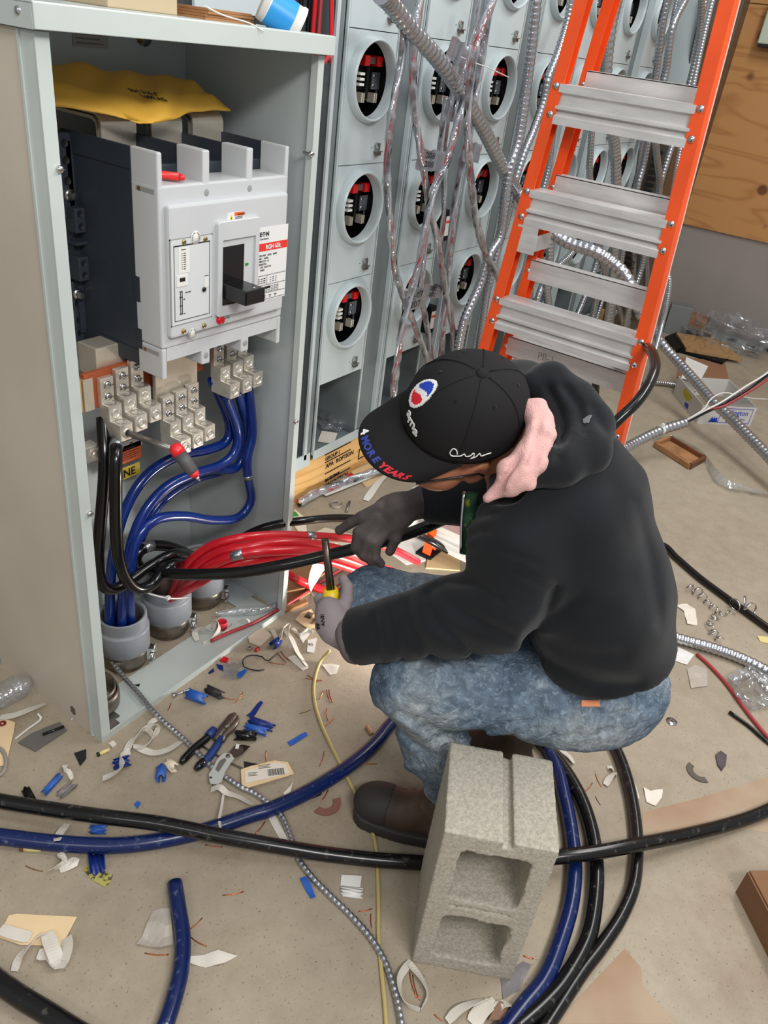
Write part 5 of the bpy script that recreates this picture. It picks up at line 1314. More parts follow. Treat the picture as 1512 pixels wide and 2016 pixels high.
# ---- cap
def head_mtx(o): 
    m_ = Matrix.Identity(4)
    for i in range(3): m_[i][0] = hf[i]; m_[i][1] = hl[i]; m_[i][2] = hu[i]; m_[i][3] = o[i]
    return m_
HM = head_mtx(CR)
def crown_pt(a, t_):
    """a around (0 = front), t 0 rim .. 1 button"""
    e = t_*math.pi/2; k = math.cos(e)**.80
    fx = (.112 if abs(a) > math.pi/2 else .106)
    x = fx*math.cos(a)*k; y = .094*math.sin(a)*k
    z = .113*math.sin(e)**.90
    pan = abs(math.sin(a*3)); sc = 1-.010*(1-pan)*math.sin(e)   # panel seams
    if math.cos(a) > .6 and t_ < .8: x *= 1+.05*(math.cos(a)-.6)*math.sin(e*2)
    return Vector((x*sc-.004, y*sc, z-.012*math.cos(a)*0))
mb = MB(); NA, NT = 96, 26; vs = []
for j in range(NT+1):
    for i in range(NA):
        a = -math.pi+2*math.pi*i/NA; vs.append(HM@(crown_pt(a, j/NT)+Vector((0, 0, -.004*math.sin(a*2)*0))))
fs = [(j*NA+i, j*NA+(i+1) % NA, (j+1)*NA+(i+1) % NA, (j+1)*NA+i) for j in range(NT) for i in range(NA)]
b0 = len(vs)
for i in range(NA):
    a = -math.pi+2*math.pi*i/NA; q = crown_pt(a, 0); vs.append(HM@Vector((q.x*.97, q.y*.97, q.z+.001)))
for i in range(NA):
    a = -math.pi+2*math.pi*i/NA; q = crown_pt(a, .12); vs.append(HM@Vector((q.x*.965, q.y*.965, q.z+.001)))
fs += [(i, b0+i, b0+(i+1) % NA, (i+1) % NA) for i in range(NA)]+[(b0+i, b0+NA+i, b0+NA+(i+1) % NA, b0+(i+1) % NA) for i in range(NA)]
mb.add(vs, fs, M_CAP, True)
cap = mb.build('cap', label='black baseball cap with red, white and blue embroidery'); 
pobj(cap)
def capsub(o): o.parent = root; o.matrix_parent_inverse = Matrix.Translation(-ro); o.parent = cap; o.matrix_parent_inverse = Matrix.Identity(4); return o
mb = MB(); mb.lathe([(.0105, -.003), (.0095, .002), (.006, .0045), (0, .005)], M_CAP, HM@Matrix.Translation((-.004, 0, .112)), 18); capsub(mb.build('button'))
# eyelets and seams
mb = MB()
for k in range(6):
    a = math.pi*(k+.5)/3-math.pi+.001
    q = crown_pt(a, .66); n_ = Vector((q.x, q.y*1.2, q.z*.9)).normalized()
    mb.lathe([(.0032, 0), (.0032, .0008), (.0012, .0008)], M_HOOD, HM@Matrix.Translation(q)@n_.to_track_quat('Z', 'Y').to_matrix().to_4x4(), 10)
capsub(mb.build('eyelets', kind='stuff'))
mb = MB()
for k in range(6):
    a = math.pi*k/3
    sp = [HM@(crown_pt(a, t_/20)*1.004) for t_ in range(0, 20)]; mb.tube(sp, .0011, M_CAP, 5)
capsub(mb.build('panel_seams'))
# brim
def brim_pt(s, r_):
    """s -1..1 across, r 0 at crown .. 1 at edge"""
    a = s*math.radians(66)
    x0 = .106*math.cos(a)-.004; y0 = .094*math.sin(a)
    x1 = .106*math.cos(a)*.35+.128*math.cos(s*1.18)**.75+.008; y1 = .080*math.sin(s*1.45)
    x = x0+(x1-x0)*r_; y = y0+(y1-y0)*r_
    z = -.002-.020*r_-.011*(y/.09)**2*(.4+.6*r_)-.008*r_*r_
    return Vector((x, y, z))
mb = MB(); n1, n2 = 44, 12; top = []; bot = []
for i in range(n1+1):
    for j in range(n2+1):
        q = brim_pt(-1+2*i/n1, -.10+1.10*j/n2); top.append(HM@q); bot.append(HM@(q-Vector((0, 0, .0032))))
o_ = len(top); fs = []
for i in range(n1):
    for j in range(n2):
        a = i*(n2+1)+j; fs += [(a, a+1, a+n2+2, a+n2+1), (o_+a, o_+a+n2+1, o_+a+n2+2, o_+a+1)]
    a = i*(n2+1)+n2; fs.append((a, o_+a, o_+a+n2+1, a+n2+1))
mb.add(top+bot, fs, M_CAP, True); brim = capsub(mb.build('brim'))
def on_brim(s, r_, lift=.0012):
    q = brim_pt(s, r_); dx = brim_pt(s+.02, r_)-brim_pt(s-.02, r_); dr = brim_pt(s, r_+.02 if r_ < .97 else r_)-brim_pt(s, r_-.02)
    n_ = dr.cross(dx).normalized(); n_ = n_ if n_.z > 0 else -n_
    return HM@(q+n_*lift), (HM.to_3x3()@dx).normalized(), (HM.to_3x3()@(-dr)).normalized()
def brimtext(s, s0, ds, r_, size, m_):
    for i, ch in enumerate(s):
        o, ux, ud = on_brim(s0+ds*i, r_)
        if ch != ' ': capsub(text(ch, 'embroidered_letter', o, ux, ud, size, m_, None, extrude=.0006, align='CENTER', bold=.0008))
brimtext('4', -.26, .1, .93, .019, M_INKW)
brimtext('MORE', -.12, .115, .93, .017, mat('navy_thread', (40, 58, 140), .7))
brimtext('YEARS', .35, .085, .93, .017, mat('red_thread', (206, 34, 50), .7))
def on_crown(a, t_, lift=.002):
    q = crown_pt(a, t_); da = crown_pt(a+.02, t_)-crown_pt(a-.02, t_); dt = crown_pt(a, t_+.02)-crown_pt(a, t_-.02)
    n_ = da.cross(dt).normalized(); n_ = n_ if n_.dot(q) > 0 else -n_
    return HM@(q+n_*lift), (HM.to_3x3()@da).normalized(), (HM.to_3x3()@dt).normalized(), (HM.to_3x3()@n_)
def crown_patch(name, fn_in, a0, t0, sa, st, lift, m_, n=26, label=None):
    """small raised patch following the crown; fn_in(u, v) says what is covered"""
    mb = MB(); vs = []; idx = {}; fs = []
    def V_(i, j, l):
        key = (i, j, l)
        if key not in idx:
            u, v = -1+2*i/n, -1+2*j/n; idx[key] = len(vs); vs.append(on_crown(a0+u*sa, t0+v*st, l)[0])
        return idx[key]
    ins = {(i, j): fn_in(-1+2*(i+.5)/n, -1+2*(j+.5)/n) for i in range(n) for j in range(n)}
    for (i, j), k in ins.items():
        if not k: continue
        fs.append((V_(i, j, lift), V_(i+1, j, lift), V_(i+1, j+1, lift), V_(i, j+1, lift)))
        for (di, dj, e0, e1) in ((-1, 0, (i, j+1), (i, j)), (1, 0, (i+1, j), (i+1, j+1)), (0, -1, (i, j), (i+1, j)), (0, 1, (i+1, j+1), (i, j+1))):
            if not ins.get((i+di, j+dj), False): fs.append((V_(*e0, lift), V_(*e0, 0), V_(*e1, 0), V_(*e1, lift)))
    mb.add(vs, fs, m_); return capsub(mb.build(name, label=label))
ea, et = -.20, .43
crown_patch('emblem_border', lambda u, v: u*u+v*v < 1 and u*u+v*v > .68, ea, et, .235, .185, .0028, M_INKW)
wave = lambda u: .18*math.sin(u*3.0+.4)-.05
crown_patch('emblem_blue', lambda u, v: u*u+v*v < .70 and v > wave(u)+.16, ea, et, .235, .185, .0022, mat('emblem_blue', (28, 62, 176), .6), label='blue half of the oval emblem')
crown_patch('emblem_red', lambda u, v: u*u+v*v < .70 and v < wave(u)-.16, ea, et, .235, .185, .0022, mat('emblem_red', (214, 32, 44), .6), label='red half of the oval emblem')
crown_patch('emblem_white', lambda u, v: u*u+v*v < .70 and abs(v-wave(u)) <= .17, ea, et, .235, .185, .0024, M_INKW)
for i, ch in enumerate('ama'):
    o, ux, ud, nn = on_crown(-.06+.15*i, .15-.03*i, .0015); capsub(text(ch, 'embroidered_letter', o, ux, ud, .025, M_INKW, None, extrude=.0006, align='CENTER', bold=.0006))
# white script signature on the near side
sg = []
pts_ = [(1.32, .10), (1.28, .15), (1.22, .16), (1.20, .10), (1.25, .07), (1.32, .08), (1.38, .09), (1.42, .12), (1.46, .09), (1.52, .10), (1.56, .14), (1.58, .09), (1.54, .06), (1.62, .09), (1.66, .13), (1.70, .09), (1.76, .10), (1.86, .11)]
sp = [on_crown(a-.30, t_+.02, .0012)[0] for a, t_ in pts_]
capsub(MB().tube(spline(sp, .003), .0011, M_INKW, 5).build('script_embroidery', label='white script stitching'))
# ---- glasses
L0 = HEAD-hf*.0-hu*.022+hl*.096; L1 = HEAD+hf*.105-hu*.034+hl*.076
M_FRAME = mat('dark_glasses_frame', (24, 22, 22), .3)
mb = MB(); mb.tube([L0-hf*.012-hu*.012, L0, L1], .0021, M_FRAME, 8)
L0b = HEAD-hf*.005-hu*.012-hl*.084; L1b = HEAD+hf*.098-hu*.03-hl*.062
mb.tube([L0b-hf*.012-hu*.012, L0b, L1b], .0016, M_FRAME, 8)
for s in (1, -1):
    c_ = HEAD+hf*.104-hu*.036+hl*.034*s; ring = [c_+hl*(.026*math.cos(k*math.pi/10))+hu*(.017*math.sin(k*math.pi/10))-hf*.004*abs(math.cos(k*math.pi/10)) for k in range(21)]
    mb.tube(ring, .0015, M_FRAME, 6, caps=False)
mb.tube([HEAD+hf*.106-hu*.030+hl*.009, HEAD+hf*.108-hu*.028, HEAD+hf*.106-hu*.030-hl*.009], .0015, M_FRAME, 6)
pobj(mb.build('glasses', label='dark thin-framed glasses'))
mb = MB()
for s in (1, -1):
    c_ = HEAD+hf*.104-hu*.036+hl*.034*s
    mb.add([c_]+[c_+hl*(.025*math.cos(k*math.pi/10))+hu*(.016*math.sin(k*math.pi/10)) for k in range(20)], [(0, k+1, (k+1) % 20+1) for k in range(20)], M_FILM)
pobj(mb.build('lenses'))
# ---- towel draped on the neck
TW = [P(1056, 800, d=1.285), P(1052, 850, d=1.26), P(1040, 900, d=1.245), P(1010, 950, d=1.245), P(965, 985, d=1.26)]
def f_towel(p):
    d = None
    a = [(1062, 800, 1.29, .014), (1066, 840, 1.28, .019), (1056, 880, 1.26, .022), (1033, 915, 1.245, .023), (1005, 950, 1.245, .018), (960, 980, 1.26, .009)]
    for i in range(len(a)-1):
        e = sd_cone(p, P(a[i][0], a[i][1], d=a[i][2]), P(a[i+1][0], a[i+1][1], d=a[i+1][2]), a[i][3], a[i+1][3]); d = e if d is None else smin(d, e, .015)
    for q in (((1062, 845, 1.26), (1088, 855, 1.265), .016, .006), ((1045, 900, 1.25), (1062, 915, 1.245), .020, .012), ((1030, 935, 1.24), (1045, 955, 1.24), .018, .010), ((1040, 800, 1.29), (1058, 830, 1.28), .013, .018), ((1000, 925, 1.24), (1010, 960, 1.245), .018, .012)):
        d = smin(d, sd_cone(p, P(q[0][0], q[0][1], d=q[0][2]), P(q[1][0], q[1][1], d=q[1][2]), q[2], q[3]), .012)
    for (a_, b_) in (((1066, 800, 1.262), (1050, 900, 1.232)), ((1050, 905, 1.225), (970, 975, 1.245)), ((1075, 860, 1.245), (1040, 940, 1.22)), ((1020, 900, 1.225), (985, 960, 1.235))):
        d = d+crease(p, P(a_[0], a_[1], d=a_[2]), P(b_[0], b_[1], d=b_[2]), .006, .009)
    return d-npnoise(p, 90, 3.0)*.0016-npnoise(p, 240, 1.0)*.0006
lo, hi = boxof([P(1062, 790, d=1.29), P(950, 990, d=1.26), P(1090, 850, d=1.26), P(1050, 960, d=1.24)], .05)
pobj(sdf_obj('towel', f_towel, lo, hi, .0035, M_TOWEL, relax=1, label='pink terry towel round the neck'))

# ---- hands in gloves
def hand(name, palm_c, pn, pd, pl_, fingers, m, wrist, label=None, wr=.034, voxel=.0028, palm=(.045, .040, .017)):
    """palm ellipsoid with axes pd (towards fingers), pl (across), pn (normal) and finger chains"""
    def fn(p):
        d = sd_ell(p, palm_c, palm, [list(pd), list(pl_), list(pn)])
        d = smin(d, sd_cone(p, wrist, palm_c-pd*.015, wr, .027), .018)
        for ch in fingers:
            e = None
            for i in range(len(ch)-1):
                c = sd_cone(p, ch[i][0], ch[i+1][0], ch[i][1], ch[i+1][1]); e = c if e is None else smin(e, c, .004)
            d = smin(d, e, .006)
        return d-npnoise(p, 120, 2.0)*.0006
    pts = [palm_c, wrist]+[q[0] for ch in fingers for q in ch]
    lo, hi = boxof(pts, .05); return pobj(sdf_obj(name, fn, lo, hi, voxel, m, relax=1, label=label))
# left hand: fist round the yellow handle, seen from its back
D = 1.475
LP = P(655, 1222, d=D)
pd = camvec(-.35, -.9, .1); pn = camvec(-.75, .25, -.6); pl_ = pd.cross(pn).normalized(); pn = pl_.cross(pd).normalized()
grip = [P(652, 1190, d=D+.03), P(668, 1250, d=D+.05)]
def fchain(base, kn, tip, r0=.0105, r1=.009): return [(base, r0), (kn, r0), (tip, r1)]
fing = []
for i, (bx, by) in enumerate(((690, 1165), (680, 1182), (672, 1200), (668, 1218))):
    b_ = P(640-2*i, 1200+i*12, d=D-.002); k_ = P(630+4*i, 1180+18*i, d=D+.03); t2 = P(655, 1178+17*i, d=D+.062); t3 = P(678, 1185+16*i, d=D+.052)
    fing.append([(b_, .012), (k_, .0112), (t2, .0105), (t3, .009)])
fing.append([(P(672, 1215, d=D-.005), .014), (P(682, 1180, d=D+.0), .012), (P(684, 1155, d=D+.012), .0105), (P(676, 1140, d=D+.02), .0095)])
hand('left_glove', LP, pn, pd, pl_, fing, M_GLOVEG, WRL.lerp(ELL, -.01), 'grey knit glove with black print', wr=.043, palm=(.046, .036, .030))
mb = MB()
ca = (WRL-ELL).normalized(); q = Matrix.Translation(WRL+ca*.002)@ca.to_track_quat('Z', 'Y').to_matrix().to_4x4()
mb.lathe([(.046, -.004), (.050, .0), (.0505, .012), (.047, .020), (.043, .021)], mat('glove_cuff_edge', (96, 88, 90), .8), q, 36); pobj(mb.build('glove_cuff', label='darker elastic cuff'))

# right hand: dark glove over the cable, fingers curled, one pointing
D2 = 1.60
RP = P(772, 1012, d=D2)
pd2 = camvec(-.80, .45, .05); pn2 = camvec(-.25, -.45, -.85); pl2 = pd2.cross(pn2).normalized(); pn2 = pl2.cross(pd2).normalized()
f2 = []
f2.append([(P(745, 1000, d=D2-.005), .0125), (P(712, 1018, d=D2-.005), .0115), (P(690, 1030, d=D2), .0105), (P(668, 1044, d=D2+.01), .0095)])       # index, pointing
f2.append([(P(740, 1022, d=D2-.012), .013), (P(706, 1048, d=D2-.02), .0115), (P(700, 1078, d=D2-.01), .0105), (P(716, 1096, d=D2+.01), .0095)])
f2.append([(P(752, 1034, d=D2-.014), .013), (P(722, 1062, d=D2-.022), .0115), (P(716, 1092, d=D2-.008), .0105), (P(732, 1106, d=D2+.012), .0095)])
f2.append([(P(768, 1040, d=D2-.012), .0125), (P(742, 1068, d=D2-.02), .0110), (P(738, 1096, d=D2-.006), .010), (P(750, 1110, d=D2+.014), .009)])
f2.append([(P(790, 1030, d=D2-.01), .0125), (P(778, 1062, d=D2-.012), .0115), (P(768, 1085, d=D2+.0), .0100)])
hand('right_glove', RP, pn2, pd2, pl2, f2, M_GLOVED, WRR, 'dark work glove with a grey-brown palm', wr=.036, palm=(.052, .045, .024))

# ---- boots
def boot(name, heel, fd, side, tilt, label):
    up = Vector((0, 0, 1)); fwd = (fd+up*tilt).normalized(); sd = side
    u2 = sd.cross(fwd); u2 = u2 if u2.z > 0 else -u2
    ax = [list(fwd), list(sd), list(u2)]
    c = heel+fwd*.14
    def fs_(p):
        q = (p-A3(heel))@np.array(ax, np.float32).T; x, y, z = q[..., 0], q[..., 1], q[..., 2]
        t_ = np.clip(x/.285, 0, 1); wd = .036+.018*np.sin(np.clip((t_-.25)/.75, 0, 1)*math.pi*.80)
        e = np.maximum(np.abs(y+.004)-wd, 0); ex = np.maximum(np.maximum(.03-x, x-.245), 0)
        d = np.sqrt(e*e*1.0+ex*ex)-.0 - .012
        dd = np.maximum(np.sqrt(np.maximum(np.abs(y)-wd+.03, 0)**2+np.maximum(np.maximum(.035-x, x-.250), 0)**2)-.032, np.abs(z-.016)-.014)
        return dd-.002
    def fu_(p):
        q = (p-A3(heel))@np.array(ax, np.float32).T
        d = sd_ell(q, (.19, -.002, .040), (.092, .046, .046)); d = smin(d, sd_ell(q, (.235, -.002, .036), (.050, .046, .036)), .02)
        d = smin(d, sd_ell(q, (.06, 0, .050), (.060, .036, .050)), .03); d = smin(d, sd_cone(q, (.075, 0, .05), (.055, 0, .155), .044, .047), .03)
        d = smin(d, sd_cone(q, (.17, 0, .055), (.09, 0, .11), .030, .036), .02)
        d = smax(d, .020-q[..., 2], .006); d = smax(d, -sd_cone(q, (.05, 0, .15), (.045, 0, .22), .036, .04), .004)
        for k in range(4): d = d-.004*np.exp(-(seg_dist(q, (.165-.024*k, -.03, .088+.014*k), (.165-.024*k, .03, .088+.014*k))/.005)**2)
        return d-npnoise(p, 70, 1.0)*.0012
    lo, hi = boxof([heel-fwd*.02, heel+fwd*.30, heel+u2*.19, heel+fwd*.3+u2*.1], .06)
    s = pobj(sdf_obj(name, fu_, lo, hi, .0045, M_BOOT, relax=1, label=label))
    s2 = sdf_obj('sole', fs_, lo, hi, .0045, M_SOLE, relax=1); s2.parent = s
    def ft_(p):
        q = (p-A3(heel))@np.array(ax, np.float32).T
        d = smin(sd_ell(q, (.19, -.002, .040), (.094, .0475, .048)), sd_ell(q, (.235, -.002, .036), (.053, .048, .039)), .02)
        return np.maximum(np.maximum(d, .205-q[..., 0]), .018-q[..., 2])
    s3 = sdf_obj('toe_cap', ft_, lo, hi, .0045, mat('dark_toe_rubber', (48, 45, 43), .65, bump=.2, bscale=150), relax=1); s3.parent = s
    return s
sideL = Vector((FDIR.y, -FDIR.x, 0))
boot('boot', Vector((1.115, .30, 0)), FDIR, sideL, 0, 'scuffed brown boot with a dark rubber toe')
fdr = (Vector((1.26, .62, 0))-Vector((1.33, .36, 0))).normalized()
boot('boot', Vector((1.36, .29, .0)), fdr, Vector((fdr.y, -fdr.x, 0)), -.0, 'brown boot under the thigh')

# ---- tool held in the left hand
tb_, tt_ = P(656, 1205, d=D+.045), P(640, 1062, d=D-.03)
tl_ = empty('hand_tool', tb_, 'long dark steel reamer with a yellow handle held in the grey glove', 'hand tool')
dv = tt_-tb_
MB().tube([Vector((0, 0, 0))-dv*.12, dv*.22, dv*.34], [.016, .0185, .012], M_YEL, 14).build('yellow_handle', tl_)
mb = MB(); mb.tube([dv*.3, dv*.55, dv*1.0], [.0105, .0100, .0090], mat('oiled_dark_steel', (84, 70, 60), .35, .8), 4); mb.build('blade', tl_)
mb = MB(); 
for s in (-1, 1): mb.tube([dv*.25+camvec(1, 0, 0)*.004*s+camvec(0, 0, -1)*.008, dv*.98+camvec(1, 0, 0)*.003*s+camvec(0, 0, -1)*.006], .0013, M_GALV, 5)
mb.build('blade_ridges', tl_)
def on_skin(o, px, py):
    hit, loc, nor, _ = o.ray_cast(Vector(CAMP.tolist()), (P(px, py, d=2)-Vector(CAMP.tolist())).normalized())
    return (loc, nor) if hit else (None, None)
bpy.context.view_layer.update()
glv = [c for c in root.children if c.name.startswith('left_glove')][0]
for (px, py, s) in ((630, 1240, 'CE'), (640, 1232, 'ANSI'), (624, 1262, 'A2'), (634, 1264, '88')):
    l_, n_ = on_skin(glv, px, py)
    if l_ is not None:
        uy_2 = camvec(-1, .1, 0); uy_2 = (uy_2-uy_2.dot(n_)*n_).normalized(); t_ = text(s, 'glove_print', l_+n_*.0012, uy_2.cross(n_), uy_2, .010, M_INK, None, extrude=.0012); t_.parent = glv
l_, n_ = on_skin(hood, 1156, 826)
if l_ is None or True:
    l2, n2 = on_skin(hdo, 1156, 826)
    if l2 is not None: l_, n_ = l2, n2
if l_ is not None:
    q_ = n_.to_track_quat('Z', 'Y').to_matrix().to_4x4(); q_.translation = l_
    mb = MB(); mb.prism([(-.007, -.004), (.002, -.008), (.009, -.002), (.004, .003), (.001, .010), (-.004, .006)], 0, .0014, mat('grey_paint', (132, 134, 136), .7), q_); o = mb.build('paint_fleck'); o.parent = hood
jn = [c for c in root.children if c.name.startswith('jeans')][0]
l_, n_ = on_skin(jn, 1163, 1384)
if l_ is not None:
    ux_ = camvec(1, .05, 0); ux_ = (ux_-ux_.dot(n_)*n_).normalized(); uy_ = n_.cross(ux_); q_ = Matrix.Identity(4)
    for i in range(3): q_[i][0] = ux_[i]; q_[i][1] = uy_[i]; q_[i][2] = n_[i]; q_[i][3] = l_[i]
    o = MB().box((-.019, -.006, -.001), (.019, .006, .0032), mat('copper_tan_patch', (232, 152, 110), .35, .3), q_, bev=.0008).build('leather_patch', label='small copper-coloured patch'); o.parent = jn
# ================================================================== flexible conduits and wire bundles
def flex(pts, wpx, label, group=None, r=None, pitch=.46, seg=12, dip=.86, core=None):
    """spiral-wound steel conduit: alternating crest and valley rings along the run"""
    mid = pts[len(pts)//2]
    r = r or wpx/2*depth(mid)/FPX
    st_ = r*pitch/2
    sp = spline(pts, st_); n = len(sp); c = sp[0].copy()
    rs = [(r if i % 4 in (0, 1) else r*dip) if False else r*(1-(1-dip)*(.5-.5*math.cos(i*math.pi/2))) for i in range(n)]
    if n > 1400:
        sp = spline(pts, st_*n/1400); n = len(sp); rs = [r*(1-(1-dip)*(.5-.5*math.cos(i*math.pi/2))) for i in range(n)]
    o = MB().tube([p-c for p in sp], rs, M_FLEX, seg).build('flexible_conduit'); o.location = c
    return tag(o, label, 'conduit', group)
YB = 1.40
G_F = 'flexible steel conduits hanging in front of the meter columns'
def Q(lst, y): return [P(a, b, y=y) for a, b in lst]
flex([P(750, -12, y=1.30)]+Q([(772, 10), (811, 60), (858, 112), (897, 165), (927, 212), (957, 265), (990, 331), (1020, 380)], 1.32)+[P(1050, 428, x=2.82), P(1082, 454, x=2.84), P(1119, 478, x=2.86), P(1172, 496, x=2.88), P(1206, 518, x=2.9), P(1232, 544, x=2.9), P(1251, 586, x=2.9), P(1266, 625, x=2.9)], 25, 'thick flexible conduit running diagonally down behind the ladder', G_F, seg=14)
fl = [
 ([(1057, -10), (1047, 85), (1037, 169), (1022, 271), (1007, 322), (996, 380), (985, 463), (965, 500), (945, 560), (927, 600), (912, 639), (901, 700), (893, 760)], 20, 1.30, 'conduit dropping left of the ladder to behind the cap'),
 ([(1126, -10), (1118, 40), (1100, 100), (1080, 152), (1070, 200), (1051, 254), (1030, 305), (1010, 372), (998, 430), (981, 487), (966, 546), (955, 596), (944, 680), (938, 760)], 17, 1.34, 'second conduit from the left, passing behind the left ladder rail'),
 ([(1219, -10), (1203, 51), (1185, 91), (1169, 125), (1158, 166), (1139, 230), (1125, 288), (1112, 332), (1098, 390), (1090, 440), (1084, 474), (1081, 528), (1076, 565), (1080, 605), (1087, 660), (1100, 711), (1110, 760)], 19, 1.28, 'thick conduit curving down inside the left part of the ladder'),
 ([(1205, -10), (1196, 68), (1196, 129), (1183, 169), (1168, 230), (1162, 305), (1161, 342), (1165, 400), (1169, 449), (1177, 491), (1190, 533), (1206, 578), (1222, 618), (1232, 680)], 13, 1.36, 'thin conduit wandering down the middle of the ladder'),
 ([(1212, -10), (1198, 80), (1193, 160), (1200, 234), (1210, 288), (1213, 342), (1212, 400), (1211, 457), (1209, 504), (1203, 581), (1198, 629), (1190, 682), (1180, 732), (1168, 790)], 20, 1.20, 'smooth thick conduit dropping straight through the ladder centre'),
 ([(1315, -10), (1301, 68), (1293, 135), (1286, 179), (1279, 254), (1267, 322), (1257, 359), (1248, 400), (1235, 440), (1228, 480), (1220, 530), (1208, 600), (1196, 690)], 14, 1.36, 'conduit right of centre behind the top ladder steps'),
 ([(1354, -10), (1328, 41), (1318, 85), (1312, 135), (1302, 183), (1290, 254), (1293, 305), (1299, 366), (1290, 420), (1275, 470), (1262, 530), (1240, 600), (1225, 680)], 14, 1.28, 'conduit bending in from the upper right of the ladder'),
 ([(1382, -10), (1379, 51), (1372, 102), (1362, 146), (1348, 200), (1333, 257), (1315, 312), (1303, 352), (1285, 420), (1270, 473), (1272, 512), (1273, 552), (1268, 620)], 13, 1.30, 'conduit hugging the right ladder rail'),
 ([(1335, -10), (1322, 51), (1310, 120), (1296, 190), (1271, 247), (1262, 288), (1255, 340), (1243, 400), (1232, 450)], 9, 1.42, 'thin conduit at the back near the galvanised enclosure'),
 ([(1150, -10), (1120, 70), (1100, 150), (1090, 240), (1080, 330), (1062, 400), (1050, 470), (1045, 560), (1040, 640), (1015, 690), (1000, 740)], 13, 1.38, 'conduit showing between the two left ladder rails'),
 ([(1392, -10), (1365, 100), (1335, 250), (1300, 420), (1285, 470), (1262, 520), (1240, 570), (1215, 610), (1196, 640), (1180, 700)], 11, 1.42, 'dark conduit slanting behind the lower ladder steps'),
 ([(1140, 480), (1120, 505), (1098, 525), (1075, 550), (1058, 590), (1055, 640), (1068, 700)], 14, 1.30, 'conduit arching left behind the lower left rail'),
 ([(1185, 430), (1178, 500), (1160, 560), (1145, 600), (1128, 640), (1115, 690), (1108, 750)], 12, 1.38, 'conduit leaning left behind the third ladder step'),
 ([(1235, 430), (1222, 500), (1200, 560), (1183, 600), (1166, 660), (1156, 720)], 10, 1.42, 'thin conduit leaning left behind the fourth step'),
 ([(1178, 560), (1172, 600), (1162, 640), (1142, 690), (1128, 730), (1120, 770)], 13, 1.30, 'short conduit run low in the ladder'),
 ([(1060, 680), (1083, 700), (1108, 716), (1135, 718), (1156, 712)], 16, 1.22, 'conduit lying low behind the lowest visible step'),
]
for i, (pp, w_, y, lb) in enumerate(fl): flex(Q(pp, y), w_, lb, G_F, seg=10)
# runs at the right of the ladder
flex([P(1405, -10, x=2.9), P(1375, 120, x=2.9), P(1335, 320, x=2.9), P(1312, 470, x=2.9), P(1312, 520, x=2.9), P(1318, 555, x=2.9), P(1312, 600, x=2.9), P(1303, 640, x=2.9), P(1296, 668, x=2.85), P(1290, 690, x=2.8)], 10, 'thin conduit curling out from behind the right ladder rail')
flex([P(1285, 640, z=.34), P(1300, 672, z=.30), P(1330, 707, z=.25), P(1364, 745, z=.21), P(1401, 788, z=.18), P(1432, 817, z=.16), P(1470, 855, z=.14), P(1512, 898, z=.12), P(1560, 950, z=.1)], 21, 'long flexible conduit slanting over the white carton at right', seg=14)
flex([P(1225, 886, z=.10), P(1254, 870, z=.11), P(1299, 848, z=.14), P(1349, 832, z=.17)], 20, 'flexible conduit end with a white coupling, wires fanning out of it', seg=14)
q = P(1303, 846, z=.145); mb = MB(); mb.lathe([(.018, -.008), (.021, -.006), (.021, .006), (.018, .008)], M_WHITE, (Matrix.Translation(q)@(P(1349, 832, z=.17)-P(1254, 870, z=.11)).to_track_quat('Z', 'Y').to_matrix().to_4x4()), 24)
mb.box(tuple(q+Vector((-.012, -.006, .015))), tuple(q+Vector((.004, .006, .030))), M_WHITE); o = mb.build('conduit_strap'); origin_on(o, q); tag(o, 'white plastic strap ring round the conduit end', 'strap')
for i, (pp, m_, w_, lb) in enumerate((
    ([(1345, 834, .17), (1390, 812, .2), (1430, 792, .24), (1470, 768, .3), (1512, 738, .36), (1560, 700, .42)], M_BLACKC, .006, 'black wire'),
    ([(1347, 832, .172), (1395, 806, .21), (1425, 800, .235), (1470, 774, .29), (1512, 746, .35), (1560, 708, .41)], M_REDDULL, .006, 'dull red wire'),
    ([(1345, 831, .176), (1392, 806, .215), (1420, 792, .25), (1466, 762, .31), (1512, 733, .37), (1560, 690, .43)], M_WHITE, .0045, 'white wire'),
    ([(1346, 830, .178), (1385, 806, .23), (1400, 785, .27), (1425, 773, .28), (1450, 778, .27), (1480, 784, .22), (1512, 786, .2)], M_WHITE, .003, 'thin white wire looping'))):
    cable('loose_wire', [P(a, b, z=c) for a, b, c in pp], w_, m_, lb+' fanning out of the conduit end at right', cat='wire', group='wires from the conduit end', seg=8, step=.03)
flex([P(1250, 748, z=.03), P(1280, 752, z=.02), P(1326, 757, z=.02), P(1370, 770, z=.02)], 9, 'thin conduit lying on the floor behind the white carton')
flex([P(1300, 1243, z=.02), P(1332, 1256, z=.02), P(1400, 1275, z=.02), P(1459, 1296, z=.02), P(1512, 1322, z=.02), P(1580, 1360, z=.02)], 23, 'fat flexible conduit on the floor behind the worker', seg=16)
flex([P(190, 1245, z=.09), P(201, 1261, z=.07), P(216, 1294, z=.045), P(239, 1327, z=.03), P(272, 1364, z=.022), P(299, 1397, z=.021), P(325, 1423, z=.015)]+[P(a, b, z=.0075) for a, b in ((365, 1458), (412, 1505), (446, 1531), (472, 1548), (505, 1564), (531, 1584), (555, 1607), (571, 1644), (588, 1690), (614, 1726), (647, 1760), (686, 1797), (729, 1845), (759, 1895), (776, 1948), (787, 1995), (793, 2040))], 15, 'thin armoured cable snaking over the floor from the cabinet corner', r=.0072, pitch=.8, seg=10, dip=.78)

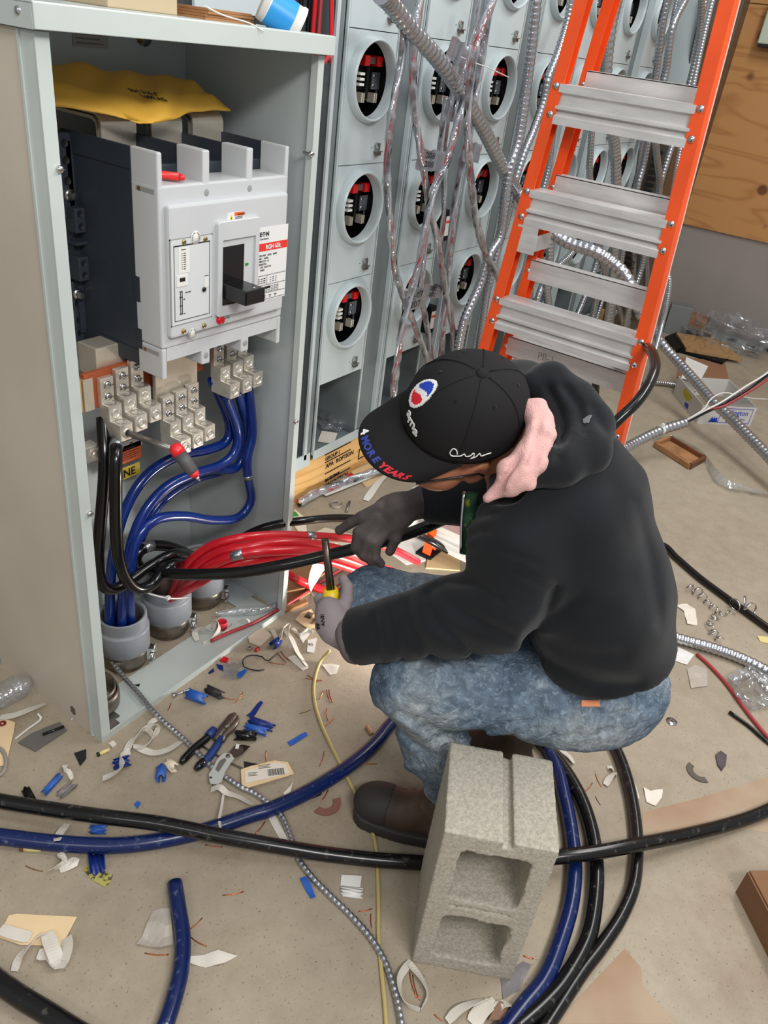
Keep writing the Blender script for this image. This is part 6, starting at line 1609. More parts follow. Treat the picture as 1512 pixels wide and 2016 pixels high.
# ---- sleeved wire bundles: three twisted wires inside a clear film sleeve
G_S = 'clear-sleeved bundles of black, red and white wires'
def bundle(pts, wpx, label, turns=3.0, seed=0):
    mid = pts[len(pts)//2]; r = wpx/2*depth(mid)/FPX
    sp = spline(pts, .012); c = sp[0].copy(); sp = [p-c for p in sp]; n = len(sp)
    root = empty('wire_bundle', c, label, 'wire bundle', G_S)
    t0 = (sp[1]-sp[0]).normalized(); nrm = t0.orthogonal().normalized(); fr = []
    for i in range(n):
        t = (sp[min(i+1, n-1)]-sp[max(i-1, 0)]).normalized(); nrm = (nrm-nrm.dot(t)*t).normalized(); fr.append((nrm.copy(), t.cross(nrm)))
    for k, (m_, nm) in enumerate(((M_BLACKC, 'black_wire'), (M_REDDULL, 'red_wire'), (M_CHROMEW, 'white_wire'))):
        pp = []
        for i in range(n):
            a = 2*math.pi*(k/3+i*.012*turns+seed*.13); pp.append(sp[i]+(fr[i][0]*math.cos(a)+fr[i][1]*math.sin(a))*r*.48)
        MB().tube(pp, r*.46, m_, 7).build(nm, root)
    rs = [r*(1.02+.10*math.sin(i*1.3+seed)+.08*math.sin(i*.47+seed*2)) for i in range(n)]
    MB().tube(sp, rs, M_SLEEVE, 10, caps=False).build('clear_sleeve', root)
    return root
M_CHROMEW = mat('shiny_white_wire', (218, 221, 226), .16, .55)
M_SLEEVE = film_mat('sleeve_film', tint=(206, 211, 218), gloss=.46, rough=.06, bscale=26, bstr=1.0)
bs = [
 ([(786, -10), (791, 7), (795, 66), (788, 132), (775, 198), (766, 265), (762, 331), (765, 397), (771, 463), (778, 530), (798, 596), (818, 645), (841, 705), (850, 740)], 15, 1.36, 'leftmost hanging wire bundle, bowing beside the first meter column'),
 ([(829, -10), (816, 83), (813, 149), (818, 232), (831, 314), (844, 397), (859, 463), (871, 530), (878, 579), (891, 645), (894, 720)], 15, 1.33, 'wire bundle tied at the upper handwritten tape tag'),
 ([(975, -10), (957, 33), (940, 83), (924, 149), (904, 232), (881, 314), (852, 380), (835, 463), (822, 530), (796, 625), (784, 700), (776, 760), (772, 830)], 16, 1.30, 'wire bundle crossing from upper right down to the tray'),
 ([(966, -10), (950, 99), (940, 165), (924, 248), (907, 331), (894, 413), (886, 496), (879, 580), (872, 650), (868, 720)], 14, 1.34, 'wire bundle hanging through the foil-tape knot'),
 ([(931, 90), (925, 160), (920, 231), (925, 331), (937, 430), (956, 500), (975, 535), (990, 565), (1015, 645), (1035, 684), (1040, 730)], 14, 1.26, 'wire bundle swinging right behind the ladder rail'),
 ([(880, 190), (868, 280), (862, 340), (848, 410), (836, 480), (830, 579), (841, 645), (851, 720)], 13, 1.38, 'wire bundle crossing under the lower handwritten tag'),
 ([(905, 90), (893, 170), (880, 250), (872, 330), (874, 410), (868, 480), (872, 560)], 10, 1.40, 'thin wire bundle hanging at the back by the second column'),
 ([(1232, 420), (1243, 462), (1248, 499), (1247, 544), (1240, 600), (1236, 650)], 9, 1.36, 'small wire bundle behind the lower right of the ladder'),
 ([(945, -10), (935, 60), (918, 120), (900, 190), (890, 240)], 10, 1.42, 'short wire bundle at the back above the foil tape'),
]
for i, (pp, w_, y, lb) in enumerate(bs): bundle(Q(pp, y), w_, lb, seed=i+1)
# tape tags with handwriting
def tape_tag(px, py, y, wpx, hpx, lines, label, rot=0.0, m=None):
    q = P(px, py, y=y); k = depth(q)/FPX; w_, h_ = wpx*k, hpx*k
    r = empty('tape_tag', q, label, 'tape tag', rot=(0, 0, math.radians(-18)))
    mb = MB(); n = 10; vs = []
    for i in range(n+1):
        u = i/n-.5
        for j in range(5):
            v = j/4-.5; vs.append((u*w_*1.2, .004*math.sin(u*9)+.002*math.sin(v*11+u*5), v*h_*(1+.08*math.sin(u*13))))
    fs = [(i*5+j, i*5+j+1, i*5+j+6, i*5+j+5) for i in range(n) for j in range(4)]; b = len(vs)
    vs += [(a, b_+.0008, c_) for a, b_, c_ in vs]; fs += [tuple(b+t_ for t_ in reversed(f)) for f in fs]
    mb.add(vs, fs, m or M_TAPE, True); o = mb.build('tape', r); o.rotation_euler = (0, rot, 0)
    for i, s in enumerate(lines):
        t_ = text(s, 'handwriting', (-w_*.32, -.0065, h_*(.10-.42*i)), (1, 0, 0), (0, 0, 1), h_*.42, M_INK, r, extrude=.0002, bold=.0002); t_.rotation_euler = (0, rot, 0)
    return r
tape_tag(848, 316, 1.315, 56, 38, ('208', '208'), 'silver tape flag with 208 written twice, at the upper crossing of the bundles', .06)
tape_tag(816, 590, 1.335, 42, 42, ('2-07', '207'), 'silver tape flag with 207 written twice, at the lower crossing of the bundles', -.12)
tape_tag(852, 574, 1.36, 36, 28, ('202', '202'), 'crinkled silver tape flag behind the 207 one', .1)
tape_tag(930, 300, 1.30, 34, 36, (), 'foil tape wrapped round the bundle left of the diagonal conduit', .1)
tape_tag(902, 104, 1.32, 42, 40, (), 'crumpled foil tape knot high on the second meter column', .3)
sp = spline([P(908, 112, y=1.28), P(930, 122, y=1.27), P(960, 133, y=1.26), P(1001, 152, y=1.27)], .01)
o = MB().tube(sp, .003, M_WHITE, 6, flat=.5).build('zip_tie'); origin_on(o, sp[0]); tag(o, 'clear zip tie tail sticking out from the foil tape knot', 'zip tie')
# black cable loop hooked round the ladder's right rail
cable('feeder_cable', [P(1178, 880, x=2.35), P(1172, 800, x=2.35), P(1174, 750, x=2.33), P(1188, 712, x=2.28), P(1212, 694, x=2.22), P(1238, 690, x=2.15), P(1262, 680, x=2.10), P(1281, 690, x=1.96), P(1290, 718, x=1.86), P(1280, 752, x=1.78), P(1255, 790, x=1.72), P(1222, 822, x=1.68), P(1195, 850, x=1.66), P(1160, 890, x=1.66)], .0125, M_BLACKC, 'black cable looped round the right ladder rail behind the worker')

# ================================================================== floor cables
rB = .0163
def floorpts(l, r): return [P(a, b, z=r) for a, b in l]
cable('floor_cable', [P(-60, 1562, z=.036), P(0, 1577, z=.036), P(99, 1593, z=.038), P(198, 1607, z=.048), P(298, 1619, z=.052), P(364, 1631, z=.052), P(430, 1645, z=.050), P(500, 1658, z=.044), P(565, 1669, z=.036), P(631, 1680, z=.026), P(730, 1692, z=.018), P(815, 1698, z=.017), P(900, 1702, z=.017), P(1000, 1700, z=.030), P(1101, 1687, z=.048), P(1175, 1678, z=.052), P(1254, 1663, z=.050), P(1354, 1643, z=.03), P(1445, 1620, z=.018), P(1512, 1595, z=.017), P(1600, 1550, z=.017)], .0155, M_BLACK, 'dusty black cable crossing the whole foreground behind the block')
cable('floor_cable', floorpts([(-60, 1640), (0, 1647), (99, 1659), (198, 1665), (265, 1662), (331, 1652), (397, 1637), (430, 1627), (500, 1603), (531, 1594), (598, 1564), (664, 1525), (713, 1488), (745, 1456), (775, 1420), (830, 1380), (900, 1350), (980, 1360), (1050, 1430), (1094, 1505), (1112, 1572), (1125, 1640), (1131, 1710), (1124, 1781), (1103, 1854), (1073, 1927), (1030, 1982), (985, 2040)], .017), .0165, M_BLUED, 'dusty dark blue cable sweeping under the worker and round the block')
cable('floor_cable', floorpts([(900, 1400), (980, 1405), (1040, 1435), (1080, 1476), (1112, 1516), (1143, 1570), (1164, 1631), (1174, 1698), (1172, 1772), (1157, 1849), (1116, 1925), (1073, 1975), (1010, 2030)], .017), .0163, M_BLACK, 'black cable curving between the blue one and the outer black one')
cable('floor_cable', floorpts([(1150, 1360), (1180, 1400), (1200, 1447), (1223, 1497), (1241, 1556), (1252, 1622), (1254, 1681), (1247, 1745), (1223, 1804), (1186, 1861), (1148, 1910), (1107, 1972), (1060, 2045)], .0145), .0142, M_BLACK, 'outermost scuffed black cable arcing at right of the block')
cable('floor_cable', floorpts([(-70, 1880), (0, 1934), (46, 1966), (93, 1994), (134, 2020), (200, 2060)], .018), .0175, M_BLACK, 'thick black cable across the bottom left corner')
bl = cable('cable_offcut', floorpts([(344, 1738), (352, 1790), (360, 1845), (357, 1905), (343, 1965), (322, 2030)], .016), .0150, M_BLUED, 'short blue cable offcut standing into the bottom of the frame', cat='cable', core=None)
cable('floor_cable', [P(1436, 1402, z=.006), P(1475, 1430, z=.006), P(1512, 1462, z=.006), P(1580, 1510, z=.006)], .0055, M_BLACK, 'thin black wire end at the right edge')
cable('floor_cable', [P(1372, 1288, z=.006), P(1395, 1308, z=.006), P(1430, 1346, z=.006), P(1468, 1398, z=.006), P(1512, 1452, z=.006), P(1560, 1500, z=.006)], .0055, M_REDDULL, 'dull red wire running to the right edge')
cable('floor_cable', [P(650, 1280, z=.03)]+[P(a, b, z=.004) for a, b in ((631, 1302), (619, 1340), (619, 1379), (631, 1422), (650, 1465), (667, 1498), (687, 1538), (707, 1576), (724, 1615), (738, 1656), (743, 1710), (745, 1780), (745, 1840), (750, 1901), (757, 1970), (762, 2040))], .0042, mat('pale_yellow_jacket', (190, 172, 112), .45), 'thin yellowish cable running down past the boot', cat='cable')
cable('floor_cable', [P(415, 1262, z=.012), P(450, 1246, z=.014), P(500, 1226, z=.014), P(555, 1196, z=.013), P(600, 1168, z=.012), P(640, 1140, z=.012), P(690, 1110, z=.012)], .0052, M_REDDULL, 'dull red wire lying across the cabinet sill', cat='wire')
# ================================================================== concrete block
A_ = Vector((.8165, .280, 0)); B_ = Vector((.905, .110, 0)); ub = (B_-A_).normalized(); db_ = Vector((-ub.y, ub.x, 0)); db_ = db_ if db_.y+db_.x > 0 else -db_
W_, H_, D_ = .190, .392, .194
def f_block(p):
    q = p-A3(A_); u = q@A3(ub); v = q[..., 2]; w = q@A3(db_)
    nz = npnoise(p, 260, 1.0)*.0007+npnoise(p, 620, 3.0)*.0005
    rough = npnoise(p, 95, 5.0)*.0016
    d = np.maximum(np.maximum(np.abs(u-W_/2)-W_/2, np.abs(v-H_/2)-H_/2), np.abs(w-D_/2)-D_/2)
    tp = 1+.04*np.clip(w/D_, 0, 1)
    for (z0, z1, u0, u1) in ((.215, .352, .034, .158), (.034, .168, .034, .158)):
        cu, cv = (u0+u1)/2, (z0+z1)/2
        e = np.maximum(np.abs(u-cu)-(u1-u0)/2*tp, np.abs(v-cv)-(z1-z0)/2*tp)
        k_ = .016
        a = np.maximum(np.abs(u-cu)-(u1-u0)/2*tp+k_, 0); b = np.maximum(np.abs(v-cv)-(z1-z0)/2*tp+k_, 0)
        e = np.sqrt(a*a+b*b)-k_+np.minimum(np.maximum(a, b)-0, 0)
        e = e+rough*np.exp(-w/.02)*1.6+.004*np.exp(-w/.012)*npnoise(p, 55, 2.0)
        d = np.maximum(d, -e)
    # mortar groove down the top face and line between the cores
    g = np.maximum(np.abs(u-.107)-.009, H_-.016-v); d = np.maximum(d, -g)
    g = np.maximum(np.maximum(np.abs(v-.196-npnoise(p, 60, 1.)*.001)-.0028, w-.006), np.abs(u-.094)-.055); d = np.maximum(d, -g)
    return d+nz-.0008
blk = sdf_obj('concrete_block', f_block, (.76, .05, -.01), (1.14, .42, .41), .0034, mat('concrete_block_grey', (178, 172, 158), .9, bump=.9, bscale=420, var=.16, vscale=180, spec=.2), relax=1)
origin_on(blk, (A_+B_)/2+db_*.09); tag(blk, 'hollow concrete block standing on end in the foreground', 'concrete block')
blk.location.z += .0
# ================================================================== things lying about
def G(px, py, z=0.0): return P(px, py, z=z)
def ribbon(name, pts, wd, m, label, cat='plastic strip', group=None, th=.0009, tw=0.0, tw0=0.0, roll=None):
    sp = spline(pts, .006); n = len(sp); c = sp[0].copy(); vs = []
    for i in range(n):
        t = (sp[min(i+1, n-1)]-sp[max(i-1, 0)]).normalized(); side = t.cross(Vector((0, 0, 1)))
        side = side.normalized() if side.length > .05 else Vector((1, 0, 0)); nn = side.cross(t)
        a = tw0+tw*i/n*2*math.pi; s_ = side*math.cos(a)+nn*math.sin(a); u_ = s_.cross(t).normalized()
        w_ = wd/2*(.75+.25*min(1, 8*min(i, n-1-i)/n))
        for q in (s_*w_, -s_*w_): vs += [sp[i]-c+q+u_*th/2, sp[i]-c+q-u_*th/2]
    lowest = min(v.z for v in vs)+c.z
    if lowest < .0006: c.z += .0006-lowest
    fs = []
    for i in range(n-1):
        a, b = 4*i, 4*i+4; fs += [(a, a+2, b+2, b), (a+1, b+1, b+3, a+3), (a, b, b+1, a+1), (a+2, a+3, b+3, b+2)]
    fs += [(0, 1, 3, 2), (4*n-4, 4*n-2, 4*n-1, 4*n-3)]
    mb = MB(); mb.add(vs, fs, m, False); o = mb.build(name); o.location = c; return tag(o, label, cat, group)
def shell(name, p0, p1, r, m, label, a0=-30, a1=250, th=.0022, group=None, cat='insulation offcut', parts=None, z0=0.0):
    """split length of cable jacket lying on the floor between two floor points"""
    a, b = G(*p0), G(*p1); d = (b-a); L = d.length; d.normalize(); side = Vector((-d.y, d.x, 0)); n = 22; vs = []
    A0, A1 = math.radians(a0), math.radians(a1)
    for e, x in enumerate((0, L)):
        for k in range(n+1):
            t = A0+(A1-A0)*k/n+(.12 if e else 0)
            for rr_ in (r, r-th): vs.append(d*(x+.003*math.sin(k))+side*rr_*math.cos(t)+Vector((0, 0, r+rr_*math.sin(t)+z0)))
    fs = []; K = 2*(n+1)
    for k in range(n):
        q = 2*k; fs += [(q, q+2, K+q+2, K+q), (q+1, K+q+1, K+q+3, q+3), (q, q+1, q+3, q+2), (K+q, K+q+2, K+q+3, K+q+1)]
    fs += [(0, K, K+1, 1), (K-2, K-1, 2*K-1, 2*K-2)]
    mb = MB(); mb.add(vs, fs, m, True)
    mz = min(v.z for v in vs); c = Vector((a.x, a.y, 0)); o = mb.build(name); o.location = (a.x, a.y, -mz+.0003+z0); return tag(o, label, cat, group)
def scrap(name, poly, m, label, cat='scrap', th=.0012, bend=.004, z=0.0, group=None, seed=0):
    """flat piece with its own outline, slightly warped"""
    pp = [G(*q) for q in poly]; c = sum(pp, Vector())/len(pp); bm = bmesh.new()
    vs = [bm.verts.new(q-c) for q in pp]; f = bm.faces.new(vs)
    bmesh.ops.triangulate(bm, faces=[f]); bmesh.ops.subdivide_edges(bm, edges=bm.edges, cuts=3, use_grid_fill=True)
    bmesh.ops.recalc_face_normals(bm, faces=bm.faces)
    for v in bm.verts: v.co.z = bend*(.5+.5*math.sin(v.co.x*90+seed)*math.cos(v.co.y*70+seed*2))
    r = bmesh.ops.extrude_face_region(bm, geom=list(bm.faces))
    for g in r['geom']:
        if isinstance(g, bmesh.types.BMVert): g.co.z += th
    me = bpy.data.meshes.new(name); bm.normal_update(); bmesh.ops.recalc_face_normals(bm, faces=bm.faces); bm.to_mesh(me); bm.free()
    o = link_mesh(name, me, m); o.location = (c.x, c.y, z+.0004); return tag(o, label, cat, group)
def bits(name, segs, r, m, fmt, cat, group, z=None):
    for i, (a, b, lb) in enumerate(segs):
        p, q = G(*a), G(*b); mid = p.lerp(q, .5)+Vector(((q-p).y*.05, -(q-p).x*.05, 0))
        z_ = r if z is None else z
        sp = spline([Vector((v.x, v.y, z_)) for v in (p, mid, q)], n=6); c = sp[0].copy()
        o = MB().tube([v-c for v in sp], r, m, 6).build(name); o.location = c; tag(o, fmt % lb, cat, group)
M_BLUEO = mat('blue_jacket_inside', (40, 92, 178), .4); M_BLUEDK = mat('blue_jacket_dark', (22, 46, 118), .35)
G_O = 'short cable jacket offcuts on the floor'
shell('jacket_offcut', (370, 1373), (404, 1385), .0135, M_BLUEO, 'bright blue split jacket offcut by the cabinet sill', -10, 265, group=G_O)
shell('jacket_offcut', (408, 1362), (437, 1376), .011, mat('dull_black_jacket', (44, 42, 42), .5), 'dull black split jacket offcut beside the bright blue one', 10, 300, group=G_O)
shell('jacket_offcut', (492, 1420), (538, 1436), .011, M_BLUEDK, 'dark blue half jacket above the glossy black one', -20, 190, group=G_O)
shell('jacket_offcut', (484, 1436), (524, 1447), .010, M_BLUEO, 'light blue half jacket touching the dark blue one', 20, 240, group=G_O)
scrap('jacket_sliver', [(485, 1411), (513, 1384), (518, 1388), (500, 1412)], M_BLUEDK, 'pointed dark blue jacket sliver above the half jackets', 'insulation offcut', .002, .008)
shell('jacket_offcut', (464, 1455), (503, 1456), .0125, M_BLACKPL, 'glossy black jacket offcut by the knife blade', -60, 270, group=G_O)
shell('jacket_offcut', (318, 1518), (317, 1540), .0115, M_BLUEO, 'blue curled ring of jacket left of the pliers', -80, 250, group=G_O)
shell('jacket_offcut', (330, 1508), (345, 1520), .0115, mat('cream_jacket', (226, 212, 184), .5), 'cream curled jacket piece touching the blue ring', 20, 290, group=G_O)
shell('jacket_offcut', (225, 1512), (255, 1504), .014, M_BLUEDK, 'dark blue jacket piece under a white twisted peel', 180, 360, group=G_O)
ribbon('insulation_peel', [G(202, 1533, .002), G(222, 1524, .014), G(240, 1508, .026), G(236, 1492, .02), G(256, 1478, .008)], .020, M_STRIP, 'white peel twisted over the dark blue jacket piece', tw=.35)
shell('jacket_offcut', (88, 1566), (118, 1532), .0075, M_BLUEO, 'narrow blue jacket offcut beside the grey one', -20, 280, group=G_O)
shell('jacket_offcut', (118, 1570), (146, 1548), .0105, mat('grey_jacket', (128, 124, 122), .4), 'grey open jacket piece by the narrow blue one', 150, 350, group=G_O)
shell('jacket_offcut', (180, 1636), (209, 1636), .010, M_BLUEO, 'blue curl hidden between the two crossing cables', 0, 200, group=G_O)
shell('jacket_offcut', (190, 1682), (193, 1722), .0155, M_BLUEDK, 'dark blue trough-shaped jacket offcut below the blue cable', 170, 375, group=G_O)
scrap('speckled_card', [(163, 1712), (176, 1701), (222, 1724), (218, 1738), (206, 1747), (180, 1732)], mat('speckled_yellow', (176, 168, 92), .6, var_rgb=(80, 76, 50), vscale=120, vlo=.5, vhi=.6), 'speckled yellow scrap under the dark blue trough-shaped offcut', 'scrap', bend=.0)
scrap('jacket_shaving', [(565, 1462), (602, 1443), (606, 1450), (572, 1470)], M_BLUEO, 'flat blue shaving near the long blue cable', 'insulation offcut')
scrap('jacket_shaving', [(590, 1731), (602, 1728), (612, 1744), (621, 1768), (612, 1771), (600, 1752)], M_BLUEO, 'wavy blue shaving beside the armoured cable', 'insulation offcut', bend=.006)
scrap('jacket_shaving', [(264, 1585), (270, 1579), (278, 1583), (271, 1593)], M_BLUEO, 'tiny blue chip above the crossing cables', 'insulation offcut')
scrap('jacket_shaving', [(425, 1309), (438, 1312), (441, 1323), (430, 1318)], M_BLUEDK, 'dark blue chip by the sill edge', 'insulation offcut')
scrap('jacket_shaving', [(410, 1325), (420, 1318), (422, 1324), (412, 1328)], M_BLUEDK, 'smaller dark blue chip against the sill edge', 'insulation offcut')
scrap('jacket_shaving', [(468, 1328), (482, 1322), (486, 1326), (474, 1338), (466, 1336)], M_BLUEO, 'blue chip on the clear bag scrap', 'insulation offcut', z=.004)
scrap('black_scrap', [(146, 1484), (170, 1477), (170, 1495), (158, 1509)], M_INK, 'black four-sided tape scrap left of the white peel', 'tape scrap', bend=.003)
scrap('black_scrap', [(480, 1500), (518, 1508), (512, 1520), (481, 1512)], M_INK, 'black strip tucked under the barcode tag', 'tape scrap', bend=.002)
scrap('black_scrap', [(608, 1568), (638, 1552), (632, 1566), (612, 1574)], M_INK, 'black scrap under the long blue cable', 'tape scrap', bend=.0)
shell('black_offcut', (52, 1560), (64, 1582), .009, M_BLKVOID, 'black curl sticking up behind the crossing black cable', -40, 240)
scrap('rubber_bit', [(265, 1352), (276, 1350), (274, 1356)], M_INK, 'black speck inside the cabinet by the sill', 'scrap', z=.006, bend=0)
# fibre washers torn in arcs
def arc_scrap(c, r0, r1, a0, a1, m, label, cat='washer piece'):
    q = G(*c); mb = MB(); poly = [(r1*math.cos(math.radians(a0+(a1-a0)*k/14)), r1*math.sin(math.radians(a0+(a1-a0)*k/14))) for k in range(15)]+[(r0*math.cos(math.radians(a1+(a0-a1)*k/14)), r0*math.sin(math.radians(a1+(a0-a1)*k/14))) for k in range(15)]
    mb.prism(poly, .0002, .003, m); o = mb.build('washer_piece'); o.location = q; return tag(o, label, cat)
arc_scrap((640, 1580), .018, .036, 175, 330, mat('red_fibre', (132, 88, 78), .7, bump=.4, bscale=200), 'torn brick-red fibre washer arc near the boot')
arc_scrap((1378, 1520), .018, .034, 70, 230, mat('grey_fibre', (92, 84, 76), .7, bump=.4, bscale=200), 'torn grey fibre washer arc on the right')
scrap('rubber_piece', [(1408, 1488), (1418, 1481), (1429, 1490), (1428, 1508), (1420, 1519), (1412, 1508)], mat('dusty_purple_rubber', (78, 66, 72), .6), 'dark purplish rubber piece right of the grey washer arc', 'scrap', .004, .003)
wq = G(1322, 1421); mb = MB(); mb.lathe([(.0, .0002), (.015, .0002), (.015, .0022), (.0, .0022)], M_CHROME, None, 28); mb.lathe([(0, .0025), (.0035, .0025)], M_INK, None, 12); o = mb.build('steel_washer'); o.location = wq; tag(o, 'round zinc washer alone on the floor at right', 'washer')
# pliers
def tube2(pts, rs, m, flat=1.0, seg=10): return MB().tube(pts, rs, m, seg, flat=flat)
pv = G(430, 1447, .012); pr = empty('diagonal_pliers', pv, 'blue and black handled cutting pliers on the floor', 'pliers')
g2 = lambda px, py, z: G(px, py, z)-pv
M_HEADST = mat('worn_tool_steel', (104, 92, 84), .4, .7)
mb = MB(); mb.tube([g2(424, 1458, .010), g2(438, 1438, .012), g2(450, 1424, .012), g2(458, 1410, .010), g2(463, 1405, .009)], [.008, .013, .014, .011, .005], M_HEADST, 12, flat=.7); mb.build('jaw', pr)
mb = MB(); mb.tube([g2(436, 1460, .009), g2(442, 1446, .012), g2(455, 1432, .012), g2(464, 1420, .010), g2(467, 1410, .009)], [.008, .010, .012, .010, .004], M_HEADST, 12, flat=.7); mb.build('jaw', pr)
mb = MB(); mb.lathe([(0, .006), (.006, .005), (.007, 0)], M_GALV2, Matrix.Translation(g2(446, 1430, .020)), 14); mb.build('pivot', pr)
mb = tube2([g2(419, 1440, .010), g2(404, 1456, .010), g2(382, 1474, .009), g2(362, 1495, .009), g2(357, 1502, .009)], [.0075, .0095, .0100, .0095, .006], M_BLACKPL); h1 = mb.build('handle', pr)
tube2([g2(422, 1436, .010), g2(416, 1443, .010), g2(409, 1450, .010)], [.010, .0115, .0098], mat('handle_blue', (28, 56, 118), .45)).build('blue_collar', h1)
mb = tube2([g2(436, 1452, .010), g2(426, 1470, .010), g2(412, 1490, .010), g2(396, 1506, .009), g2(386, 1514, .009)], [.0085, .0098, .0100, .0095, .006], MATS['handle_blue']); h2 = mb.build('handle', pr)
tube2([g2(402, 1499, .0105), g2(392, 1508, .010), g2(385, 1515, .009)], [.0102, .0100, .0065], M_BLACKPL).build('black_tip', h2)
# folding utility knife
kq = G(440, 1510, .010); kn = empty('utility_knife', kq, 'folding utility knife with a pale metal handle on the floor', 'knife'); g3 = lambda px, py, z: G(px, py, z)-kq
mb = MB(); prof = [(412, 1536), (411, 1524), (420, 1510), (428, 1494), (440, 1482), (455, 1484), (461, 1493), (452, 1506), (443, 1520), (436, 1540), (428, 1544), (414, 1543)]
mb.add([g3(a, b, .004) for a, b in prof]+[g3(a, b, .018) for a, b in prof], [tuple(range(12)), tuple(reversed(range(12, 24)))]+[(i, 12+i, 12+(i+1) % 12, (i+1) % 12) for i in range(12)], mat('pale_knife_handle', (206, 212, 206), .35, .3)); mb.build('handle', kn)
mb = MB(); prof = [(424, 1514), (432, 1498), (442, 1492), (446, 1496), (438, 1508), (430, 1520)]
mb.add([g3(a, b, .0185) for a, b in prof]+[g3(a, b, .0195) for a, b in prof], [tuple(range(6)), tuple(reversed(range(6, 12)))]+[(i, 6+i, 6+(i+1) % 6, (i+1) % 6) for i in range(6)], mat('knife_inlay', (110, 104, 98), .5)); mb.build('inlay', kn)
mb = MB(); mb.lathe([(0, .003), (.005, .0025), (.0055, 0)], M_GALV2, Matrix.Translation(g3(449, 1489, .018)), 12); mb.lathe([(0, .002), (.0025, .0015), (.003, 0)], M_INK, Matrix.Translation(g3(415, 1531, .018)), 10); mb.build('rivet', kn)
mb = MB(); prof = [(452, 1480), (462, 1468), (478, 1470), (480, 1478), (470, 1490), (460, 1492)]
mb.add([g3(a, b, .008) for a, b in prof]+[g3(a, b, .014) for a, b in prof], [tuple(range(6)), tuple(reversed(range(6, 12)))]+[(i, 6+i, 6+(i+1) % 6, (i+1) % 6) for i in range(6)], M_HEADST); mb.build('blade_holder', kn)
mb = MB(); prof = [(470, 1468), (478, 1466), (493, 1469), (474, 1487)]
mb.add([g3(a, b, .0105) for a, b in prof]+[g3(a, b, .0115) for a, b in prof], [tuple(range(4)), tuple(reversed(range(4, 8)))]+[(i, 4+i, 4+(i+1) % 4, (i+1) % 4) for i in range(4)], mat('dark_blade', (58, 52, 48), .35, .7)); mb.build('blade', kn)
mb = MB(); mb.box((-.007, -.004, .0145), (.007, .004, .0152), M_WHITE, Matrix.Translation(g3(467, 1478, 0))@Matrix.Rotation(.6, 4, 'Z')); mb.build('logo_plate', kn)
# hex rod under the knife
cable('steel_rod', [G(400, 1470, .003), G(440, 1495, .003), G(486, 1518, .003)], .0026, M_GALV2, 'thin dark steel rod under the knife and pliers', cat='rod', seg=6)
# tags and labels
def tagcard(name, poly, label, m=M_CREAM, hole=None, printf=None, z=.002, bend=.006, seed=0):
    o = scrap(name, poly, m, label, 'paper tag', .0010, bend, z=z, seed=seed); return o
def bars(parent, px, py, wpx, hpx, ang, n, z, m=M_INK, name='barcode'):
    q = G(px, py); k = depth(q)/FPX; mb = MB(); w_ = wpx*k; h_ = hpx*k*1.3
    for i in range(n):
        x = -w_/2+w_*i/n; mb.box((x, -h_/2, 0), (x+w_/n*(.35+.3*((i*7) % 3)/2), h_/2, .0004), m)
    o = mb.build(name, parent); o.location = Vector((q.x, q.y, z))-parent.location; o.rotation_euler.z = math.radians(ang); return o
def lines(parent, px, py, wpx, ang, n, z, m=M_INK, gap=.004):
    q = G(px, py); k = depth(q)/FPX; mb = MB(); w_ = wpx*k
    for i in range(n): mb.box((-w_/2, -i*gap, 0), (w_/2-.004*(i % 2), -i*gap+.0011, .0004), m)
    o = mb.build('print_lines', parent); o.location = Vector((q.x, q.y, z))-parent.location; o.rotation_euler.z = math.radians(ang); return o
def under_flat(o):
    return o
t1 = tagcard('barcode_tag', [(474, 1522), (495, 1515), (540, 1504), (566, 1507), (578, 1530), (540, 1542), (476, 1562)], 'cream shipping tag with a barcode leaning on the blue cable', bend=.002, z=.010)
w1 = scrap('white_label', [(482, 1526), (540, 1509), (562, 1512), (570, 1530), (530, 1540), (482, 1550)], M_PAPER, None, None, .0004, 0, z=0); w1.parent = t1; w1.location = Vector(w1.location)-Vector(t1.location)+Vector((0, 0, .0135))
bars(t1, 543, 1528, 32, 12, -42, 18, .0147); lines(t1, 520, 1515, 24, -42, 3, .0147); lines(t1, 497, 1530, 18, -42, 3, .0147)
scrap('torn_paper', [(558, 1562), (572, 1550), (577, 1540), (572, 1560), (562, 1572)], M_PAPER, 'torn white paper edge by the barcode tag', 'paper scrap', bend=.006)
t2 = tagcard('blank_tag', [(0, 1420), (14, 1418), (30, 1424), (28, 1440), (12, 1508), (0, 1510)], 'cream tag with a red eyelet at the left edge', bend=0)
mb = MB(); mb.lathe([(.003, 0), (.003, .001), (.009, .001), (.009, 0)], mat('dark_red_eyelet', (120, 40, 36), .5), None, 20); e_ = mb.build('eyelet', t2); e_.location = Vector((G(5, 1427).x, G(5, 1427).y, .0038))-t2.location
t3 = tagcard('blank_tag', [(18, 1804), (34, 1801), (152, 1807), (122, 1864), (40, 1862), (0, 1848), (0, 1838)], 'large cream tag under white peels, bottom left', bend=0)
t4 = tagcard('printed_tag', [(581, 1222), (593, 1208), (628, 1196), (640, 1206), (622, 1238), (606, 1240)], 'small cream tag with a barcode left of the grey glove', bend=.002, seed=3)
bars(t4, 608, 1214, 20, 10, 15, 12, .0056); lines(t4, 615, 1225, 20, 15, 3, .0056, gap=.003)
t5 = tagcard('number_tag', [(606, 1262), (624, 1258), (618, 1288), (604, 1285)], 'white slip with 92 handwritten below the glove', m=M_WHITE, bend=0, z=.003)
n_ = text('92', 'handwriting', Vector((G(607, 1274).x, G(607, 1274).y, .0054))-t5.location, (.7, -.7, 0), (.7, .7, 0), .014, M_INK, t5, extrude=.0002)
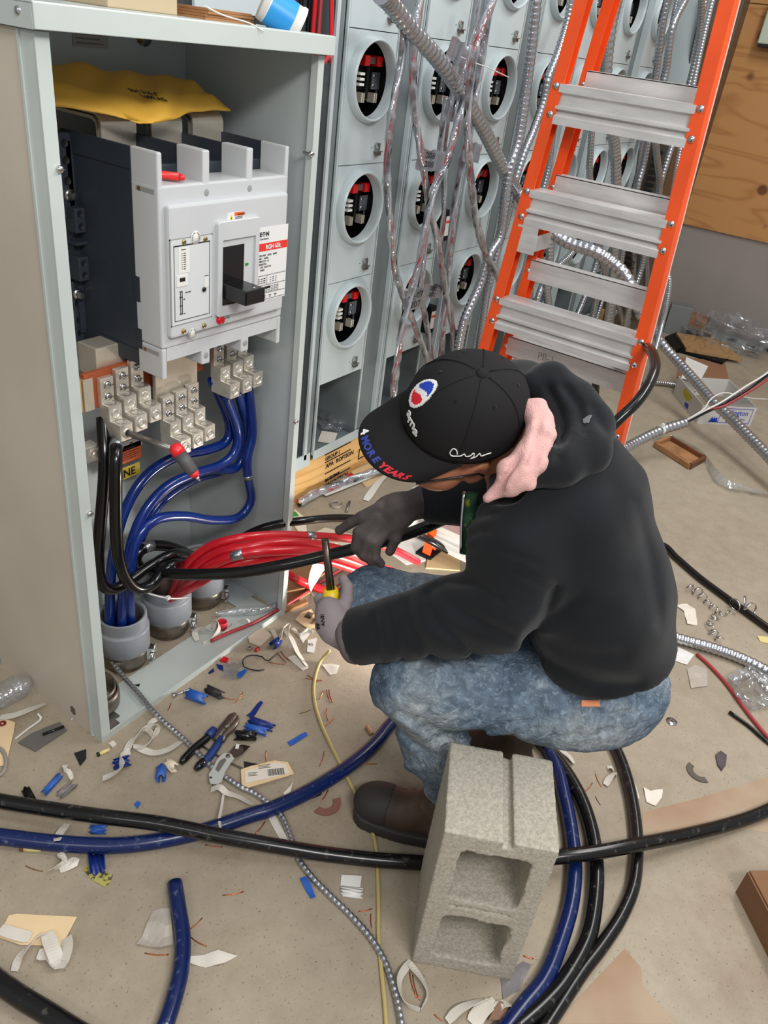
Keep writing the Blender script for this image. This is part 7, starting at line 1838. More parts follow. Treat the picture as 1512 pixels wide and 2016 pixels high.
for i, poly in enumerate(([(588, 1250), (606, 1238), (614, 1244), (596, 1268)], [(566, 1296), (580, 1290), (608, 1316), (596, 1322)], [(488, 1252), (500, 1240), (520, 1242), (535, 1254), (512, 1276), (490, 1266)])):
    scrap('paper_slip', poly, (M_WHITE, M_STRIP, mat('offwhite_card', (218, 204, 182), .7))[i], ('white slip above the 92 slip', 'white strip end lying below the peels', 'folded off-white card square by the sill')[i], 'paper scrap', (.001, .001, .006)[i], .003)
# white peels
G_P = 'white insulation peels on the floor'
rb_ = lambda pts, w_, lb, **k: ribbon('insulation_peel', [G(a, b, c) for a, b, c in pts], w_, M_STRIP, lb, group=G_P, **k)
rb_([(248, 1480, .004), (262, 1455, .02), (285, 1436, .024), (300, 1450, .012), (285, 1468, .006), (262, 1470, .01)], .020, 'white peel heap below the cabinet corner', tw=.5)
rb_([(268, 1470, .004), (300, 1482, .004), (330, 1476, .008), (356, 1460, .004)], .020, 'long flat white peel running right from the heap', tw=.08)
rb_([(285, 1438, .02), (300, 1428, .024), (312, 1434, .01), (300, 1455, .004)], .018, 'white peel standing in the heap', tw=.3)
rb_([(320, 1412, .004), (300, 1420, .012), (290, 1432, .02)], .012, 'narrow white peel at the top of the heap', tw=.2)
rb_([(415, 1556, .004), (432, 1551, .016), (446, 1562, .010), (470, 1570, .006), (498, 1586, .003)], .018, 'white peel under the knife with a clear loop', tw=.12)
rb_([(440, 1562, .012), (436, 1590, .02), (432, 1612, .03), (434, 1634, .045)], .006, 'thin white strip crossing the two cables')
rb_([(524, 1588, .002), (536, 1610, .002), (552, 1640, .002), (566, 1660, .002)], .016, 'translucent white peel under the black cable')
rb_([(132, 1622, .003), (118, 1640, .02), (112, 1655, .04)], .016, 'white peel poking from above the blue cable')
rb_([(118, 1682, .004), (128, 1700, .010), (110, 1712, .004), (96, 1716, .003)], .016, 'white peel folded below the blue cable', tw=.4)
rb_([(130, 1706, .003), (144, 1694, .010), (150, 1700, .006), (118, 1716, .002)], .014, 'second white peel below the blue cable', tw=.2)
rb_([(28, 1912, .003), (40, 1880, .010), (70, 1850, .016), (88, 1838, .02)], .016, 'white peel on the bottom left tag, left fold', tw=.25)
rb_([(92, 1836, .012), (104, 1868, .016), (118, 1900, .006), (130, 1872, .012), (132, 1845, .010)], .026, 'wide white peel on the bottom left tag', tw=.1)
rb_([(75, 1880, .004), (100, 1884, .004), (112, 1908, .006)], .024, 'short white peel below the bottom left tag', tw=.15)
rb_([(0, 1828, .006), (28, 1838, .008), (60, 1846, .006)], .022, 'dusty peel across the left end of the bottom left tag')
rb_([(0, 1412, .004), (28, 1408, .012), (60, 1396, .016), (88, 1385, .010)], .020, 'shiny white strip by the crushed bottle', tw=.08)
rb_([(130, 1506, .004), (124, 1514, .02), (136, 1520, .02), (142, 1534, .006)], .011, 'small white twist above the grey jacket piece', tw=.6)
rb_([(808, 1893, .003), (786, 1930, .012), (796, 1975, .006), (826, 1990, .004)], .014, 'white peel ring left of the block base', tw=.3)
rb_([(806, 1896, .010), (832, 1930, .014), (842, 1960, .010), (828, 1988, .006)], .014, 'white peel closing the ring left of the block base', tw=.3)
rb_([(880, 2012, .004), (905, 1988, .016), (940, 1972, .012), (965, 1966, .004)], .018, 'white peel at the bottom edge below the block', tw=.2)
rb_([(930, 2016, .004), (948, 1990, .012), (968, 1975, .014), (975, 1990, .006)], .030, 'wide white peel at the bottom edge', tw=.1)
rb_([(975, 1990, .006), (990, 1978, .014), (1012, 1985, .010), (1005, 2005, .004)], .020, 'curled white peel beside the blue cable at the bottom', tw=.3)
rb_([(1110, 1460, .004), (1104, 1475, .014), (1120, 1490, .010), (1130, 1504, .003)], .022, 'white peel under the seat of the jeans', tw=.1)
rb_([(1192, 1546, .004), (1200, 1532, .012), (1210, 1522, .010), (1213, 1530, .004)], .016, 'white peel leaning on the outer black cable', tw=.2)
rb_([(1196, 1512, .003), (1204, 1510, .010), (1208, 1518, .006)], .016, 'small white curl above the leaning peel', tw=.2)
rb_([(1246, 1540, .003), (1252, 1560, .004), (1256, 1572, .003)], .010, 'white sliver right of the outer black cable')
rb_([(388, 1262, .008), (384, 1245, .018), (400, 1236, .024), (418, 1242, .014), (424, 1222, .034), (432, 1236, .03), (420, 1258, .010), (400, 1268, .006)], .018, 'white peel coiled on the cabinet sill', tw=.3)
rb_([(440, 1248, .010), (450, 1238, .018), (458, 1226, .012)], .012, 'white peel tip behind the red ring', tw=.2)
rb_([(470, 1222, .010), (484, 1218, .022), (492, 1226, .016), (486, 1236, .008)], .008, 'thin white curl at the far end of the sill', tw=.1)
rb_([(536, 1240, .004), (548, 1262, .016), (556, 1240, .024), (570, 1232, .02), (566, 1256, .012), (574, 1276, .004)], .016, 'tangled white peels in front of the glove', tw=.4)
rb_([(560, 1240, .010), (575, 1260, .008), (586, 1285, .004), (604, 1312, .003)], .014, 'white peel trailing down from the tangle', tw=.1)
rb_([(576, 1236, .006), (590, 1250, .014), (604, 1240, .016), (616, 1246, .006)], .014, 'white peel at the right of the tangle', tw=.3)
# large white shred of wrapper behind the tool
M_WRAP = mat('white_wrapper', (226, 218, 204), .6, bump=.4, bscale=60)
ribbon('paper_shred', [P(668, 1090, z=.10), P(640, 1104, z=.12), P(618, 1140, z=.10), P(612, 1175, z=.06), P(622, 1205, z=.025), P(640, 1232, z=.006)], .058, M_WRAP, 'large white wrapper shred standing behind the upright tool', 'paper scrap', tw=.12, tw0=.9)
scrap('paper_shred', [(628, 1200), (660, 1180), (672, 1196), (650, 1232)], MATS['white_wrapper'], 'small white wrapper piece by the yellow handle', 'paper scrap', .001, .01)
# copper snips
cs = [((438, 1763), (480, 1756), 'on open floor right of the blue offcut'), ((285, 1877), (332, 1880), 'left of the blue offcut, low'), ((376, 1846), (407, 1864), 'right of the blue offcut, lower one'), ((374, 1830), (398, 1808), 'right of the blue offcut, upper one'), ((404, 1664), (438, 1668), 'under the black cable, left of centre'),
 ((462, 1385), (478, 1364), 'right of the dull black offcut'), ((440, 1374), (460, 1378), 'touching the dull black offcut'), ((530, 1304), (560, 1308), 'below the card square'), ((548, 1288), (564, 1305), 'left of the white trailing peel'), ((553, 1283), (570, 1302), 'beside its twin by the trailing peel'),
 ((602, 1336), (636, 1340), 'under the yellow cable'), ((606, 1330), (626, 1342), 'crossing under the yellow cable'), ((628, 1378), (636, 1360), 'right of the yellow cable, upper'), ((643, 1358), (650, 1382), 'beside the upper one'), ((648, 1358), (655, 1384), 'third of the upright trio'),
 ((643, 1395), (646, 1420), 'upright below the trio'), ((640, 1430), (658, 1414), 'slanting by the yellow cable bend'), ((524, 1478), (525, 1505), 'upright above the barcode tag'), ((628, 1510), (638, 1480), 'left of the yellow cable, middle'), ((632, 1578), (646, 1556), 'above the red fibre washer'),
 ((502, 1642), (522, 1618), 'between the crossing cables'), ((296, 1340), (316, 1325), 'inside the cabinet on the sill'), ((330, 1400), (336, 1385), 'by the armoured cable near the sill'), ((700, 1502), (742, 1504), 'left of the boot'), ((1172, 1524), (1184, 1550), 'left of the outer black cable'), ((1150, 1560), (1166, 1542), 'lower, left of the outer black cable'),
 ((706, 1795), (732, 1790), 'by the armoured cable, lower middle'), ((730, 1800), (732, 1830), 'upright by the yellow cable'), ((1030, 1882), (1050, 1888), 'at the right foot of the block'), ((855, 1998), (870, 2010), 'at the bottom edge near the white peels'), ((812, 1920), (826, 1970), 'inside the white peel ring'), ((806, 1915), (820, 1965), 'second inside the white peel ring'), ((1106, 1496), (1110, 1478), 'by the white peel under the jeans'), ((418, 1546), (428, 1556), 'under the knife handle')]
bits('copper_snip', [(a, b, l) for a, b, l in cs], .0011, M_COPPER, 'copper wire snip %s', 'wire snip', 'copper wire snips on the floor')
bits('twig_bit', [((590, 1405), (612, 1398), 'straight'), ((1172, 1568), (1182, 1585), 'by the inner black cable'), ((50, 1705), (84, 1716), 'curved, below the blue cable')], .0009, M_RUST, 'thin brown sliver %s', 'sliver', 'brown slivers on the floor')
# misc small items
def short_tube(name, p0, p1, r, m, label, cat, z=None, m2=None):
    a, b = G(*p0), G(*p1); a.z = b.z = (z or r); root = empty(name, a, label, cat); MB().tube([Vector((0, 0, 0)), b-a], r, m, 12).build('body', root)
    if m2: MB().tube([-(b-a)*.22, Vector((0, 0, 0))], r*1.08, m2, 12).build('dark_end', root)
short_tube('wire_end', (196, 1487), (216, 1478), .0048, mat('pale_yellow', (222, 206, 140), .45), 'pale yellow wire end with a black tip below the cabinet', 'wire end', m2=M_INK)
short_tube('wire_end', (48, 1674), (82, 1675), .0055, MATS['pale_yellow'], 'pale yellow stub with a brown tip below the blue cable, far left', 'wire end', m2=M_RUST)
short_tube('tan_stub', (722, 1432), (732, 1448), .005, mat('tan_stub', (196, 150, 110), .5), 'tan stub sticking out by the jeans knee', 'wire end')
scrap('chip', [(214, 1466), (224, 1461), (230, 1468), (222, 1474)], M_STRIP, 'off-white chip beside the pale yellow wire end', 'chip', .005, .001)
bq = G(345, 1368, .005); bo = empty('bolt', bq, 'zinc bolt lying against the outside of the sill', 'bolt'); e2 = G(376, 1356, .005)-bq
MB().tube([Vector((0, 0, 0)), e2], .0038, M_CHROME, 12).build('shank', bo); MB().tube([-e2*.18, Vector((0, 0, 0))], .0075, M_CHROME, 6).build('bolt_head', bo)
# grey plate scrap with a black bar
gp_ = scrap('plate_scrap', [(36, 1464), (62, 1446), (118, 1423), (132, 1440), (70, 1481)], mat('grey_plate', (104, 102, 98), .5), 'grey plastic plate scrap with a black bar, left of the cabinet foot', 'plate scrap', .003, .002)
MB().tube([G(84, 1446, .008)-gp_.location, G(126, 1430, .010)-gp_.location], .0035, M_BLACKPL, 8).build('black_bar', gp_)
ribbon('zip_tie', [G(30, 1455, .003), G(55, 1435, .004), G(80, 1416, .006), G(74, 1405, .012)], .005, M_WHITE, 'clear zip tie by the crushed bottle', 'zip tie')
# grey hose ring at the left edge
sp = [G(-10+22*math.cos(a/10*math.pi), 1500+30*math.sin(a/10*math.pi), .006) for a in range(-9, 10)]
cable('hose_ring', sp, .0045, mat('grey_hose', (150, 144, 136), .5), 'grey hose ring over the cream tag at the left edge', cat='hose', seg=10)
# crushed clear bottle
bt = empty('plastic_bottle', G(5, 1370, .03), 'crushed clear plastic bottle at the cabinet side', 'bottle')
d_ = (G(60, 1345)-G(-40, 1395)).normalized(); q = Matrix.Rotation(0, 4, 'Z'); qm = d_.to_track_quat('Z', 'Y').to_matrix().to_4x4()
prof = []
for i in range(40):
    z = -.08+.15*i/39; prof.append((.032*(1-.06*abs(math.sin(i*.9)))*(1 if i < 34 else 1-(i-33)*.09), z))
mb = MB(); mb.lathe(prof+[(0, .072)], M_FILM2, qm, 28); mb.build('bottle_body', bt); bt.location.z = .033
# black cable-tie loop and clear scraps below the sill
lp_ = [(478, 1303), (484, 1293), (500, 1290), (518, 1294), (526, 1302), (548, 1284)]
cable('cable_tie', [G(520, 1318, .003), G(505, 1320, .004), G(482, 1314, .006)]+[G(a, b, .008) for a, b in lp_], .0018, M_INK, 'thin black tie loop below the card square', cat='tie', seg=6)
scrap('clear_scrap', [(440, 1312), (452, 1302), (476, 1308), (482, 1328), (468, 1342), (436, 1338)], M_FILM2, 'clear bag scrap beside the sill edge', 'plastic scrap', .0006, .008)
scrap('red_scrap', [(433, 1303), (440, 1296), (450, 1300), (446, 1306)], MATS['push_red'], 'tiny red cap chip at the sill edge', 'chip', .006, .002)
q = G(492, 1279); MB().box((-.006, -.006, 0), (.006, .006, .010), M_CHROME, bev=.002).build('hex_nut').location = q; tag(bpy.data.objects['hex_nut'], 'zinc nut under the edge of the card square', 'nut')
q = G(506, 1281); o = MB().box((-.007, -.005, 0), (.007, .005, .009), mat('rusty_red', (176, 54, 40), .5), bev=.002).build('red_clip'); o.location = q; tag(o, 'rusty red clip beside the zinc nut', 'clip')
shell('jacket_offcut', (536, 1278), (548, 1268), .012, M_BLUEDK, 'dark blue jacket end under the tangled white peels', -40, 260, group=G_O)
# red ring on the sill, clear film tube
def redring(px, py, z, label, r=.012):
    o = MB().lathe([(r*.78, 0), (r, 0), (r*1.02, .022), (r*.9, .024), (r*.78, .022), (r*.78, 0)], mat('red_bushing', (206, 44, 62), .4), None, 24).build('red_bushing'); o.location = G(px, py, z); return tag(o, label, 'bushing')
redring(437, 1236, .007, 'red plastic bushing on the cabinet sill', .0145)
redring(689, 945, .0, 'red plastic bushing on the floor by the plywood plinth', .0145)
fl_ = spline([G(425, 1208, .018), G(470, 1204, .02), (G(520, 1200, .016)), G(545, 1190, .02)], .01)
o = MB().tube([v-fl_[0] for v in fl_], [.008+.006*math.sin(math.pi*i/(len(fl_)-1)) for i in range(len(fl_))], M_FILM2, 10).build('film_tube'); o.location = fl_[0]; tag(o, 'crumpled clear film tube at the back of the sill', 'plastic film')
# white square of jacket by the armoured cable, paper scraps
shell('jacket_offcut', (672, 1757), (712, 1760), .017, M_WHITE, 'white curved jacket square beside the armoured cable', 40, 130, group=G_O)
scrap('paper_scrap', [(672, 1724), (712, 1726), (709, 1748), (670, 1744)], M_WHITE, 'white flap above the curved jacket square', 'paper scrap', .001, .002)
scrap('paper_scrap', [(1266, 1551), (1280, 1560), (1304, 1556), (1302, 1572), (1290, 1588), (1272, 1580)], M_PAPER, 'folded torn paper right of the outer black cable', 'paper scrap', .001, .006)
scrap('paper_scrap', [(268, 1862), (280, 1845), (300, 1795), (335, 1790), (342, 1862), (318, 1870)], mat('translucent_grey', (178, 170, 158), .35), 'crinkled translucent film left of the blue offcut', 'plastic scrap', .001, .010)
scrap('paper_scrap', [(372, 1886), (402, 1882), (430, 1874), (468, 1884), (440, 1898), (405, 1906), (372, 1898)], M_STRIP, 'leaf-shaped white scrap right of the blue offcut', 'paper scrap', .001, .006)
scrap('paper_scrap', [(1330, 1192), (1352, 1190), (1368, 1200), (1372, 1232), (1352, 1230), (1346, 1205)], M_PAPER, 'pale paper scrap behind the worker, above the fat conduit', 'paper scrap', .001, .006)
scrap('paper_scrap', [(1320, 1268), (1366, 1290), (1352, 1310), (1322, 1300)], M_WHITE, 'white paper under the fat conduit', 'paper scrap', .001, .003)
scrap('paper_scrap', [(1352, 1318), (1368, 1310), (1392, 1318), (1392, 1352), (1360, 1356)], mat('translucent_grey', (178, 170, 158), .35), 'translucent scrap below the fat conduit', 'plastic scrap', .001, .003)
scrap('paper_scrap', [(1100, 1455), (1176, 1458), (1176, 1466), (1110, 1470)], M_PAPER, 'paper strip half under the seat of the jeans', 'paper scrap', .001, .002)
scrap('yellow_chip', [(1490, 1254), (1512, 1256), (1512, 1268), (1496, 1264)], mat('pale_yellow', (222, 206, 140), .45), 'pale yellow chip at the right edge', 'chip', .003, .002)
scrap('brown_scrap', [(958, 2016), (980, 1978), (1004, 1990), (990, 2016)], mat('brown_fibre', (132, 100, 82), .8), 'brown board scrap among the white peels at the bottom', 'scrap', .002, .002, z=.012)
scrap('clear_tape', [(985, 1925), (1030, 1893), (1046, 1900), (1022, 1950), (990, 1968)], mat('grey_film', (120, 116, 118), .3), 'dark glossy film under the right foot of the block', 'plastic film', .0006, .002)
scrap('paper_scrap', [(634, 1310), (650, 1308), (668, 1312), (662, 1328), (650, 1330)], M_PAPER, 'small paper flake under the sleeve cuff', 'paper scrap', .001, .003)
cr = crumple('clear_bag', G(1478, 1362), .075, .055, .03, M_FILM2, 'crumpled clear bag at the right edge', 'plastic bag', 11)
# steel swarf curls
def swarf(pts, r, turns, label):
    sp = spline([G(*q) for q in pts], n=int(turns*26)); out = []
    t0 = (sp[1]-sp[0]).normalized()
    for i, p_ in enumerate(sp):
        t = (sp[min(i+1, len(sp)-1)]-sp[max(i-1, 0)]).normalized(); s_ = t.cross(Vector((0, 0, 1))).normalized(); a = 2*math.pi*i/26; rr_ = r*(1+.3*math.sin(i*.05))
        out.append(p_+s_*rr_*math.cos(a)+Vector((0, 0, rr_+rr_*math.sin(a)+.002)))
    c = out[0].copy(); vs = []; n = len(out)
    for i in range(n):
        t = (out[min(i+1, n-1)]-out[max(i-1, 0)]).normalized(); ax_ = (sp[min(i+1, n-1)]-sp[max(i-1, 0)]).normalized()
        for s in (-1, 1): vs += [out[i]-c+ax_*.0035*s, out[i]-c+ax_*.0035*s+Vector((0, 0, .0007))]
    fs = []
    for i in range(n-1):
        a, b = 4*i, 4*i+4; fs += [(a, a+2, b+2, b), (a+1, b+1, b+3, a+3), (a, b, b+1, a+1), (a+2, a+3, b+3, b+2)]
    mb = MB(); mb.add(vs, fs, M_CHROME, True); o = mb.build('steel_swarf'); o.location = c; tag(o, label, 'metal shaving', 'steel shavings behind the worker')
swarf([(1352, 1162), (1372, 1172), (1396, 1195), (1412, 1208)], .011, 5, 'upper spiral steel shaving behind the worker')
swarf([(1392, 1240), (1400, 1225), (1422, 1212), (1445, 1208)], .010, 4, 'lower spiral steel shaving behind the worker')
swarf([(1398, 1240), (1402, 1252), (1418, 1266)], .009, 2.5, 'short spiral steel shaving by the fat conduit')
swarf([(1440, 1205), (1452, 1200), (1468, 1206), (1482, 1216)], .020, 3, 'large looping steel shaving over the long black cable')
# bottom right carton
def carton(name, corners, h, m, label, cat='carton', flaps=()):
    pp = [G(*q) for q in corners]; c = sum(pp, Vector())/len(pp); r = empty(name, c, label, cat); mb = MB(); n = len(pp); t_ = .004
    inn = [p+(c-p).normalized()*.006 for p in pp]
    vs = [p-c for p in pp]+[p-c+Vector((0, 0, h)) for p in pp]+[p-c+Vector((0, 0, h)) for p in inn]+[p-c+Vector((0, 0, .004)) for p in inn]
    fs = [tuple(reversed(range(n)))]+[(i, (i+1) % n, n+(i+1) % n, n+i) for i in range(n)]+[(n+i, n+(i+1) % n, 2*n+(i+1) % n, 2*n+i) for i in range(n)]+[(2*n+i, 2*n+(i+1) % n, 3*n+(i+1) % n, 3*n+i) for i in range(n)]+[tuple(3*n+i for i in range(n))]
    mb.add(vs, fs, m); mb.build('carton_body', r); return r, c
c0, c1 = G(1448, 1756), G(1512, 1885); bx = empty('cardboard_box', c0, 'brown cardboard box cut by the right edge of the frame', 'box')
dxy = (c1-c0).normalized(); nxy = Vector((-dxy.y, dxy.x, 0)); nxy = nxy if nxy.x > 0 else -nxy; HB = .072
def slab3(a0, a1, b0, b1, z0, z1, m, nm):
    mb = MB(); mb.add([dxy*a+nxy*b+Vector((0, 0, c)) for a in (a0, a1) for b in (b0, b1) for c in (z0, z1)], [(0, 1, 3, 2), (4, 6, 7, 5), (0, 4, 5, 1), (2, 3, 7, 6), (0, 2, 6, 4), (1, 5, 7, 3)], m); return mb.build(nm, bx)
slab3(0, .34, 0, .26, 0, HB, mat('dark_card', (132, 96, 66), .85, var=.08, vscale=8), 'box_body'); slab3(.0, .34, .004, .127, HB+.0005, HB+.0045, MATS['dark_card'], 'flap'); slab3(.0, .34, .132, .258, HB+.0005, HB+.0045, MATS['dark_card'], 'flap')
# wooden tray on the floor at right
wt = empty('wooden_tray', G(1335, 895), 'small shallow wooden tray on the floor right of the ladder', 'tray'); WO = wt.location
cs_ = [G(1288, 880), G(1318, 868), G(1385, 908), G(1356, 924)]
M_TRAY = mat('tray_wood', (166, 120, 78), .7, bump=.2, bscale=60, var=.2, vscale=14)
def bar_(a, b, w_, h_, m, nm, parent, z0=0):
    d = (b-a).normalized(); s_ = Vector((-d.y, d.x, 0))*w_/2; mb = MB()
    mb.add([a-s_+Vector((0, 0, z0)), a+s_+Vector((0, 0, z0)), b+s_+Vector((0, 0, z0)), b-s_+Vector((0, 0, z0)), a-s_+Vector((0, 0, z0+h_)), a+s_+Vector((0, 0, z0+h_)), b+s_+Vector((0, 0, z0+h_)), b-s_+Vector((0, 0, z0+h_))], [(3, 2, 1, 0), (4, 5, 6, 7), (0, 1, 5, 4), (1, 2, 6, 5), (2, 3, 7, 6), (3, 0, 4, 7)], m); return mb.build(nm, parent)
mb = MB(); mb.add([q-WO for q in cs_]+[q-WO+Vector((0, 0, .006)) for q in cs_], [(3, 2, 1, 0), (4, 5, 6, 7), (0, 1, 5, 4), (1, 2, 6, 5), (2, 3, 7, 6), (3, 0, 4, 7)], M_TRAY); mb.build('tray_base', wt)
for i in range(4): bar_(cs_[i]-WO, cs_[(i+1) % 4]-WO, .014, .022, M_RUST if i in (1, 2) else M_TRAY, 'tray_rim', wt, .004)
bar_(G(1312, 890)-WO, G(1345, 910)-WO, .03, .004, M_RUST, 'stain_patch', wt, .006)
ribbon('film_strip', [G(1290, 862, .02), G(1320, 862, .01), (G(1375, 895, .004)), G(1400, 930, .01), G(1425, 955, .012), G(1470, 968, .006), G(1512, 976, .005), G(1560, 985, .004)], .035, M_FILM2, 'clear film strip trailing past the wooden tray', 'plastic film', tw=.6)
# white carton with blue print
wc = empty('white_carton', G(1410, 820), 'open white carton with blue lettering by the slanting conduit', 'carton'); CO = wc.location
fa, fb_, fc = G(1372, 833), G(1476, 838), G(1326, 775)
ux_ = (fb_-fa).normalized(); uy_ = (fc-fa).normalized(); H1 = .10
fd = fb_+(fc-fa)
def quad(pts, nm, m, th=.003, parent=None):
    n_ = (pts[1]-pts[0]).cross(pts[2]-pts[0]).normalized()*th; mb = MB()
    mb.add([p-CO for p in pts]+[p-CO+n_ for p in pts], [(3, 2, 1, 0), (4, 5, 6, 7), (0, 1, 5, 4), (1, 2, 6, 5), (2, 3, 7, 6), (3, 0, 4, 7)], m); return mb.build(nm, parent or wc)
U_ = Vector((0, 0, H1))
quad([fa, fb_, fb_+U_, fa+U_], 'front_panel', M_CARDW); quad([fc, fa, fa+U_, fc+U_], 'end_panel', M_CARDW); quad([fd, fc, fc+U_, fd+U_], 'back_panel', M_CARDW); quad([fb_, fd, fd+U_, fb_+U_], 'end_panel', M_CARDW); quad([fa, fc, fd, fb_], 'bottom_panel', M_CARDW)
quad([fa+U_, fb_+U_, fb_+U_-ux_*.0+Vector((.0, -.02, .0))+uy_*.10+Vector((0, 0, -.02)), fa+U_+uy_*.05+ux_*.05+Vector((0, 0, -.03))], 'flap', mat('grey_card_inside', (150, 146, 140), .7))
quad([fc+U_-uy_*.03, fc+U_+ux_*.10-uy_*.06, fc+U_+ux_*.20+uy_*.10+Vector((0, 0, .03)), fc+U_+ux_*.07+uy_*.14+Vector((0, 0, .06))], 'flap', M_CARDW)
nf = ux_.cross(Vector((0, 0, 1))); nf = nf if nf.dot(-fa) > 0 else -nf
base = fa-CO+nf*.0045
wid = (fb_-fa).length
text('Arlington', 'lettering', base+ux_*wid*.42+Vector((0, 0, .055)), ux_, (0, 0, 1), .040, M_INKB, wc, sx=.9)
for i in range(3): text(('Scranton, PA', 'Snap2It Connectors', 'QTY 50')[i], 'lettering', base+ux_*wid*.50+Vector((0, 0, .042-.013*i)), ux_, (0, 0, 1), .013, M_INKB, wc)
mb = MB()
for a, b in (((.36, .01), (.95, .013)), ((.36, .088), (.95, .091)), ((.36, .01), (.368, .091)), ((.942, .01), (.95, .091))):
    p0, p1 = base+ux_*wid*a[0]+Vector((0, 0, a[1])), base+ux_*wid*b[0]+Vector((0, 0, b[1])); mb.add([p0, Vector((p1.x, p1.y, p0.z)), p1, Vector((p0.x, p0.y, p1.z))], [(0, 1, 2, 3)], M_INKB)
for k in range(3): p0 = base+ux_*wid*(.18+.04*k)+Vector((0, 0, .012)); mb.add([p0, p0+ux_*.03, p0+ux_*.018+Vector((0, 0, .03))], [(0, 1, 2)], M_INKB)
mb.build('printed_frame', wc)
ne = uy_.cross(Vector((0, 0, 1))); ne = ne if ne.dot(-fa) > 0 else -ne
b2 = fa-CO+ne*.0045; le = (fc-fa).length
mb = MB(); mb.add([b2+uy_*le*(.55+.16*math.cos(k*.9)*(1+.3*(k % 2)))+Vector((0, 0, .065+.02*math.sin(k*.9)*(1+.3*(k % 2)))) for k in range(7)], [tuple(range(7))], mat('yellow_print', (196, 186, 40), .6)); mb.build('yellow_print', wc)
mb = MB(); mb.add([b2+uy_*le*a+Vector((0, 0, b)) for a, b in ((.38, .01), (.52, .01), (.52, .03), (.40, .035))], [(0, 1, 2, 3)], M_INKB); mb.build('blue_print', wc)
# brown flap sheet behind, plywood offcut, boxes at the wall
def flat(name, poly, th, m, label, cat, z=0.0):
    pp = [G(a, b, z) for a, b in poly]; c = sum(pp, Vector())/len(pp); mb = MB(); mb.prism([(q.x-c.x, q.y-c.y) for q in pp], 0, th, m); o = mb.build(name); o.location = (c.x, c.y, z+.0005); return tag(o, label, cat)
flat('cardboard_sheet', [(1332, 745), (1338, 705), (1426, 712), (1436, 755)], .004, mat('brown_sheet', (150, 108, 78), .8), 'brown cardboard sheet behind the white carton', 'cardboard')
pw_ = empty('plywood_offcut', G(1390, 690), 'pale plywood offcut lying near the grey wall', 'plywood sheet')
pp = [G(1330, 660, .03), G(1350, 692, .02), G(1460, 712, .02), G(1410, 672, .03)]
c = pw_.location; mb = MB(); mb.add([p-c for p in pp]+[p-c+Vector((0, 0, .018)) for p in pp], [(3, 2, 1, 0), (4, 5, 6, 7), (0, 1, 5, 4), (1, 2, 6, 5), (2, 3, 7, 6), (3, 0, 4, 7)], wood_material('weathered_ply', (172, 136, 92), (150, 114, 74), 2, (1, 4, 1), False)); mb.build('board', pw_)
MB().box((-.06, -.16, -.0), (.1, .16, .02), M_BLKVOID).build('packing_strip', pw_).location = G(1375, 700)-c
flat('rubber_mat', [(1306, 672), (1330, 662), (1345, 690), (1326, 700)], .03, M_BLKVOID, 'black rubber scrap at the left end of the plywood offcut', 'rubber mat')
def wallbox(name, px, py, sx, sy, sz, m, label, cat, rz=0, z=0.0):
    r = empty(name, G(px, py, z), label, cat, rot=(0, 0, rz)); MB().box((-sx/2, -sy/2, 0), (sx/2, sy/2, sz), m, bev=.003).build('body', r); return r
wallbox('brown_box', 1362, 645, .12, .17, .09, mat('brown_sheet', (150, 108, 78), .8), 'small brown box by the wall behind the plywood offcut', 'box', .1, .05)
r = wallbox('outlet_box', 1362, 662, .12, .24, .07, M_GALV, 'grey metal outlet box by the wall left of the film heap', 'electrical box', .1)
MB().lathe([(0, .001), (.02, .001)], M_INK, Matrix.Translation((-.061, .02, .035))@Matrix.Rotation(-math.pi/2, 4, 'Y'), 14).build('knockout', r)
r = wallbox('outlet_box', 1326, 655, .10, .14, .19, mat('dull_grey_box', (120, 124, 122), .5), 'upright dull grey box against the wall beside the ladder', 'electrical box', .3)
wallbox('wood_block', 1378, 668, .05, .16, .03, mat('offwhite_card', (218, 204, 182), .7), 'pale block in front of the metal outlet box', 'wood block', .15)
r = wallbox('floor_rail', 1480, 686, .06, .46, .05, mat('dull_grey_box', (120, 124, 122), .5), 'grey metal channel along the foot of the right wall', 'channel', .02)
for k in range(3): MB().box((-.031, -.14+.12*k, .015), (-.0295, -.08+.12*k, .035), M_INK).build('slot', r)
crumple('plastic_film', G(1432, 674)+Vector((-.12, 0, 0)), .14, .26, .13, film_mat('heap_film', gloss=.16, bscale=14, bstr=.8), 'heap of crumpled clear film by the right wall', 'plastic film', 3)
# clutter beyond the cabinet, between the plinth and the worker
flat('cardboard_sheet', [(560, 1168), (566, 1106), (612, 1096), (640, 1130), (600, 1160)], .006, M_CARD, 'tan cardboard sheet under the red cable by the cabinet side', 'cardboard', .03)
flat('wood_strip', [(562, 1196), (562, 1176), (612, 1158), (612, 1168)], .014, mat('tray_wood', (166, 120, 78), .7), 'brown wooden strip just right of the cabinet foot', 'wood strip')
flat('wood_strip', [(562, 1208), (562, 1199), (600, 1184), (606, 1190)], .010, M_CARD, 'second brown strip below the first one', 'wood strip')
M_SHEET = mat('bright_white_sheet', (240, 238, 232), .6, bump=.2, bscale=30)
flat('paper_sheet', [(600, 1060), (640, 1040), (720, 1060), (690, 1090), (620, 1100)], .003, MATS['offwhite_card'], 'off-white sheet under the red cables', 'paper')
flat('paper_sheet', [(575, 1030), (580, 1004), (600, 1020), (604, 1046), (590, 1052)], .003, M_PAPER, 'white leaflet with a green corner beside the cabinet', 'paper')
flat('green_sticker', [(574, 1010), (582, 1008), (588, 1016), (574, 1018)], .002, mat('status_green', (30, 140, 60), .4), 'small green sticker beside the cabinet foot', 'sticker', .004)
crumple('white_bag', G(845, 1020), .13, .12, .05, M_SHEET, 'bright crumpled white bag beyond the right glove', 'plastic bag', 8)
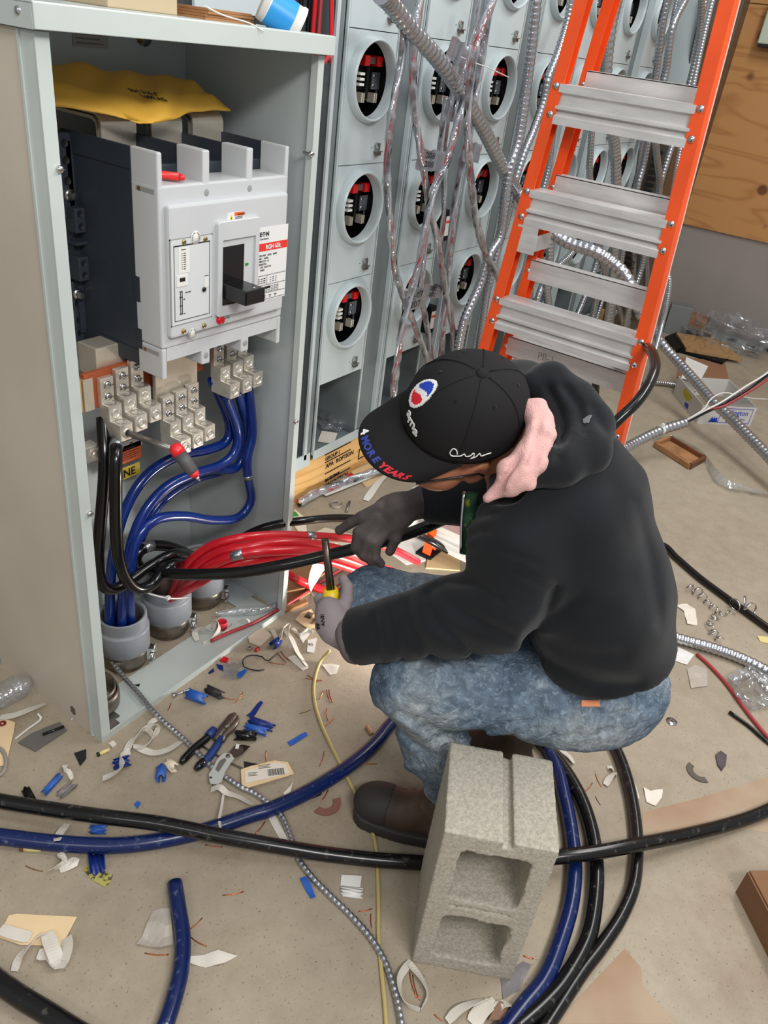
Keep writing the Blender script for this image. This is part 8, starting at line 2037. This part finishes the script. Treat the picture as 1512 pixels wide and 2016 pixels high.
flat('paper_sheet', [(760, 1085), (790, 1050), (850, 1055), (838, 1105), (800, 1112)], .003, M_SHEET, 'bright white sheet on the floor by the ladder foot', 'paper')
flat('cardboard_sheet', [(838, 1120), (850, 1050), (905, 1040), (905, 1125)], .005, mat('light_board', (206, 178, 134), .8), 'light board sheet behind the ladder foot', 'cardboard')
flat('cardboard_sheet', [(690, 930), (760, 900), (800, 925), (720, 960)], .004, mat('light_board', (206, 178, 134), .8), 'light board scrap by the plinth', 'cardboard')
wb = bundle([G(588, 990, .02), G(620, 972, .02), G(660, 956, .02), G(710, 938, .02), G(765, 920, .03), G(820, 900, .04)], 17, 'wire bundle lying on the floor along the plinth', seed=12)
ribbon('white_strip', [G(640, 975, .01), G(690, 955, .012), (G(740, 935, .012)), G(790, 915, .02)], .014, M_WHITE, 'long white strip beside the floor bundle', 'plastic strip', tw=.05)
ribbon('white_strip', [G(720, 985, .004), G(745, 950, .02), G(765, 930, .02)], .03, M_WHITE, 'wide white strip end by the cap brim', 'plastic strip', tw=.1)
mb = MB(); mb.lathe([(.020, 0), (.022, .001), (.022, .012), (.020, .012), (.020, 0)], mat('grey_hose', (150, 144, 136), .5), None, 26, a0=.4, a1=6.0); o = mb.build('tie_ring'); o.location = G(662, 996); tag(o, 'open grey tie ring on the floor beyond the black cable', 'tie')
short_tube('metal_pin', (682, 1010), (688, 990), .005, M_GALV, 'short metal pin right of the grey tie ring', 'pin')
bits('thin_rod', [((640, 1170), (700, 1118), 'pinkish, under the tool'), ((672, 1160), (690, 1140), 'yellow-white by the knee')], .003, M_REDDULL, 'thin rod %s', 'rod', 'thin rods by the right knee')
for i, (a, b, w_, lb) in enumerate((((690, 1150), (712, 1118), .006, 'yellow'), ((680, 1160), (695, 1125), .004, 'white'))):
    cable('loose_wire', [G(a[0], a[1], .01), G((a[0]+b[0])/2+3, (a[1]+b[1])/2, .012), G(b[0], b[1], .01)], w_, (M_YEL, M_WHITE)[i], lb+' wire end poking out beyond the right knee', cat='wire', seg=8)
# the small LED work lamp standing on the floor beyond the worker; its light is its own
lq = Vector((1.66, .66, .0)); wl = empty('work_lamp', lq, 'small LED work lamp on the floor hidden behind the crouching worker', 'lamp')
MB().box((-.05, -.03, 0), (.05, .03, .012), M_BLKVOID, bev=.003).build('lamp_base', wl); MB().box((-.05, -.012, .02), (.05, .012, .13), M_YEL, bev=.004).build('lamp_body', wl)
MB().box((-.042, .0125, .03), (.042, .0135, .12), mat('led_panel', (255, 252, 240), .4, emit=12)).build('led_panel', wl)
ll = area('work_lamp_light', lq+Vector((0, .02, .075)), lq+Vector((-.02, .45, -.02)), .08, .08, 6, (1, .97, .9));
